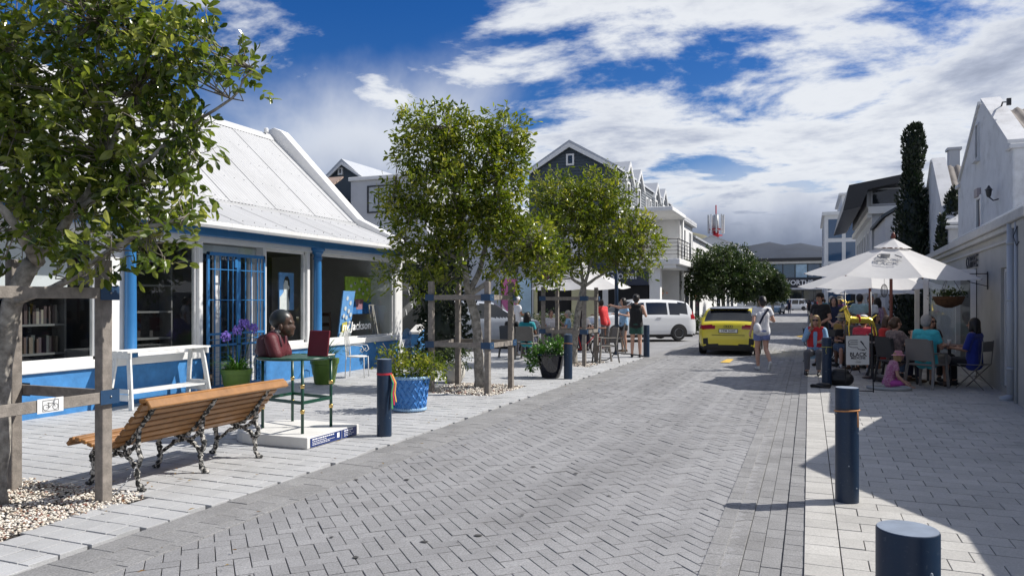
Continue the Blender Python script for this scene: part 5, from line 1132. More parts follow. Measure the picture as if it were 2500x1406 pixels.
for k in range(16):
    f = k / 15; p = Vector((.02, .20, .20)).lerp(Vector((.0, -.08, .02)), f) + Vector((0, 0, -.05 * math.sin(f * math.pi))); r_ = .011
    ax = Vector((1, 0, 0)) if k % 2 else Vector((0, .6, .8)); d_ = Vector((0, -.8, -.6))
    b.tube([p + d_ * r_ * 1.5 * math.cos(a) + ax * r_ * math.sin(a) for a in np.linspace(0, 6.283, 9)], .003, 4, cap=False)
b.build('link', m_tbolt, ch, True)
# --- sculpture: boy reading at a table on a concrete plinth
sc_ = thing('reading_boy_sculpture', 'sculpture of a boy in maroon jacket reading at a green table on a white plinth', 'sculpture', (-5.52, 7.02, PZ))
m_conc = mat('white_concrete', (.66, .65, .62), .85, var=.08, vscale=4, bump=.3, bscale=60, dirt=.2)
pts = [(.54, -.52), (.54, .46), (-.25, .46)] + [(-.25 + .36 * math.cos(a), .10 + .36 * math.sin(a)) for a in np.linspace(math.pi / 2, math.pi, 7)] + [(-.61 + .36 - .36 * math.cos(a), -.16 - .36 * math.sin(a)) for a in np.linspace(0, math.pi / 2, 7)]
b = MB(); b.prism([(x, y, 0) for x, y in pts], (0, 0, .12)); o = b.build('plinth', m_conc, sc_); bv = o.modifiers.new('b', 'BEVEL'); bv.width = .008; bv.segments = 2
m_plq = mat('blue_plaque', (.010, .030, .15), .35)
for y0, y1, lines in ((-.47, .10, (('SCULPTURE', .030, .070), ('by the sea', .016, .045), ('please do not climb', .014, .025))), (.115, .40, (('Boy Reading', .024, .070), ('in bronze', .020, .045)))):
    b = MB(); b.box(.5415, y0, .008, .546, y1, .105); p = b.build('plaque', m_plq, sc_)
    for tx, sz_, z in lines[:2]:
        pass
    b = MB(); rr = random.Random(2)
    for z, h_, f in ((.082, .012, .7), (.062, .006, .5), (.044, .005, .75), (.028, .006, .6)):
        yy = y0 + .03
        while yy < y0 + (y1 - y0) * f: w_ = rr.uniform(.012, .04); b.box(.546, yy, z, .5475, min(yy + w_, y1 - .02), z + h_); yy += w_ + .008
    if y0 < 0: b.box(.546, y1 - .09, .035, .5475, y1 - .045, .09)
    b.build('print', m_letter, p)
m_gt = mat('dark_green_enamel', (.010, .055, .035), .3, var=.2)
for x, y in ((.33, -.33), (.34, .18), (-.33, .33), (-.33, -.20)):
    b = MB(); b.tube([(x, y, .12), (x, y, .925)], .017, 10); lg = b.build('leg', m_gt, sc_, True)
    for z in (.34, .62): b = MB(); b.lathe([(.018, z), (.028, z + .012), (.020, z + .022), (.030, z + .034), (.018, z + .046)], 12, (x, y, 0)); b.build('brass_collar', m_gold, lg, True)
b = MB()
for a_, c_ in (((.33, -.33), (.34, .18)), ((.34, .18), (-.33, .33)), ((-.33, .33), (-.33, -.20)), ((-.33, -.20), (.33, -.33))): b.beam((a_[0], a_[1], .46), (c_[0], c_[1], .46), .02, .035)
b.build('stretcher', m_gt, sc_)
b = MB()                                                # perforated-look top with real slots near the rim
n = 36
ring = lambda r: [(r * math.cos(2 * math.pi * k / n), -.02 + r * math.sin(2 * math.pi * k / n)) for k in range(n)]
R0, R1, R2 = ring(.33), ring(.345), ring(.43)
for z0, z1 in ((.925, .945),):
    b.prism([(x, y, z0) for x, y in R0], (0, 0, z1 - z0))
    for k in range(n):
        if k % 2 == 0: q = [R0[k], R0[(k + 1) % n], R2[(k + 1) % n], R2[k]]; b.prism([(x, y, z0 + .001) for x, y in q], (0, 0, z1 - z0 - .002))
b.build('table_top', mat('green_table_top', (.045, .115, .085), .35, var=.25, vscale=9), sc_)
b = MB(); b.tube([(.43 * math.cos(a), -.02 + .43 * math.sin(a), .935) for a in np.linspace(0, 6.2832, 40)], .014, 8); b.build('table_rim', m_gt, sc_, True)
# ================================================================ figures
def remesh(mb, vox, smooth=3):
    me = bpy.data.meshes.new('tmp'); me.from_pydata(mb.v, [], mb.f); o = bpy.data.objects.new('tmp', me)
    bm = bmesh.new(); bm.from_mesh(me); bmesh.ops.recalc_face_normals(bm, faces=bm.faces); bm.to_mesh(me); bm.free()
    m = o.modifiers.new('r', 'REMESH'); m.mode = 'VOXEL'; m.voxel_size = vox
    if smooth: s = o.modifiers.new('s', 'SMOOTH'); s.factor = .5; s.iterations = smooth
    r = evalmesh(o); bpy.data.meshes.remove(me)
    return r
def merge(name, me, mb, mats, smooth=True):
    """append the small extras of mb (fingers, ears, eyes) to a remeshed body"""
    n = len(me.vertices); V = np.empty(n * 3, dtype=np.float32); me.vertices.foreach_get('co', V); V = V.reshape(-1, 3)
    vs = [tuple(p) for p in V.tolist()] + list(mb.v); fs = [tuple(p.vertices) for p in me.polygons] + [tuple(i + n for i in f) for f in mb.f]
    ms = [0] * len(me.polygons) + list(mb.m); r = bpy.data.meshes.new(name); r.from_pydata(vs, [], fs)
    for x in mats: r.materials.append(x)
    r.polygons.foreach_set('material_index', ms); r.polygons.foreach_set('use_smooth', [True] * len(fs)); r.update(); bpy.data.meshes.remove(me); return r
m_eye = mat('eye_dark', (.02, .015, .012), .3)
SKIN = {k: mat('skin_' + k, c, .55, var=.05, vscale=30) for k, c in dict(fair=(.50, .29, .21), tan=(.38, .20, .13), brown=(.16, .075, .045), dark=(.06, .028, .018)).items()}
m_lip = mat('lips', (.30, .10, .09), .5)
def cloth(name, c, var=.12, col2=None, vs=25): return mat('cloth_' + name, c, .9, var=var, vscale=vs, col2=col2, bump=.9, bscale=15, sheen=.2)
def pose(kind, H=1.70, **k):
    """joint positions, figure faces +y, x to its right, feet on z=0"""
    s = H / 1.70; J = {}
    if kind in ('stand', 'walk'): hz = .90
    elif kind == 'floor': hz = .10
    else: hz = .47
    J['hip'] = Vector((0, 0, hz)); J['hl'] = Vector((-.09, 0, hz)); J['hr'] = Vector((.09, 0, hz))
    lean = k.get('lean', 0.0 if kind != 'sit' else -.03); tw = Vector((0, lean, 0))
    up = lambda z: J['hip'] + Vector((0, lean * z / .5, math.sqrt(max(.01, z * z - (lean * z / .5) ** 2))))
    J['waist'] = up(.18); J['chest'] = up(.38); J['neck'] = up(.55)
    J['sl'] = up(.50) + Vector((-.17, 0, 0)); J['sr'] = up(.50) + Vector((.17, 0, 0))
    hd = k.get('head', (0, .02, 0)); J['head'] = J['neck'] + Vector((hd[0] * .5, hd[1] + lean * .2, .145 + hd[2]))
    if kind == 'stand':
        J['kl'] = Vector((-.10, .02, .48)); J['al'] = Vector((-.11, -.02, .08)); J['kr'] = Vector((.10, .02, .48)); J['ar'] = Vector((.11, -.02, .08))
    elif kind == 'walk':
        J['kl'] = Vector((-.09, .06, .48)); J['al'] = Vector((-.08, .03, .08)); J['kr'] = Vector((.09, -.01, .49)); J['ar'] = Vector((.09, -.26, .20))
    elif kind == 'floor':
        J['kl'] = Vector((-.16, .22, .22)); J['al'] = Vector((-.08, .38, .06)); J['kr'] = Vector((.2, .22, .12)); J['ar'] = Vector((.05, .40, .06))
    else:
        J['kl'] = Vector((-.12, .43, .49)); J['al'] = Vector((-.12, .40, .09)); J['kr'] = Vector((.12, .43, .49)); J['ar'] = Vector((.12, .40, .09))
    for side, sx in (('l', -1), ('r', 1)):
        sh = J['s' + side]; a = k.get('arm' + side, 'down')
        if a == 'down': e, w_ = sh + Vector((sx * .05, -.03, -.28)), sh + Vector((sx * .07, .04, -.53))
        elif a == 'fwd': e, w_ = sh + Vector((sx * .06, .06, -.26)), sh + Vector((-sx * .02, .30, -.24))
        elif a == 'mouth': e, w_ = sh + Vector((sx * .05, .16, -.22)), sh + Vector((-sx * .08, .30, -.02))
        elif a == 'clasp': e, w_ = sh + Vector((sx * .07, -.02, -.27)), sh + Vector((-sx * .12, .18, -.42))
        elif a == 'back': e, w_ = sh + Vector((sx * .07, -.10, -.26)), sh + Vector((sx * .12, -.06, -.50))
        elif a == 'side': e, w_ = sh + Vector((sx * .27, .06, -.04)), sh + Vector((sx * .50, .14, .02))
        elif a == 'bent': e, w_ = sh + Vector((sx * .10, -.04, -.26)), sh + Vector((sx * .06, .20, -.20))
        elif a == 'hip': e, w_ = sh + Vector((sx * .20, -.06, -.22)), sh + Vector((sx * .02, .02, -.40))
        else: e, w_ = Vector(a[0]), Vector(a[1])
        J['e' + side], J['w' + side] = e, w_
    for q in J: J[q] = J[q] * s
    J['s'] = s; return J
def hand(b, w_, d, side, s, m=0):
    d = d.normalized(); sd = d.cross(Vector((0, 0, 1)));
    if sd.length < .2: sd = Vector((side, 0, 0))
    sd.normalize(); n = sd.cross(d)
    for k, (o_, l) in enumerate(((-.03, .062), (-.01, .075), (.01, .07), (.03, .055))):
        p = w_ + d * .075 * s + sd * o_ * s; q = p + d * l * .55 * s - n * .012 * s; r = q + d * l * .4 * s - n * .025 * s; b.tube([p, q, r], [.0095 * s, .009 * s, .007 * s], 5, m)
    p = w_ + d * .02 * s - sd * .035 * s * side; b.tube([p, p + d * .035 * s - sd * .022 * s * side, p + d * .065 * s - sd * .02 * s * side], [.011 * s, .0105 * s, .008 * s], 5, m)
def person(label, loc, rz, J, skin='fair', top=None, sleeve=.6, bottom=None, leg=.55, hair=None, hairstyle='short', shoes=None, hat=None, group=None, vox=.02, tank=False, dress=False, extra=None, shades=False):
    t = thing('person', label, 'person', loc, rz, group); s = J['s']; sk = SKIN[skin]
    A = lambda r: r * s
    b = MB()
    # trunk
    b.caps(J['sl'] + Vector((.03, 0, -.02)), J['sr'] + Vector((-.03, 0, -.02)), A(.062), A(.062))
    for q in (-1, 1):
        o_ = Vector((q * .075 * s, 0, 0)); b.caps(J['chest'] + o_, J['waist'] + o_ * .85, A(.098), A(.090)); b.caps(J['waist'] + o_ * .85, J['hip'] + o_, A(.090), A(.105))
    b.caps(J['chest'], J['waist'], A(.105), A(.098))
    b.caps(J['neck'] - Vector((0, 0, .05 * s)), J['head'] - Vector((0, 0, .02 * s)), A(.056), A(.050))
    hd = J['head']; b.ball(hd + Vector((0, 0, .02 * s)), (A(.076), A(.094), A(.106)), 12, 9); b.ball(hd + Vector((0, .03 * s, -.05 * s)), (A(.056), A(.062), A(.062)), 10, 8)
    for q in 'lr':
        sx = -1 if q == 'l' else 1
        b.caps(J['s' + q], J['e' + q], A(.048), A(.038)); b.caps(J['e' + q], J['w' + q], A(.040), A(.026))
        d = (J['w' + q] - J['e' + q]).normalized(); b.caps(J['w' + q], J['w' + q] + d * A(.07), A(.030), A(.032))
        b.caps(J['h' + q], J['k' + q], A(.084), A(.056)); mid = J['k' + q].lerp(J['a' + q], .35) - Vector((0, .012 * s, 0)); b.caps(J['k' + q], mid, A(.055), A(.055)); b.caps(mid, J['a' + q], A(.054), A(.036))
    body = remesh(b, vox * s)
    e = MB()
    for q in 'lr': hand(e, J['w' + q], J['w' + q] - J['e' + q], -1 if q == 'l' else 1, s)
    e.ball(hd + Vector((0, .108 * s, -.015 * s)), (A(.013), A(.020), A(.022)), 8, 6)
    for sx in (-1, 1):
        e.ball(hd + Vector((sx * .080 * s, .0, -.005 * s)), (A(.012), A(.022), A(.032)), 8, 6); e.ball(hd + Vector((sx * .032 * s, .087 * s, .02 * s)), (A(.012), A(.008), A(.007)), 8, 5, 1)
        e.tube([hd + Vector((sx * .018 * s, .093 * s, .036 * s)), hd + Vector((sx * .05 * s, .082 * s, .036 * s))], A(.004), 4, 1)
    e.tube([hd + Vector((-.024 * s, .090 * s, -.058 * s)), hd + Vector((0, .096 * s, -.060 * s)), hd + Vector((.024 * s, .090 * s, -.058 * s))], A(.006), 5, 2)
    link('body', merge('body', body, e, [sk, m_eye, m_lip]), t)
    def garment(name, mb, mt, v=None): o = link(name, remesh(mb, v or vox * s, 2), t, mt); o.data.polygons.foreach_set('use_smooth', [True] * len(o.data.polygons)); return o
    g_ = .013
    if top:
        b = MB(); hemz = J['hip'] + (J['hip'] - J['waist']) * .12
        if not tank: b.caps(J['sl'] + Vector((.02, 0, -.01)), J['sr'] + Vector((-.02, 0, -.01)), A(.066 + g_), A(.066 + g_))
        else:
            b.caps(J['sl'] + Vector((.09, 0, .0)), J['sr'] + Vector((-.09, 0, .0)), A(.066 + g_), A(.066 + g_))
        for q in (-1, 1):
            o_ = Vector((q * .075 * s, 0, 0)); b.caps(J['chest'] + o_, J['waist'] + o_ * .9, A(.098 + g_), A(.094 + g_)); b.caps(J['waist'] + o_ * .9, hemz + o_, A(.094 + g_), A(.112 + g_))
        b.caps(J['chest'], J['waist'], A(.105 + g_), A(.10 + g_))
        if sleeve and not tank:
            for q in 'lr':
                if sleeve <= 1: b.caps(J['s' + q], J['s' + q].lerp(J['e' + q], sleeve), A(.052 + g_), A(.050 + g_ * 1.2), flat=True); b.ball(J['s' + q], A(.052 + g_), 10, 7)
                else: b.caps(J['s' + q], J['e' + q], A(.05 + g_), A(.042 + g_)); b.caps(J['e' + q], J['w' + q], A(.042 + g_), A(.032 + g_), flat=True)
        if dress:
            k_ = J['kl'].lerp(J['kr'], .5)
            for q in (-1, 0, 1): b.caps(J['hip'] + Vector((q * .07 * s, 0, 0)), (J['hip'].lerp(k_, .9)) + Vector((q * .10 * s, 0, 0)), A(.12), A(.13), flat=True)
        garment('top', b, top)
    if bottom:
        b = MB(); wv = (J['waist'] - J['hip']) * .55
        for q in (-1, 1): o_ = Vector((q * .07 * s, 0, 0)); b.caps(J['hip'] + o_ + wv, J['hip'] + o_, A(.096 + g_ * .6), A(.112 + g_))
        for q in 'lr':
            if leg <= 1: b.caps(J['h' + q], J['h' + q].lerp(J['k' + q], leg), A(.092 + g_), A(.076 + g_ * 2), flat=True); b.ball(J['h' + q], A(.092 + g_), 10, 7)
            else: b.caps(J['h' + q], J['k' + q], A(.088 + g_), A(.062 + g_)); b.caps(J['k' + q], J['k' + q].lerp(J['a' + q], min(1, leg - 1)), A(.062 + g_), A(.046 + g_), flat=True)
        garment('shorts' if leg <= 1 else 'trousers', b, bottom)
    if hair:
        b = MB(); h0 = hd + Vector((0, -.016 * s, .035 * s)); b.ball(h0, (A(.091), A(.100), A(.105)), 12, 9); b.ball(hd + Vector((0, -.034 * s, -.012 * s)), (A(.084), A(.080), A(.085)), 12, 9)
        if hairstyle in ('long', 'bob'):
            ln = .24 if hairstyle == 'long' else .14
            for q in (-1, 1): b.caps(hd + Vector((q * .070 * s, .012 * s, .05 * s)), hd + Vector((q * .084 * s, .022 * s, -ln * .8 * s)), A(.032), A(.026))
            for q in (-1, 0, 1): b.caps(hd + Vector((q * .052 * s, -.045 * s, .0)), hd + Vector((q * .062 * s, -.065 * s, -ln * s)), A(.05), A(.035))
        if hairstyle == 'bun': b.ball(hd + Vector((0, -.115 * s, .0)), A(.055), 9, 7); b.ball(hd + Vector((0, -.05 * s, -.02 * s)), (A(.088), A(.078), A(.09)), 10, 8)
        if hairstyle == 'pony': b.caps(hd + Vector((0, -.10 * s, .05 * s)), hd + Vector((0, -.14 * s, -.10 * s)), A(.035), A(.018))
        garment('hair', b, hair, .016 * s)
    if hat:
        b = MB(); hm, kind = hat
        if kind == 'cap':
            b.lathe([(.092 * s, .045 * s), (.093 * s, .07 * s), (.08 * s, .115 * s), (.045 * s, .137 * s), (.01 * s, .142 * s)], 16, hd); b.prism([hd + Vector((x * s, y * s, .050 * s)) for x, y in ((-.07, .07), (-.06, .13), (-.025, .165), (.025, .165), (.06, .13), (.07, .07))], (0, 0, .012 * s))
        elif kind == 'capback':
            b.lathe([(.092 * s, .045 * s), (.093 * s, .07 * s), (.08 * s, .115 * s), (.045 * s, .137 * s), (.01 * s, .142 * s)], 16, hd)
        else: b.lathe([(.16 * s, .025 * s), (.12 * s, .045 * s), (.095 * s, .055 * s), (.092 * s, .10 * s), (.07 * s, .135 * s), (.01 * s, .14 * s)], 18, hd)
        b.build('hat', hm, t, 50)
    if shades:
        b = MB()
        for sx in (-1, 1): b.ball(hd + Vector((sx * .034 * s, .094 * s, .02 * s)), (A(.028), A(.010), A(.020)), 10, 6)
        b.tube([hd + Vector((-.085 * s, 0, .025 * s)), hd + Vector((-.05 * s, .095 * s, .025 * s)), hd + Vector((.05 * s, .095 * s, .025 * s)), hd + Vector((.085 * s, 0, .025 * s))], A(.005), 5); b.build('sunglasses', m_black, t, True)
    for q in 'lr':
        a = J['a' + q]; sh = shoes or sk; d = J['k' + q] - a; fwd = Vector((0, 1, 0)); tilt = 0
        if d.y > .15 * s and d.z > .1 * s and a.z > .14 * s: fwd = Vector((0, .45, -.9)).normalized()          # lifted heel of a walking step
        b = MB(); z0 = -.045 * s; heel = a + fwd * -.03 * s + Vector((0, 0, z0)); ball_ = a + fwd * .12 * s + Vector((0, 0, z0 - (.0 if fwd.z else .004 * s))); toe = a + fwd * .17 * s + Vector((0, 0, z0 - .006 * s))
        b.caps(heel, ball_, A(.036), A(.036)); b.caps(ball_, toe, A(.036), A(.026)); b.caps(a, heel, A(.038), A(.036)); garment('shoe' if shoes else 'foot', b, sh, .012 * s)
        if shoes: pass
    if extra: extra(t, J)
    return t
# --- bust, backpack and book of the sculpture
FD = Vector((.93, .37, 0)).normalized(); SDv = Vector((FD.y, -FD.x, 0)); UP = Vector((0, 0, 1))
bo = Vector((-.20, -.09, .945)); L3 = lambda f, s_, z: bo + FD * f + SDv * s_ + UP * z
m_bronze = mat('dark_bronze_skin', (.075, .042, .028), .42, var=.2, vscale=20); m_maroon = mat('maroon_jacket', (.095, .010, .016), .6, var=.2, vscale=18, bump=.4, bscale=45); m_pack = mat('dusty_backpack', (.075, .030, .042), .65, var=.2, vscale=18)
b = MB(); b.caps(L3(-.03, -.13, .20), L3(-.03, .13, .20), .085, .085); b.caps(L3(-.03, -.06, .18), L3(-.02, -.06, .05), .11, .12); b.caps(L3(-.03, .06, .18), L3(-.02, .06, .05), .11, .12)
for q in (-1, 1): b.caps(L3(-.03, q * .165, .20), L3(.035, q * .185, .03), .078, .074)
me = remesh(b, .016, 3); o = link('jacket', me, sc_, m_maroon); me.polygons.foreach_set('use_smooth', [True] * len(me.polygons))
bm = bmesh.new(); bm.from_mesh(me); bmesh.ops.bisect_plane(bm, geom=bm.verts[:] + bm.edges[:] + bm.faces[:], plane_co=(0, 0, .947), plane_no=(0, 0, -1), clear_outer=True); bm.to_mesh(me); bm.free()
b = MB(); hc = L3(.065, 0, .375); HR = Matrix(((FD.x, SDv.x, 0), (FD.y, SDv.y, 0), (0, 0, 1)))
def hb_(f, s_, z, r, nu=14, nv=10): b.ball(hc + FD * f + SDv * s_ + UP * z, r, nu, nv, 0, HR)
hb_(-.02, 0, .045, (.130, .105, .118)); hb_(.045, 0, -.045, (.085, .075, .095)); hb_(.075, 0, -.115, (.045, .045, .035)); hb_(.118, 0, -.045, (.022, .026, .026)); hb_(.098, 0, -.088, (.026, .036, .016)); hb_(.10, 0, .02, (.022, .07, .016)); hb_(.03, .06, -.05, (.06, .03, .05)); hb_(.03, -.06, -.05, (.06, .03, .05))
b.caps(L3(-.02, 0, .24), hc + FD * -.01 + UP * -.06, .07, .065); me = remesh(b, .010, 2)
e = MB()
for q in (-1, 1): e.ball(hc + FD * -.005 + SDv * q * .103 + UP * -.035, (.026, .014, .038), 10, 7, 0, HR); e.ball(hc + FD * .098 + SDv * q * .035 + UP * -.008, (.010, .016, .008), 8, 5, 1, HR)
link('head', merge('head', me, e, [m_bronze, m_eye]), sc_)
b = MB(); b.ball(hc + FD * -.032 + UP * .052, (.134, .110, .119), 18, 12, 0, HR); o = b.build('cropped_hair', mat('black_patina', (.018, .022, .022), .38, var=.2, vscale=30), sc_, True)
bm = bmesh.new(); bm.from_mesh(o.data); bmesh.ops.bisect_plane(bm, geom=bm.verts[:] + bm.edges[:] + bm.faces[:], plane_co=tuple(hc + FD * .05 + UP * .04), plane_no=tuple((FD * .75 - UP * .66)), clear_outer=True); bm.to_mesh(o.data); bm.free()
b = MB(); b.caps(L3(-.14, -.06, .17), L3(-.13, -.06, .06), .09, .10); b.caps(L3(-.14, .06, .17), L3(-.13, .06, .06), .09, .10); b.caps(L3(-.21, -.03, .06), L3(-.21, .03, .06), .055, .055); me = remesh(b, .016, 3); link('backpack', me, sc_, m_pack); me.polygons.foreach_set('use_smooth', [True] * len(me.polygons))
bm = bmesh.new(); bm.from_mesh(me); bmesh.ops.bisect_plane(bm, geom=bm.verts[:] + bm.edges[:] + bm.faces[:], plane_co=(0, 0, .947), plane_no=(0, 0, -1), clear_outer=True); bm.to_mesh(me); bm.free()
for q in (-1, 1): b = MB(); b.tube([L3(-.12, q * .10, .24), L3(-.02, q * .11, .292), L3(.05, q * .11, .24), L3(.07, q * .115, .12)], .018, 6); b.build('strap', m_pack, sc_, True)
b = MB(); b.tube([L3(-.02 + .075 * math.cos(a), .085 * math.sin(a), .285 + .03 * math.cos(a + .5)) for a in np.linspace(0, 6.283, 20)], .022, 7); b.build('collar', mat('collar_cream', (.5, .46, .42), .6), sc_, True)
bk = bpy.data.objects.new('open_book', None)
b = MB(); T = Matrix.Translation(Vector((.24, .06, .947))) @ Matrix.Rotation(R(-82), 4, 'Z') @ Matrix.Rotation(R(-12), 4, 'Y'); b.box(-.012, -.13, 0, .012, .13, .30, 0, .006, T); b.build('book_cover', mat('maroon_book', (.13, .008, .016), .45, var=.1), sc_)
T2 = Matrix.Translation(Vector((.24, .06, .950))) @ Matrix.Rotation(R(-82), 4, 'Z'); b = MB(); b.box(-.19, -.125, 0, -.012, .125, .014, 0, .004, T2); b.build('book_page', mat('book_page', (.55, .52, .46), .8), sc_)
# --- white painted potting bench against the wall
wt = thing('potting_bench', 'flaking white slatted wooden bench standing against the blue wall', 'bench', (-9.36, 8.62, PZ)); m_flake = mat('flaking_white', (.68, .68, .66), .7, var=.15, vscale=9, dirt=.45)
for k in range(4): b = MB(); x0 = -.20 + k * .105; b.box(x0, -.80, .83 + random.uniform(-.005, .006), x0 + .095, .80, .855, bev=.004); b.build('slat', m_flake, wt)
for sy in (-1, 1):
    b = MB(); b.box(-.20, sy * .74 - .012, .74, .215, sy * .74 + .012, .83); b.build('apron', m_flake, wt)
    for sx in (-1, 1): b = MB(); b.beam((sx * .12, sy * .70, .83), (sx * .24, sy * .76, 0), .075, .03, up=(0, 1, 0)); b.build('leg', m_flake, wt)
    b = MB(); b.box(-.21, sy * .75 - .034, .13, .21, sy * .75 - .012, .22); b.box(-.205, sy * .75 - .034, .235, .205, sy * .75 - .012, .30); b.build('cross_rail', m_flake, wt)
for k in range(3): b = MB(); b.box(-.18 + k * .125, -.72, .225, -.065 + k * .125, .70, .245); b.build('shelf_slat', m_flake, wt)
# --- plants in pots
def pot(name, label, loc, prof, mt, cat='planter', n=28, soil=None):
    t = thing(name, label, cat, loc); b = MB(); b.lathe(prof, n); b.build('pot', mt, t, 40)
    r, z = prof[-1][0] * .9, prof[-1][1] - .04; b = MB(); b.lathe([(r, z), (.01, z + .01)], n, cap=(False, False)); b.build('soil', mat('soil', (.03, .022, .015), 1), t); return t
def strap(t, n, z0, length, mt, spread=1.0, r0=.08, seed=1, wd=.018):
    rr = random.Random(seed); b = MB()
    for k in range(n):
        a = rr.uniform(0, 6.283); q = rr.random() ** .7; l = length * rr.uniform(.6, 1.1); p0 = Vector((r0 * q * math.cos(a), r0 * q * math.sin(a), z0)); d = Vector((math.cos(a), math.sin(a), 0)); s_ = Vector((-d.y, d.x, 0)) * wd * .5
        vs = []
        for i in range(6):
            f = i / 5; x = l * spread * (q * .3 + .75) * (f ** 1.2) * .75; z = l * (1.25 * f - (.55 + .55 * q) * f * f); c = p0 + d * x + Vector((0, 0, z)); w_ = (1 - f ** 3) * (.6 + .4 * min(1, f * 4)); vs += [c - s_ * w_, c + s_ * w_]
        b.add(vs, [(2 * i, 2 * i + 1, 2 * i + 3, 2 * i + 2) for i in range(5)])
    o = b.build('strap_leaves', mt, t, True, fix=False); o['kind'] = 'stuff'
    at = o.data.attributes.new('rnd', 'FLOAT', 'FACE'); at.data.foreach_set('value', np.repeat(RNG.random(n), 5).astype(np.float32))
def bush(t, blobs, nc, per, size, mt, seed, width=.5, spread=.10):
    C, Dm, sz, tone, *_ = crown(blobs, nc, per, size, .4, spread, seed=seed); V, F, fk = leaves(C, Dm, sz, width); o = link('foliage', grid_mesh('foliage', V, F, mt, np.repeat(tone, fk)), t); o['kind'] = 'stuff'
m_gpot = mat('olive_green_pot', (.085, .16, .02), .45, var=.12); gprof = [(.17, 0), (.185, .02), (.205, .15), (.215, .16), (.24, .33), (.255, .335), (.265, .42), (.25, .425)]
t1 = pot('agapanthus_pot', 'green pot of agapanthus with purple flower heads beside blue gate', (-9.12, 9.98, PZ), gprof, m_gpot, 'potted plant'); strap(t1, 130, .36, .52, m_leafG, 1.0, .16, 4)
m_purp = mat('purple_flower', (.20, .13, .52), .6, var=.25, vscale=40)
for dx, dy, z, r_ in ((-.08, -.16, .98, .085), (.05, .12, 1.18, .10), (.10, .30, 1.10, .085), (.0, .02, 1.07, .09)):
    b = MB(); b.tube([(dx * .3, dy * .3, .4), (dx * .7, dy * .7, .4 + (z - .4) * .6), (dx, dy, z)], .007, 5); st = b.build('flower_stem', m_leafG, t1, True); b = MB(); rr = random.Random(int(z * 1000))
    for k in range(70):
        v = Vector((rr.gauss(0, 1), rr.gauss(0, 1), rr.gauss(.25, .8))).normalized() * r_ * rr.uniform(.6, 1.05); c = Vector((dx, dy, z)) + v; b.ball(c, (.014, .014, .018), 5, 4)
    b.build('flower_head', m_purp, t1)
t2 = pot('agapanthus_pot', 'larger green pot of strap leaved plant behind the sculpture table', (-8.62, 11.78, PZ), [(r * 1.05, z * 1.15) for r, z in gprof], m_gpot, 'potted plant'); strap(t2, 120, .44, .62, m_leafG, 1.1, .16, 9)
# woven blue planter
m_bpot = mat('blue_glaze', (.055, .22, .55), .35, var=.12, vscale=8)
t3 = thing('basket_planter', 'blue basket weave planter of bushy shrub beside bollard', 'planter', (-5.38, 9.38, PZ)); pr = lambda z: .225 + .065 * z / .5
b = MB(); b.lathe([(.20, 0), (.225, .015), (.225, .03)] + [(pr(z) - .006, z) for z in (.05, .25, .46)] + [(.285, .47), (.26, .46), (.25, .40)], 40); b.build('pot', m_bpot, t3, 40)
for k in range(36):                                        # herringbone relief bars
    for z in range(4):
        a = 2 * math.pi * (k + .5 * (z % 2)) / 36; z0 = .06 + z * .10; b = MB() if (k == 0 and z == 0) else b
        da = (.14 if (k + z) % 2 else -.14); P_ = [(pr(z0 + f * .09) * math.cos(a + da * (f - .5) * 2), pr(z0 + f * .09) * math.sin(a + da * (f - .5) * 2), z0 + f * .09) for f in (0, .5, 1)]; b.tube(P_, .010, 4)
b.build('weave_relief', m_bpot, t3, True); t3.children[-1]['kind'] = 'stuff'
for z, r_ in ((.485, .287), (.03, .232)):
    b = MB()
    for k in range(44): a = 2 * math.pi * k / 44; b.caps((r_ * math.cos(a), r_ * math.sin(a), z - .012), (r_ * math.cos(a + .14), r_ * math.sin(a + .14), z + .012), .014, .014, 6, 2)
    b.build('rope_rim', mat('rope_glaze', (.28, .44, .62), .5, var=.25, vscale=20), t3, True)
bush(t3, [(0, 0, .62, .30, .30, .16, 1), (.18, .15, .66, .22, .22, .15, .6), (-.2, -.1, .72, .2, .2, .18, .5), (.3, .25, .60, .18, .18, .12, .4)], 190, 8, .062, m_leafG2 if 'm_leafG2' in globals() else m_leafA, 41, .55, .12)
b = MB(); b.tube([(-.05, -.05, .45), (-.2, -.15, .75), (-.32, -.22, .98)], .007, 5); b.tube([(0, 0, .45), (.12, .2, .75)], .007, 5); b.build('stem', m_twig, t3, True)
m_wpot = mat('white_glazed_pot', (.58, .56, .51), .35, var=.08, dirt=.15); wprof = [(.12, 0), (.15, .02), (.21, .12), (.225, .22), (.20, .33), (.19, .35), (.21, .37), (.205, .40), (.18, .39)]
for loc, lab, sd_, k in (((-6.40, 11.55, PZ), 'round white glazed pot half hidden behind the blue planter', 51, 1.08), ((-6.42, 12.92, PZ), 'round white glazed pot with trailing plant behind tree guard', 52, 1.0)):
    t = pot('white_pot', lab, loc, [(r * k, z * k) for r, z in wprof], m_wpot); t['group'] = 'white glazed pots'; bush(t, [(0, 0, .55, .24, .24, .17, 1), (.15, -.1, .45, .2, .2, .15, .5)], 90, 8, .06, m_leafD, sd_, .55, .12)
t = pot('black_planter', 'glossy black tapered planter with trailing green plant beside bollard', (-4.97, 14.5, PZ), [(.17, 0), (.19, .02), (.245, .2), (.275, .38), (.285, .46), (.30, .47), (.30, .50), (.275, .50)], mat('black_glaze', (.008, .009, .016), .12, coat=.5)); bush(t, [(0, 0, .58, .28, .28, .12, 1), (-.25, -.12, .50, .16, .16, .12, .6), (-.34, -.16, .32, .07, .07, .16, .3), (.12, .2, .64, .14, .14, .10, .4)], 150, 8, .075, m_leafG, 61, .6, .12)
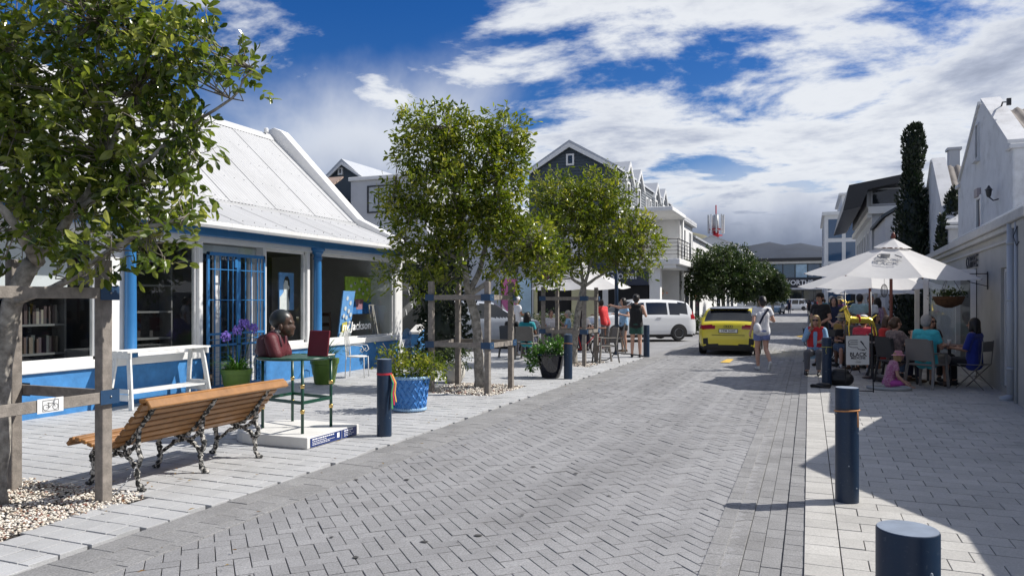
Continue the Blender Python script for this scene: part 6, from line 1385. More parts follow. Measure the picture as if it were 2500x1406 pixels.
# --- white wrought chair and blue wire chair
wc = thing('garden_chair', 'white wrought iron garden chair with scrolled arms by gallery wall', 'chair', (-8.72, 13.02, PZ), R(-70)); W_ = lambda name, pts, r=.010, n=6: (lambda b: b.build(name, m_flake, wc, True))(MB().tube(pts, r, n))
for sx in (-1, 1):
    W_('leg', [(sx * .20, .20, 0), (sx * .19, .19, .43)]); W_('leg', [(sx * .19, -.20, 0), (sx * .18, -.18, .43), (sx * .17, -.22, .92)])
    W_('armrest', [(sx * .18, -.19, .66), (sx * .23, 0, .68), (sx * .22, .16, .66), (sx * .21, .20, .58), (sx * .20, .15, .53), (sx * .20, .11, .57), (sx * .20, .14, .60)], .009)
b = MB(); b.lathe([(.20, .425), (.22, .435), (.20, .45), (.01, .452)], 20); b.build('seat', m_flake, wc, True)
W_('back_hoop', [(-.17, -.21, .85), (-.16, -.22, .93), (-.08, -.23, .98), (0, -.23, 1.0), (.08, -.23, .98), (.16, -.22, .93), (.17, -.21, .85)])
for x in (-.1, -.05, 0, .05, .1): W_('back_rod', [(x * .9, -.19, .45), (x * 1.1, -.21, .7), (x, -.225, .97)], .006, 5)
bc = thing('wire_chair', 'round backed light blue wire chair at the foot of the stair wall', 'chair', (-9.15, 16.15, PZ), R(-95)); m_lb = mat('light_blue_wire', (.12, .32, .62), .45)
b = MB()
for k in range(9): r_ = .03 + k * .022; b.tube([(r_ * math.cos(a), -.2, .68 + r_ * math.sin(a) * 1.05) for a in np.linspace(0, 6.283, 20)], .006, 4)
for k in range(12): a = k * math.pi / 6; b.tube([(0, -.2, .68), (.22 * math.cos(a), -.2, .68 + .23 * math.sin(a))], .005, 4)
b.build('backrest', m_lb, bc, True); b = MB(); b.lathe([(.24, .44), (.25, .46), (.01, .46)], 18); b.build('seat', m_lb, bc, True)
for sx in (-1, 1):
    for sy in (-1, 1): b = MB(); b.tube([(sx * .2, sy * .2, 0), (sx * .17, sy * .17, .45)], .011, 6); b.build('leg', m_lb, bc, True)
# --- cafe umbrellas
m_canvas = mat('white_canvas', (.80, .79, .77), .85, var=.05, vscale=3, trans=.38); m_teak = mat('red_brown_pole', (.14, .035, .022), .4, var=.2, vscale=10)
m_print = mat('grey_print', (.26, .26, .26), .9)
def umbrella(loc, label, r_=1.62, zt=2.75, ze=2.12, n=8, rz=0.0, tilt=(0, 0), pole=None, printed=True):
    t = thing('cafe_umbrella', label, 'umbrella', loc, rz, 'white cafe umbrellas'); b = MB(); b.tube([(0, 0, 0), (0, 0, zt - .04)], .030, 10); b.build('pole', pole or m_teak, t, True)
    b = MB(); b.lathe([(.28, 0), (.28, .05), (.06, .08), (.05, .2)], 16); b.build('base', m_dark, t, 40)
    hub = bpy.data.objects.new('canopy', None); COL.objects.link(hub); hub.parent = t; hub.location = (0, 0, ze); hub.rotation_euler = (tilt[0], tilt[1], 0); hub.empty_display_size = .1
    hh = zt - ze
    def pt(k, f, z_sag=0): a = 2 * math.pi * (k + .5) / n; return Vector((r_ * f * math.cos(a), r_ * f * math.sin(a), hh * (1 - f) + .05 * math.sin(f * math.pi) * 0 - z_sag))
    for k in range(n):
        V = []; F = []; m = 7
        for i in range(m + 1):
            f = .16 + (1.0 - .16) * i / m
            for j in range(5):
                u = j / 4; p = pt(k, f).lerp(pt(k + 1, f), u); sag = .045 * f * math.sin(u * math.pi); V.append((p.x * (1 - .04 * f * math.sin(u * math.pi)), p.y * (1 - .04 * f * math.sin(u * math.pi)), p.z - sag))
        F = [(i * 5 + j, i * 5 + j + 1, (i + 1) * 5 + j + 1, (i + 1) * 5 + j) for i in range(m) for j in range(4)]
        o = link('panel', grid_mesh('panel', V, F, m_canvas, smooth=True), hub)
        b = MB(); b.beam(pt(k, .06) - Vector((0, 0, .03)), pt(k, .995) - Vector((0, 0, .012)), .022, .016); b.build('rib', pole or m_teak, hub)
        b = MB(); b.beam((0, 0, hh - .62), pt(k, .52) - Vector((0, 0, .03)), .018, .014); b.build('strut', pole or m_teak, hub)
    V = []; 
    for k in range(n):
        V += [tuple(Vector((0, 0, hh + .10))), tuple(pt(k, .22) + Vector((0, 0, .05))), tuple(pt(k + 1, .22) + Vector((0, 0, .05)))]
    o = link('vent', grid_mesh('vent', V, [(3 * k, 3 * k + 1, 3 * k + 2) for k in range(n)], m_canvas), hub)
    b = MB(); b.lathe([(.03, hh + .09), (.045, hh + .13), (.03, hh + .18), (.008, hh + .22)], 10); b.build('finial', pole or m_teak, hub, True)
    if printed:
        k = printed - 1; a0, a1 = pt(k, .5), pt(k + 1, .5); xd = (a1 - a0).normalized(); upv = (pt(k, .3).lerp(pt(k + 1, .3), .5) - pt(k, .7).lerp(pt(k + 1, .7), .5)).normalized(); c = pt(k, .52).lerp(pt(k + 1, .52), .5); nn = xd.cross(upv).normalized()
        if nn.z < 0: nn = -nn
        text('print', 'BLACK', .15, m_print, hub, c + nn * .02 - upv * .06, xd, upv, extrude=.001, offset=.004); text('print', 'MEDICINE', .085, m_print, hub, c + nn * .025 - upv * .18, xd, upv, extrude=.001)
        b = MB(); q = c + nn * .03 + upv * .12
        for l in (-.07, 0, .07): b.tube([q + xd * -.14 + upv * l, q + xd * .02 + upv * l], .014, 5)
        b.tube([q + xd * -.14 + upv * (.07 * math.sin(a)) + xd * (-.05 * math.cos(a)) for a in np.linspace(-math.pi / 2, math.pi / 2, 8)], .013, 5); b.tube([q + xd * .10 + upv * .05, q + xd * .22 - upv * .06], .012, 5); b.build('logo', m_print, hub, True)
    return t
def camyaw(loc): return math.atan2(loc[1], loc[0]) + math.pi          # direction back to the viewpoint
umbrella((1.50, 16.25, PZ), 'largest white cafe umbrella, nearest the downpipe, printed with coffee logo', 1.64, 2.72, 2.08, 8, R(-100), (R(-3), R(2)), None, 8)
umbrella((1.35, 19.5, PZ), 'white cafe umbrella on red pole over the middle tables', 1.62, 2.50, 1.92, 8, R(20), (R(2), 0), None, 0)
umbrella((1.95, 25.6, PZ), 'white umbrella on grey pole furthest along the cafe frontage', 1.25, 2.25, 1.84, 8, R(10), (0, 0), m_greyplaster, 0)
umbrella((1.9, 30.5, PZ), 'white umbrella by the white doorway past the coffee shop', 1.3, 2.45, 1.95, 8, R(30), (0, 0), m_greyplaster, 0)
c = G(1425, 862); umbrella((D(1418, 700, 24).x, D(1418, 700, 24).y, 0), 'white cafe umbrella on the left pavement behind the round tree', 1.62, 2.85, 2.02, 8, R(-95), (0, R(2)), m_dark, 8)
# pendant lantern hung under the big umbrella
pl = thing('wire_lantern', 'small wire lantern hanging under the largest umbrella', 'lantern', (1.35, 15.9, 1.80)); b = MB()
for k in range(6): a = k * math.pi / 6; b.tube([(.06 * math.cos(a) * math.sin(u), .06 * math.sin(a) * math.sin(u), .13 * math.cos(u)) for u in np.linspace(0, 6.283, 14)], .003, 4, cap=False)
b.tube([(0, 0, .13), (0, 0, .55)], .003, 4); b.build('cage', m_dark, pl, True)
# --- cafe chairs and tables
m_taupe = mat('taupe_resin', (.20, .185, .165), .6, var=.06); m_char = mat('charcoal_resin', (.03, .03, .033), .55)
def armchair(loc, rz, label, mt, group):
    t = thing('cafe_chair', label, 'chair', loc, rz, group)          # faces +y
    b = MB(); b.box(-.24, -.22, .41, .24, .24, .445, bev=.015); b.build('seat', mt, t)
    b = MB(); b.prism([(-.23, -.20, .50), (.23, -.20, .50), (.225, -.27, .86), (.17, -.285, .90), (-.17, -.285, .90), (-.225, -.27, .86)], (0, -.022, 0)); b.build('backrest', mt, t)
    for sx in (-1, 1):
        b = MB(); b.beam((sx * .235, .22, .44), (sx * .26, .26, 0), .045, .035); b.build('leg', mt, t); b = MB(); b.beam((sx * .225, -.26, .88), (sx * .235, -.20, .44), .045, .035); b.beam((sx * .235, -.20, .46), (sx * .26, -.28, 0), .045, .035); b.build('leg', mt, t)
        b = MB(); b.box(sx * .235 - .022, -.24, .625, sx * .235 + .028, .24, .65, bev=.008); b.beam((sx * .24, .215, .63), (sx * .24, .22, .44), .04, .03); b.build('armrest', mt, t)
    return t
def foldchair(loc, rz, label, mt, group):
    t = thing('folding_chair', label, 'chair', loc, rz, group)
    b = MB(); b.box(-.20, -.20, .435, .20, .20, .45, bev=.005); b.build('seat', mt, t); b = MB(); b.box(-.20, -.235, .68, .20, -.215, .86, bev=.006); b.build('backrest', mt, t)
    for sx in (-1, 1): b = MB(); b.tube([(sx * .2, -.24, .88), (sx * .2, -.2, .45), (sx * .2, .22, 0)], .010, 6); b.build('leg', mt, t, True); b = MB(); b.tube([(sx * .18, .18, .44), (sx * .18, -.24, 0)], .010, 6); b.build('leg', mt, t, True)
    return t
def table(loc, label, mt, r_=.36, group='cafe tables', square=False):
    t = thing('cafe_table', label, 'table', loc, 0, group); b = MB()
    if square: b.box(-r_, -r_, .71, r_, r_, .74, bev=.008)
    else: b.lathe([(r_, .715), (r_ + .005, .73), (r_, .745)], 24)
    b.build('table_top', mt, t, 40 if not square else False)
    if square:
        for sx in (-1, 1):
            for sy in (-1, 1): b = MB(); b.beam((sx * (r_ - .04), sy * (r_ - .04), 0), (sx * (r_ - .04), sy * (r_ - .04), .71), .04, .04); b.build('leg', mt, t)
    else: b = MB(); b.lathe([(.20, 0), (.2, .02), (.03, .05), (.03, .70)], 16); b.build('pedestal', m_dark, t, 40)
    return t
def cup(loc, label, c=(.8, .8, .78)):
    t = thing('cup', label, 'cup', loc, 0, 'cups on the cafe tables'); b = MB(); b.lathe([(.026, 0), (.036, .09), (.038, .10), (.033, .095), (.03, .02)], 12); b.build('cup_body', mat('cup_%.2f' % c[0], c, .4), t, True); return t
# ================================================================ vehicles
def paint(name, c): return mat('paint_' + name, c, .32, coat=.8, spec=.5)
m_cglass = mat('car_glass', (.010, .012, .015), .05, spec=.8); m_tail = mat('tail_lamp_red', (.30, .008, .012), .15, coat=.5); m_head = mat('head_lamp', (.55, .57, .6), .12, coat=.6); m_trim = mat('black_trim', (.014, .014, .015), .55)
def car(name, label, loc, rz, Lc, W, outline, belt, glass_y, pillars, pm, wheel_y, wr=.31, rear_glass=None, wind=None, cls=None, cat='car', simple=False, group=None, roofz=.10, gz=None):
    t = thing(name, label, cat, loc, rz, group)
    P_ = np.array(outline, float); seg = np.r_[0, np.cumsum(np.hypot(*np.diff(P_, axis=0).T))]; nS = 150 if not simple else 60
    s_ = np.linspace(0, seg[-1], nS); Y = np.interp(s_, seg, P_[:, 0]); Z = np.interp(s_, seg, P_[:, 1])
    for _ in range(2): Y[1:-1] = (Y[:-2] + 2 * Y[1:-1] + Y[2:]) / 4; Z[1:-1] = (Z[:-2] + 2 * Z[1:-1] + Z[2:]) / 4
    zt = Z.max(); zb = .20
    fz = lambda z: np.interp(z, [.2, .38, .6, belt - .12, belt, zt - .12, zt], [.92, .985, 1.0, .985, .945, .78, .70])
    y0, y1 = Y.min(), Y.max()
    fy = lambda y: 1 - .16 * np.clip((y0 + .42 - y) / .42, 0, 1) ** 2.2 - .22 * np.clip((y - y1 + .6) / .6, 0, 1) ** 2.2
    NL, NA = (24, 21) if not simple else (12, 11); ring = 2 * NL + NA; V = np.zeros((nS, ring, 3))
    for i in range(nS):
        z = np.linspace(zb, max(Z[i], zb + .01), NL + 1)[:NL]; w_ = W / 2 * fz(z) * fy(Y[i]); V[i, :NL] = np.stack([-w_, np.full(NL, Y[i]), z], 1); V[i, NL + NA:] = np.stack([w_[::-1], np.full(NL, Y[i]), z[::-1]], 1)
        u = np.linspace(-1, 1, NA); wt = W / 2 * float(fz(Z[i])) * float(fy(Y[i])); uu = np.sign(u) * (1 - (1 - np.abs(u)) ** 1.0); V[i, NL:NL + NA] = np.stack([uu * wt * .985, np.full(NA, Y[i]), Z[i] + .022 * (1 - uu ** 2) - .012 * np.abs(uu) ** 6], 1)
    idx = np.arange(nS * ring).reshape(nS, ring); Fq = []; part = []
    for i in range(nS - 1):
        for j in range(ring - 1):
            f = (idx[i, j], idx[i, j + 1], idx[i + 1, j + 1], idx[i + 1, j]); c = V.reshape(-1, 3)[list(f)].mean(0); top = NL - 1 < j < NL + NA - 1
            p = 'body'; x, y, z = c; ax = abs(x) / (W / 2)
            if not top or j in (NL, NL + NA - 2):
                tz = np.interp(y, Y[np.argsort(Y)], Z[np.argsort(Y)])
                if z > belt and z < min(tz - .03, zt - roofz) and glass_y[0] < y < glass_y[1] and not any(a < y < b_ for a, b_ in pillars): p = 'side_window'
            if top:
                if rear_glass and rear_glass[0] < y < rear_glass[1] and z > belt and ax < fz(z) * .86: p = 'rear_window'
                if wind and wind[0] < y < wind[1] and ax < fz(z) * .9: p = 'windscreen'
            if not top:
                for wy in wheel_y:
                    pass
                if z < .26: p = 'sill_trim'
            if cls: p = cls(p, x, y, z, top) or p
            Fq.append(f); part.append(p)
    Fq.append(None); part.append(None)
    names = sorted(set(p for p in part if p)); mt_ = dict(body=pm, side_window=m_cglass, rear_window=m_cglass, windscreen=m_cglass, wheel_arch=m_trim, sill_trim=m_trim, tail_lamp=m_tail, headlamp=m_head, bumper_trim=m_trim, grille=m_trim, roof=mat('roof_gloss', (.35, .36, .38), .25, coat=.6))
    VV = V.reshape(-1, 3)
    for nme in names:
        F = np.array([f for f, p in zip(Fq, part) if p == nme]); use, inv = np.unique(F, return_inverse=True); F = inv.reshape(F.shape); VU = VV[use]
        lab_ = np.arange(len(use))                                   # one object for each connected piece
        while True:
            mn = lab_[F].min(1); l2 = lab_.copy()
            for q in range(4): np.minimum.at(l2, F[:, q], mn)
            if (l2 == lab_).all(): break
            lab_ = l2
        fl = lab_[F[:, 0]]; keys, cnt = np.unique(fl, return_counts=True)
        if nme in ('body', 'sill_trim', 'bumper_trim', 'roof', 'grille'): groups_ = [np.arange(len(F))]
        else: groups_ = [np.where(fl == k)[0] for k in keys]
        for gi in groups_:
            FF = F[gi]; u2, i2 = np.unique(FF, return_inverse=True)
            me = grid_mesh(nme, VU[u2], i2.reshape(FF.shape), mt_[nme], smooth=True)
            bm = bmesh.new(); bm.from_mesh(me); bmesh.ops.recalc_face_normals(bm, faces=bm.faces); bm.to_mesh(me); bm.free()
            link(nme, me, t)
    b = MB(); b.box(-W / 2 + .12, y0 + .15, .14, W / 2 - .12, y1 - .15, .5); b.build('underbody', m_black, t)
    for wy in wheel_y:
        for sx in (-1, 1):
            wl_ = bpy.data.objects.new('wheel', None); COL.objects.link(wl_); wl_.parent = t; wl_.location = (sx * (W / 2 - .088), wy, wr); wl_.rotation_euler = (0, R(90) * sx, 0); wl_.empty_display_size = .1
            b = MB(); b.prism([(sx * (W / 2 - .25), wy + (wr + .055) * math.cos(a), max(.19, wr + (wr + .055) * math.sin(a))) for a in np.linspace(R(-22), R(202), 22)], (sx * .254, 0, 0)); b.build('wheel_arch', m_trim, t)
            b = MB(); b.lathe([(wr * .62, -.09), (wr * .94, -.10), (wr, -.07), (wr, .07), (wr * .94, .10), (wr * .66, .102), (wr * .62, .08)], 28); b.build('tyre', m_rubber, wl_, 45)
            b = MB(); b.lathe([(wr * .64, .085), (wr * .60, .098), (wr * .57, .06), (wr * .15, .075), (.02, .085)], 24, cap=(False, True)); rm = b.build('rim', m_chrome, wl_, 40)
            b = MB()
            for k in range(10): a = k * math.pi / 5; b.box(-.016, wr * .34, .062, .016, wr * .50, .076, T=Matrix.Rotation(a, 4, 'Z'))
            b.build('slot', m_black, rm)
    return t
# yellow hatchback seen from behind
def hcls(p, x, y, z, top):
    ax = abs(x)
    if top and y < -1.80:
        if .77 < z < .895 and ax > .36 + (.895 - z) * .5: return 'tail_lamp'
        if z < .33 and ax < .62: return 'bumper_trim'
        if .33 < z < .52 and ax > .55 + (.52 - z) * .3 and ax < .80: return 'bumper_trim'
        if z < .28: return 'bumper_trim'
    if not top and y < -1.72 and .78 < z < .89: return 'tail_lamp'
    if top and z > 1.375: return 'roof'
    if top and y > 1.75 and .55 < z < .72 and ax > .45: return 'headlamp'
    if top and y > 1.85 and .3 < z < .6 and ax < .4: return 'grille'
m_yelp = paint('car_yellow', (.70, .58, .02))
ph = D(1772, 868, 21.7); ph.z = 0
yr = R(2.0)
hatch = car('hatchback_car', 'yellow hatchback with silver roof driving away up the street', (ph.x, ph.y + 2.0, 0), yr, 4.03, 1.76, [(-2.02, .22), (-2.03, .45), (-2.02, .62), (-1.99, .78), (-1.93, .92), (-1.82, 1.0), (-1.50, 1.31), (-1.40, 1.365), (-1.20, 1.395), (-.4, 1.425), (.30, 1.39), (1.02, 1.0), (1.85, .82), (1.98, .62), (2.02, .4), (2.0, .22)], .97, (-1.35, .80), [(-.42, -.34), (-1.16, -1.05)], m_yelp, (-1.25, 1.31), .315, (-1.84, -1.49), (.33, 1.0), hcls)
b = MB(); b.box(-.56, -1.58, 1.345, .56, -1.36, 1.385, bev=.015); b.build('spoiler', m_trim, hatch)
b = MB(); b.box(-.27, -2.045, .665, .27, -2.005, .785, bev=.006); npl = b.build('number_plate', m_trim, hatch); b = MB(); b.box(-.255, -2.049, .678, .255, -2.046, .772); b.build('plate_face', mat('plate_white', (.78, .78, .75), .4), npl)
text('plate_text', 'CEM 36307', .085, m_dark, npl, (0, -2.051, .725), (1, 0, 0), extrude=.0005, offset=.001)
for k in range(4): b = MB(); b.tube([(-.09 + k * .06 + .036 * math.cos(a), -1.992 + .02 * 0, .855 + .036 * math.sin(a)) for a in np.linspace(0, 6.283, 16)], .006, 5); o = b.build('badge_ring', m_dark, hatch, True)
b = MB(); b.tube([(-.46, -2.035, .60), (.46, -2.035, .60)], .006, 4); b.build('hatch_seam', m_trim, hatch)
for sx in (-1, 1): b = MB(); b.ball((sx * .99, .72, .98), (.10, .06, .07), 10, 7); b.build('door_mirror', m_yelp, hatch, True)
# white people carrier across the side street
def mcls(p, x, y, z, top):
    ax = abs(x)
    if y < -1.90 and .86 < z < 1.06 and ax > .58: return 'tail_lamp'
    if not top and y < -2.0 and 1.06 < z < 1.25: return 'tail_lamp'
    if y > 1.80 and .66 < z < .86 and ax > .45: return 'headlamp'
    if top and y > 2.05 and .3 < z < .66 and ax < .5: return 'grille'
rw = D(1655, 831, 30.0); ax_ = Vector((-.79, -.61, 0)).normalized(); lat = Vector((ax_.y, -ax_.x, 0))      # lat = right side of the car
nearside = -1 if lat.dot(Vector((SI, -CO, 0))) < 0 else 1
org = Vector((rw.x, rw.y, 0)) + ax_ * 1.35 - lat * nearside * .80
mpv = car('people_carrier', 'white people carrier crossing the side street behind the person in black vest', tuple(org), math.atan2(-ax_.x, ax_.y), 4.4, 1.76, [(-2.17, .22), (-2.20, .45), (-2.19, .70), (-2.14, .98), (-2.06, 1.14), (-1.88, 1.48), (-1.76, 1.57), (-1.4, 1.63), (-.6, 1.67), (.25, 1.66), (.62, 1.58), (1.38, 1.10), (2.0, .93), (2.15, .74), (2.2, .45), (2.16, .22)], 1.06, (-1.78, 1.12), [(-.95, -.88), (.04, .13)], paint('white', (.72, .73, .74)), (-1.36, 1.38), .31, (-2.08, -1.86), (.64, 1.36), mcls, roofz=.13)
b = MB()
for sx in (-1, 1):
    for y in (-.60, .45): b.box(sx * .872, y, .93, sx * .892, y + .20, .96)
b.build('door_handle', m_chrome, mpv)
# silver car half hidden behind the second tree
sc0 = D(1205, 850, 25.5); car('silver_car', 'silver grey car parked behind the guarded tree at the cafe', (sc0.x - .6, sc0.y + .2, 0), R(-62), 4.3, 1.80, [(-2.13, .22), (-2.15, .5), (-2.13, .85), (-1.95, 1.08), (-1.6, 1.45), (-1.3, 1.54), (-.3, 1.60), (.4, 1.55), (1.15, 1.08), (1.95, .93), (2.1, .7), (2.15, .3)], 1.03, (-1.6, .95), [(-.5, -.4), (-1.25, -1.15)], paint('silver', (.40, .43, .48)), (-1.3, 1.35), .33, (-1.93, -1.55), (.42, 1.12))
# far parked vehicles
def small(label, px, py, yc, rz, col, outline=None, **k):
    p = D(px, py, yc); return car('parked_car', label, (p.x, p.y, 0), rz, 4.1, 1.72, outline or [(-2.0, .22), (-2.02, .5), (-1.98, .85), (-1.8, 1.0), (-1.4, 1.38), (-.3, 1.46), (.3, 1.42), (1.0, 1.0), (1.85, .82), (2.0, .5), (2.0, .22)], .97, (-1.4, .8), [(-.4, -.3)], paint(col[0], col[1]), (-1.25, 1.3), .31, (-1.8, -1.4), (.32, 1.0), simple=True, group='cars parked far up the street')
small('pale blue small car parked facing down the street', 1893, 760, 92, R(172), ('pale_blue', (.22, .34, .42)))
small('dark grey car parked behind the pale blue car', 1885, 755, 104, R(178), ('dark_grey', (.04, .042, .046)))
small('grey car half hidden by the walking person in white', 1838, 762, 88, R(176), ('mid_grey', (.16, .17, .18)))
p = D(1948, 757, 128); car('delivery_van', 'white van parked in front of the department store', (p.x, p.y, 0), R(-118), 5.0, 1.95, [(-2.5, .22), (-2.52, .8), (-2.48, 1.5), (-2.40, 1.92), (-2.0, 1.97), (.9, 1.97), (1.25, 1.85), (1.85, 1.15), (2.4, .95), (2.5, .6), (2.5, .22)], 1.12, (-2.2, 1.6), [(-.75, -.65), (.55, .68)], paint('white', (.72, .73, .74)), (-1.45, 1.55), .34, (-2.52, -2.38), (1.2, 1.85), cat='van', simple=True, roofz=.22)
# ================================================================ cafe seating, signs and people
gR, gL = 'guests at the coffee shop tables', 'guests at the left pavement cafe'
chR, chL = 'chairs at the coffee shop tables', 'chairs at the left pavement cafe'
def faceto(a, b_): return math.atan2(-(b_[0] - a[0]), b_[1] - a[1])       # rz so that local +y points from a to b
RIGHT = Vector((CO, SI)); AWAY = Vector((-SI, CO))                         # viewer's right and depth axes on the ground
def at(px, py, z=PZ): p = G(px, py, z); return (p.x, p.y, z)
def off(p, r, a): return (p[0] + RIGHT.x * r + AWAY.x * a, p[1] + RIGHT.y * r + AWAY.y * a, p[2])
RZR = math.atan2(-RIGHT.x, RIGHT.y); RZA = math.atan2(-AWAY.x, AWAY.y); RZL = RZR + math.pi; RZC = RZA + math.pi   # facing right / away / left / camera
black_t = cloth('black', (.012, .012, .014)); white_t = cloth('white', (.68, .68, .70), .05); teal = cloth('teal', (.02, .30, .36)); aqua = cloth('aqua', (.05, .42, .48)); red_t = cloth('red', (.55, .03, .035)); royal = cloth('royal', (.015, .03, .22)); lblue = cloth('light_blue', (.25, .42, .62)); navy_t = cloth('navy', (.015, .02, .05)); khaki = cloth('khaki', (.20, .18, .15)); jean = cloth('denim', (.06, .10, .17)); dgreen = cloth('dark_green', (.02, .075, .06)); lilac = cloth('chambray', (.16, .20, .40)); grey_t = cloth('grey', (.12, .12, .13)); purple = cloth('purple', (.16, .03, .17)); pink = cloth('pink', (.45, .07, .32)); coral = cloth('coral', (.62, .05, .08))
floral = cloth('floral', (.55, .50, .55), .1, (.22, .03, .20), 16); camo = cloth('print', (.10, .07, .075), .2, (.32, .24, .22), 22); rosy = cloth('rosy_floral', (.60, .35, .45), .1, (.30, .03, .16), 30)
h_dark = mat('hair_dark', (.012, .009, .008), .5, var=.3, vscale=60); h_brown = mat('hair_brown', (.06, .032, .018), .5, var=.3, vscale=60); h_blond = mat('hair_blond', (.36, .24, .10), .5, var=.3, vscale=60); h_grey = mat('hair_grey', (.30, .29, .28), .6, var=.2, vscale=60)
s_white = mat('shoe_white', (.6, .6, .58), .6); s_black = mat('shoe_black', (.015, .015, .016), .6); s_brown = mat('sandal', (.10, .06, .035), .7)
# --- woman walking up the street
def bag(t, J):
    b = MB(); s = J['s']; P_ = [J['sr'] + Vector((-.05, .06, .05)), J['sr'] + Vector((-.06, -.12, .02)), J['chest'] + Vector((-.02, -.135, -.02)), J['waist'] + Vector((-.12, -.135, -.02))]
    for p, q in zip(P_, P_[1:]): b.beam(p, q, .045, .008, up=(0, -1, 0))
    b.build('strap', navy_t, t); b = MB(); b.ball(J['waist'] + Vector((-.17, -.13, -.10)), (.09, .06, .12), 12, 9); b.build('sling_bag', white_t, t, True)
w0 = at(1860, 903, 0); person('person in white T-shirt and chambray shorts walking away with cross strap bag', w0, RZA + R(4), pose('walk', 1.70, arml='back', armr='bent', head=(0.05, .03, -.01)), 'fair', white_t, .55, lilac, .5, h_dark, 'bun', s_white, extra=bag, vox=.016)
# --- man in black vest at the corner, hand on the post
mb_ = at(1553, 872); person('person in black vest, dark green shorts and cap leaning on the post', mb_, RZA + R(-14), pose('stand', 1.74, arml='side', armr='bent'), 'fair', black_t, 0, dgreen, .62, h_dark, 'short', s_black, (black_t, 'capback'), tank=True, vox=.016)
sp = thing('street_post', 'slim navy steel post beside the person in black vest', 'post', at(1505, 866)); b = MB(); b.tube([(0, 0, 0), (0, 0, 3.45)], .055, 14); b.build('shaft', m_navy, sp, True); b = MB(); b.lathe([(.075, 0), (.075, .06), (.056, .08)], 14); b.build('foot', m_navy, sp, True)
# --- others standing by the carrier
person('person in red shirt bending over the cafe table', off(at(1490, 858), 0, 1.2), RZA + R(40), pose('stand', 1.66, lean=.13, arml='fwd', armr='fwd', head=(0, .05, -.03)), 'brown', red_t, .6, grey_t, 1.9, h_dark, 'short', s_black, group=gL)
person('person standing in pale blue top and black shorts by the post', off(at(1530, 862), 0, .6), RZL + R(20), pose('stand', 1.66, arml='bent', armr='bent'), 'fair', lblue, .5, black_t, .5, h_dark, 'bob', s_brown, group=gL)
# --- left cafe: tables, chairs, guests
T1 = off(at(1335, 862), 0, 1.6); table(T1, 'pale cafe table between teal shirted guest and umbrella', m_taupe, .45, 'cafe tables', True)
T2 = off(at(1455, 862), -.1, 1.0); table(T2, 'wooden cafe table behind the third tree guard', mat('table_wood', (.18, .075, .04), .5, var=.2), .45, 'cafe tables', True)
def seated(label, p, rz, chair_label, cm, ch_group, fold=False, **k):
    (foldchair if fold else armchair)(p, rz, chair_label, cm, ch_group); J = pose('sit', k.pop('H', 1.68), arml=k.pop('arml', 'fwd'), armr=k.pop('armr', 'fwd'), head=k.pop('head', (0, .03, 0)), lean=k.pop('lean', -.02)); return person(label, p, rz, J, **k)
p = at(1287, 876); seated('person in teal T-shirt seated with back turned', p, RZA + R(-20), 'taupe armchair under the person in teal T-shirt', m_taupe, chL, skin='brown', top=teal, bottom=navy_t, leg=1.9, hair=h_dark, hairstyle='bob', shoes=s_black, group=gL, vox=.017)
p = at(1250, 872); seated('person in black top seated beside the teal shirted guest', p, RZA + R(-35), 'charcoal armchair under the person in black top', m_char, chL, skin='brown', top=black_t, bottom=navy_t, leg=1.9, hair=h_dark, hairstyle='long', shoes=s_black, group=gL)
p = off(at(1262, 862), .0, 1.2); person('person in white shirt and white cap standing by the silver car', p, RZR + R(30), pose('stand', 1.70, arml='fwd', armr='fwd'), 'tan', white_t, .6, khaki, 1.9, h_grey, 'short', s_black, (white_t, 'cap'), group=gL)
p = off(T1, .25, .75); seated('person in white top facing across the taupe cafe table', p, RZC + R(10), 'taupe armchair under the guest in white top', m_taupe, chL, skin='fair', top=white_t, bottom=jean, leg=1.9, hair=h_brown, hairstyle='short', shoes=s_white, group=gL)
p = off(T1, .78, .35); seated('person in blue shirt drinking at the cafe table', p, RZL + R(-10), 'taupe armchair under the guest in blue shirt', m_taupe, chL, skin='fair', top=lblue, bottom=khaki, leg=1.9, hair=h_grey, hairstyle='short', shoes=s_black, group=gL, armr='mouth')
p = off(T2, -.15, .7); seated('person in white T-shirt seated behind the third tree trunk', p, RZC, 'taupe armchair under the guest in white T-shirt', m_taupe, chL, skin='dark', top=white_t, bottom=navy_t, leg=1.9, hair=h_dark, hairstyle='short', shoes=s_black, group=gL)
armchair(at(1478, 884), RZL + R(15), 'empty charcoal edged armchair beside the third tree guard', m_taupe, chL); armchair(off(at(1515, 866), 0, 1.1), RZL, 'empty taupe armchair beside the slim navy post', m_taupe, chL)
for dx, dy, lb in ((.1, .1, 'white cup in the middle of the taupe cafe table'), (-.2, .05, 'white cup at the edge of the taupe cafe table towards the silver car'), (.2, -.15, 'white cup at the corner of the taupe cafe table near the bollard')): cup((T1[0] + dx, T1[1] + dy, T1[2] + .745), lb)
cup((T2[0] + .1, T2[1], T2[2] + .745), 'tall white cup on the wooden cafe table')
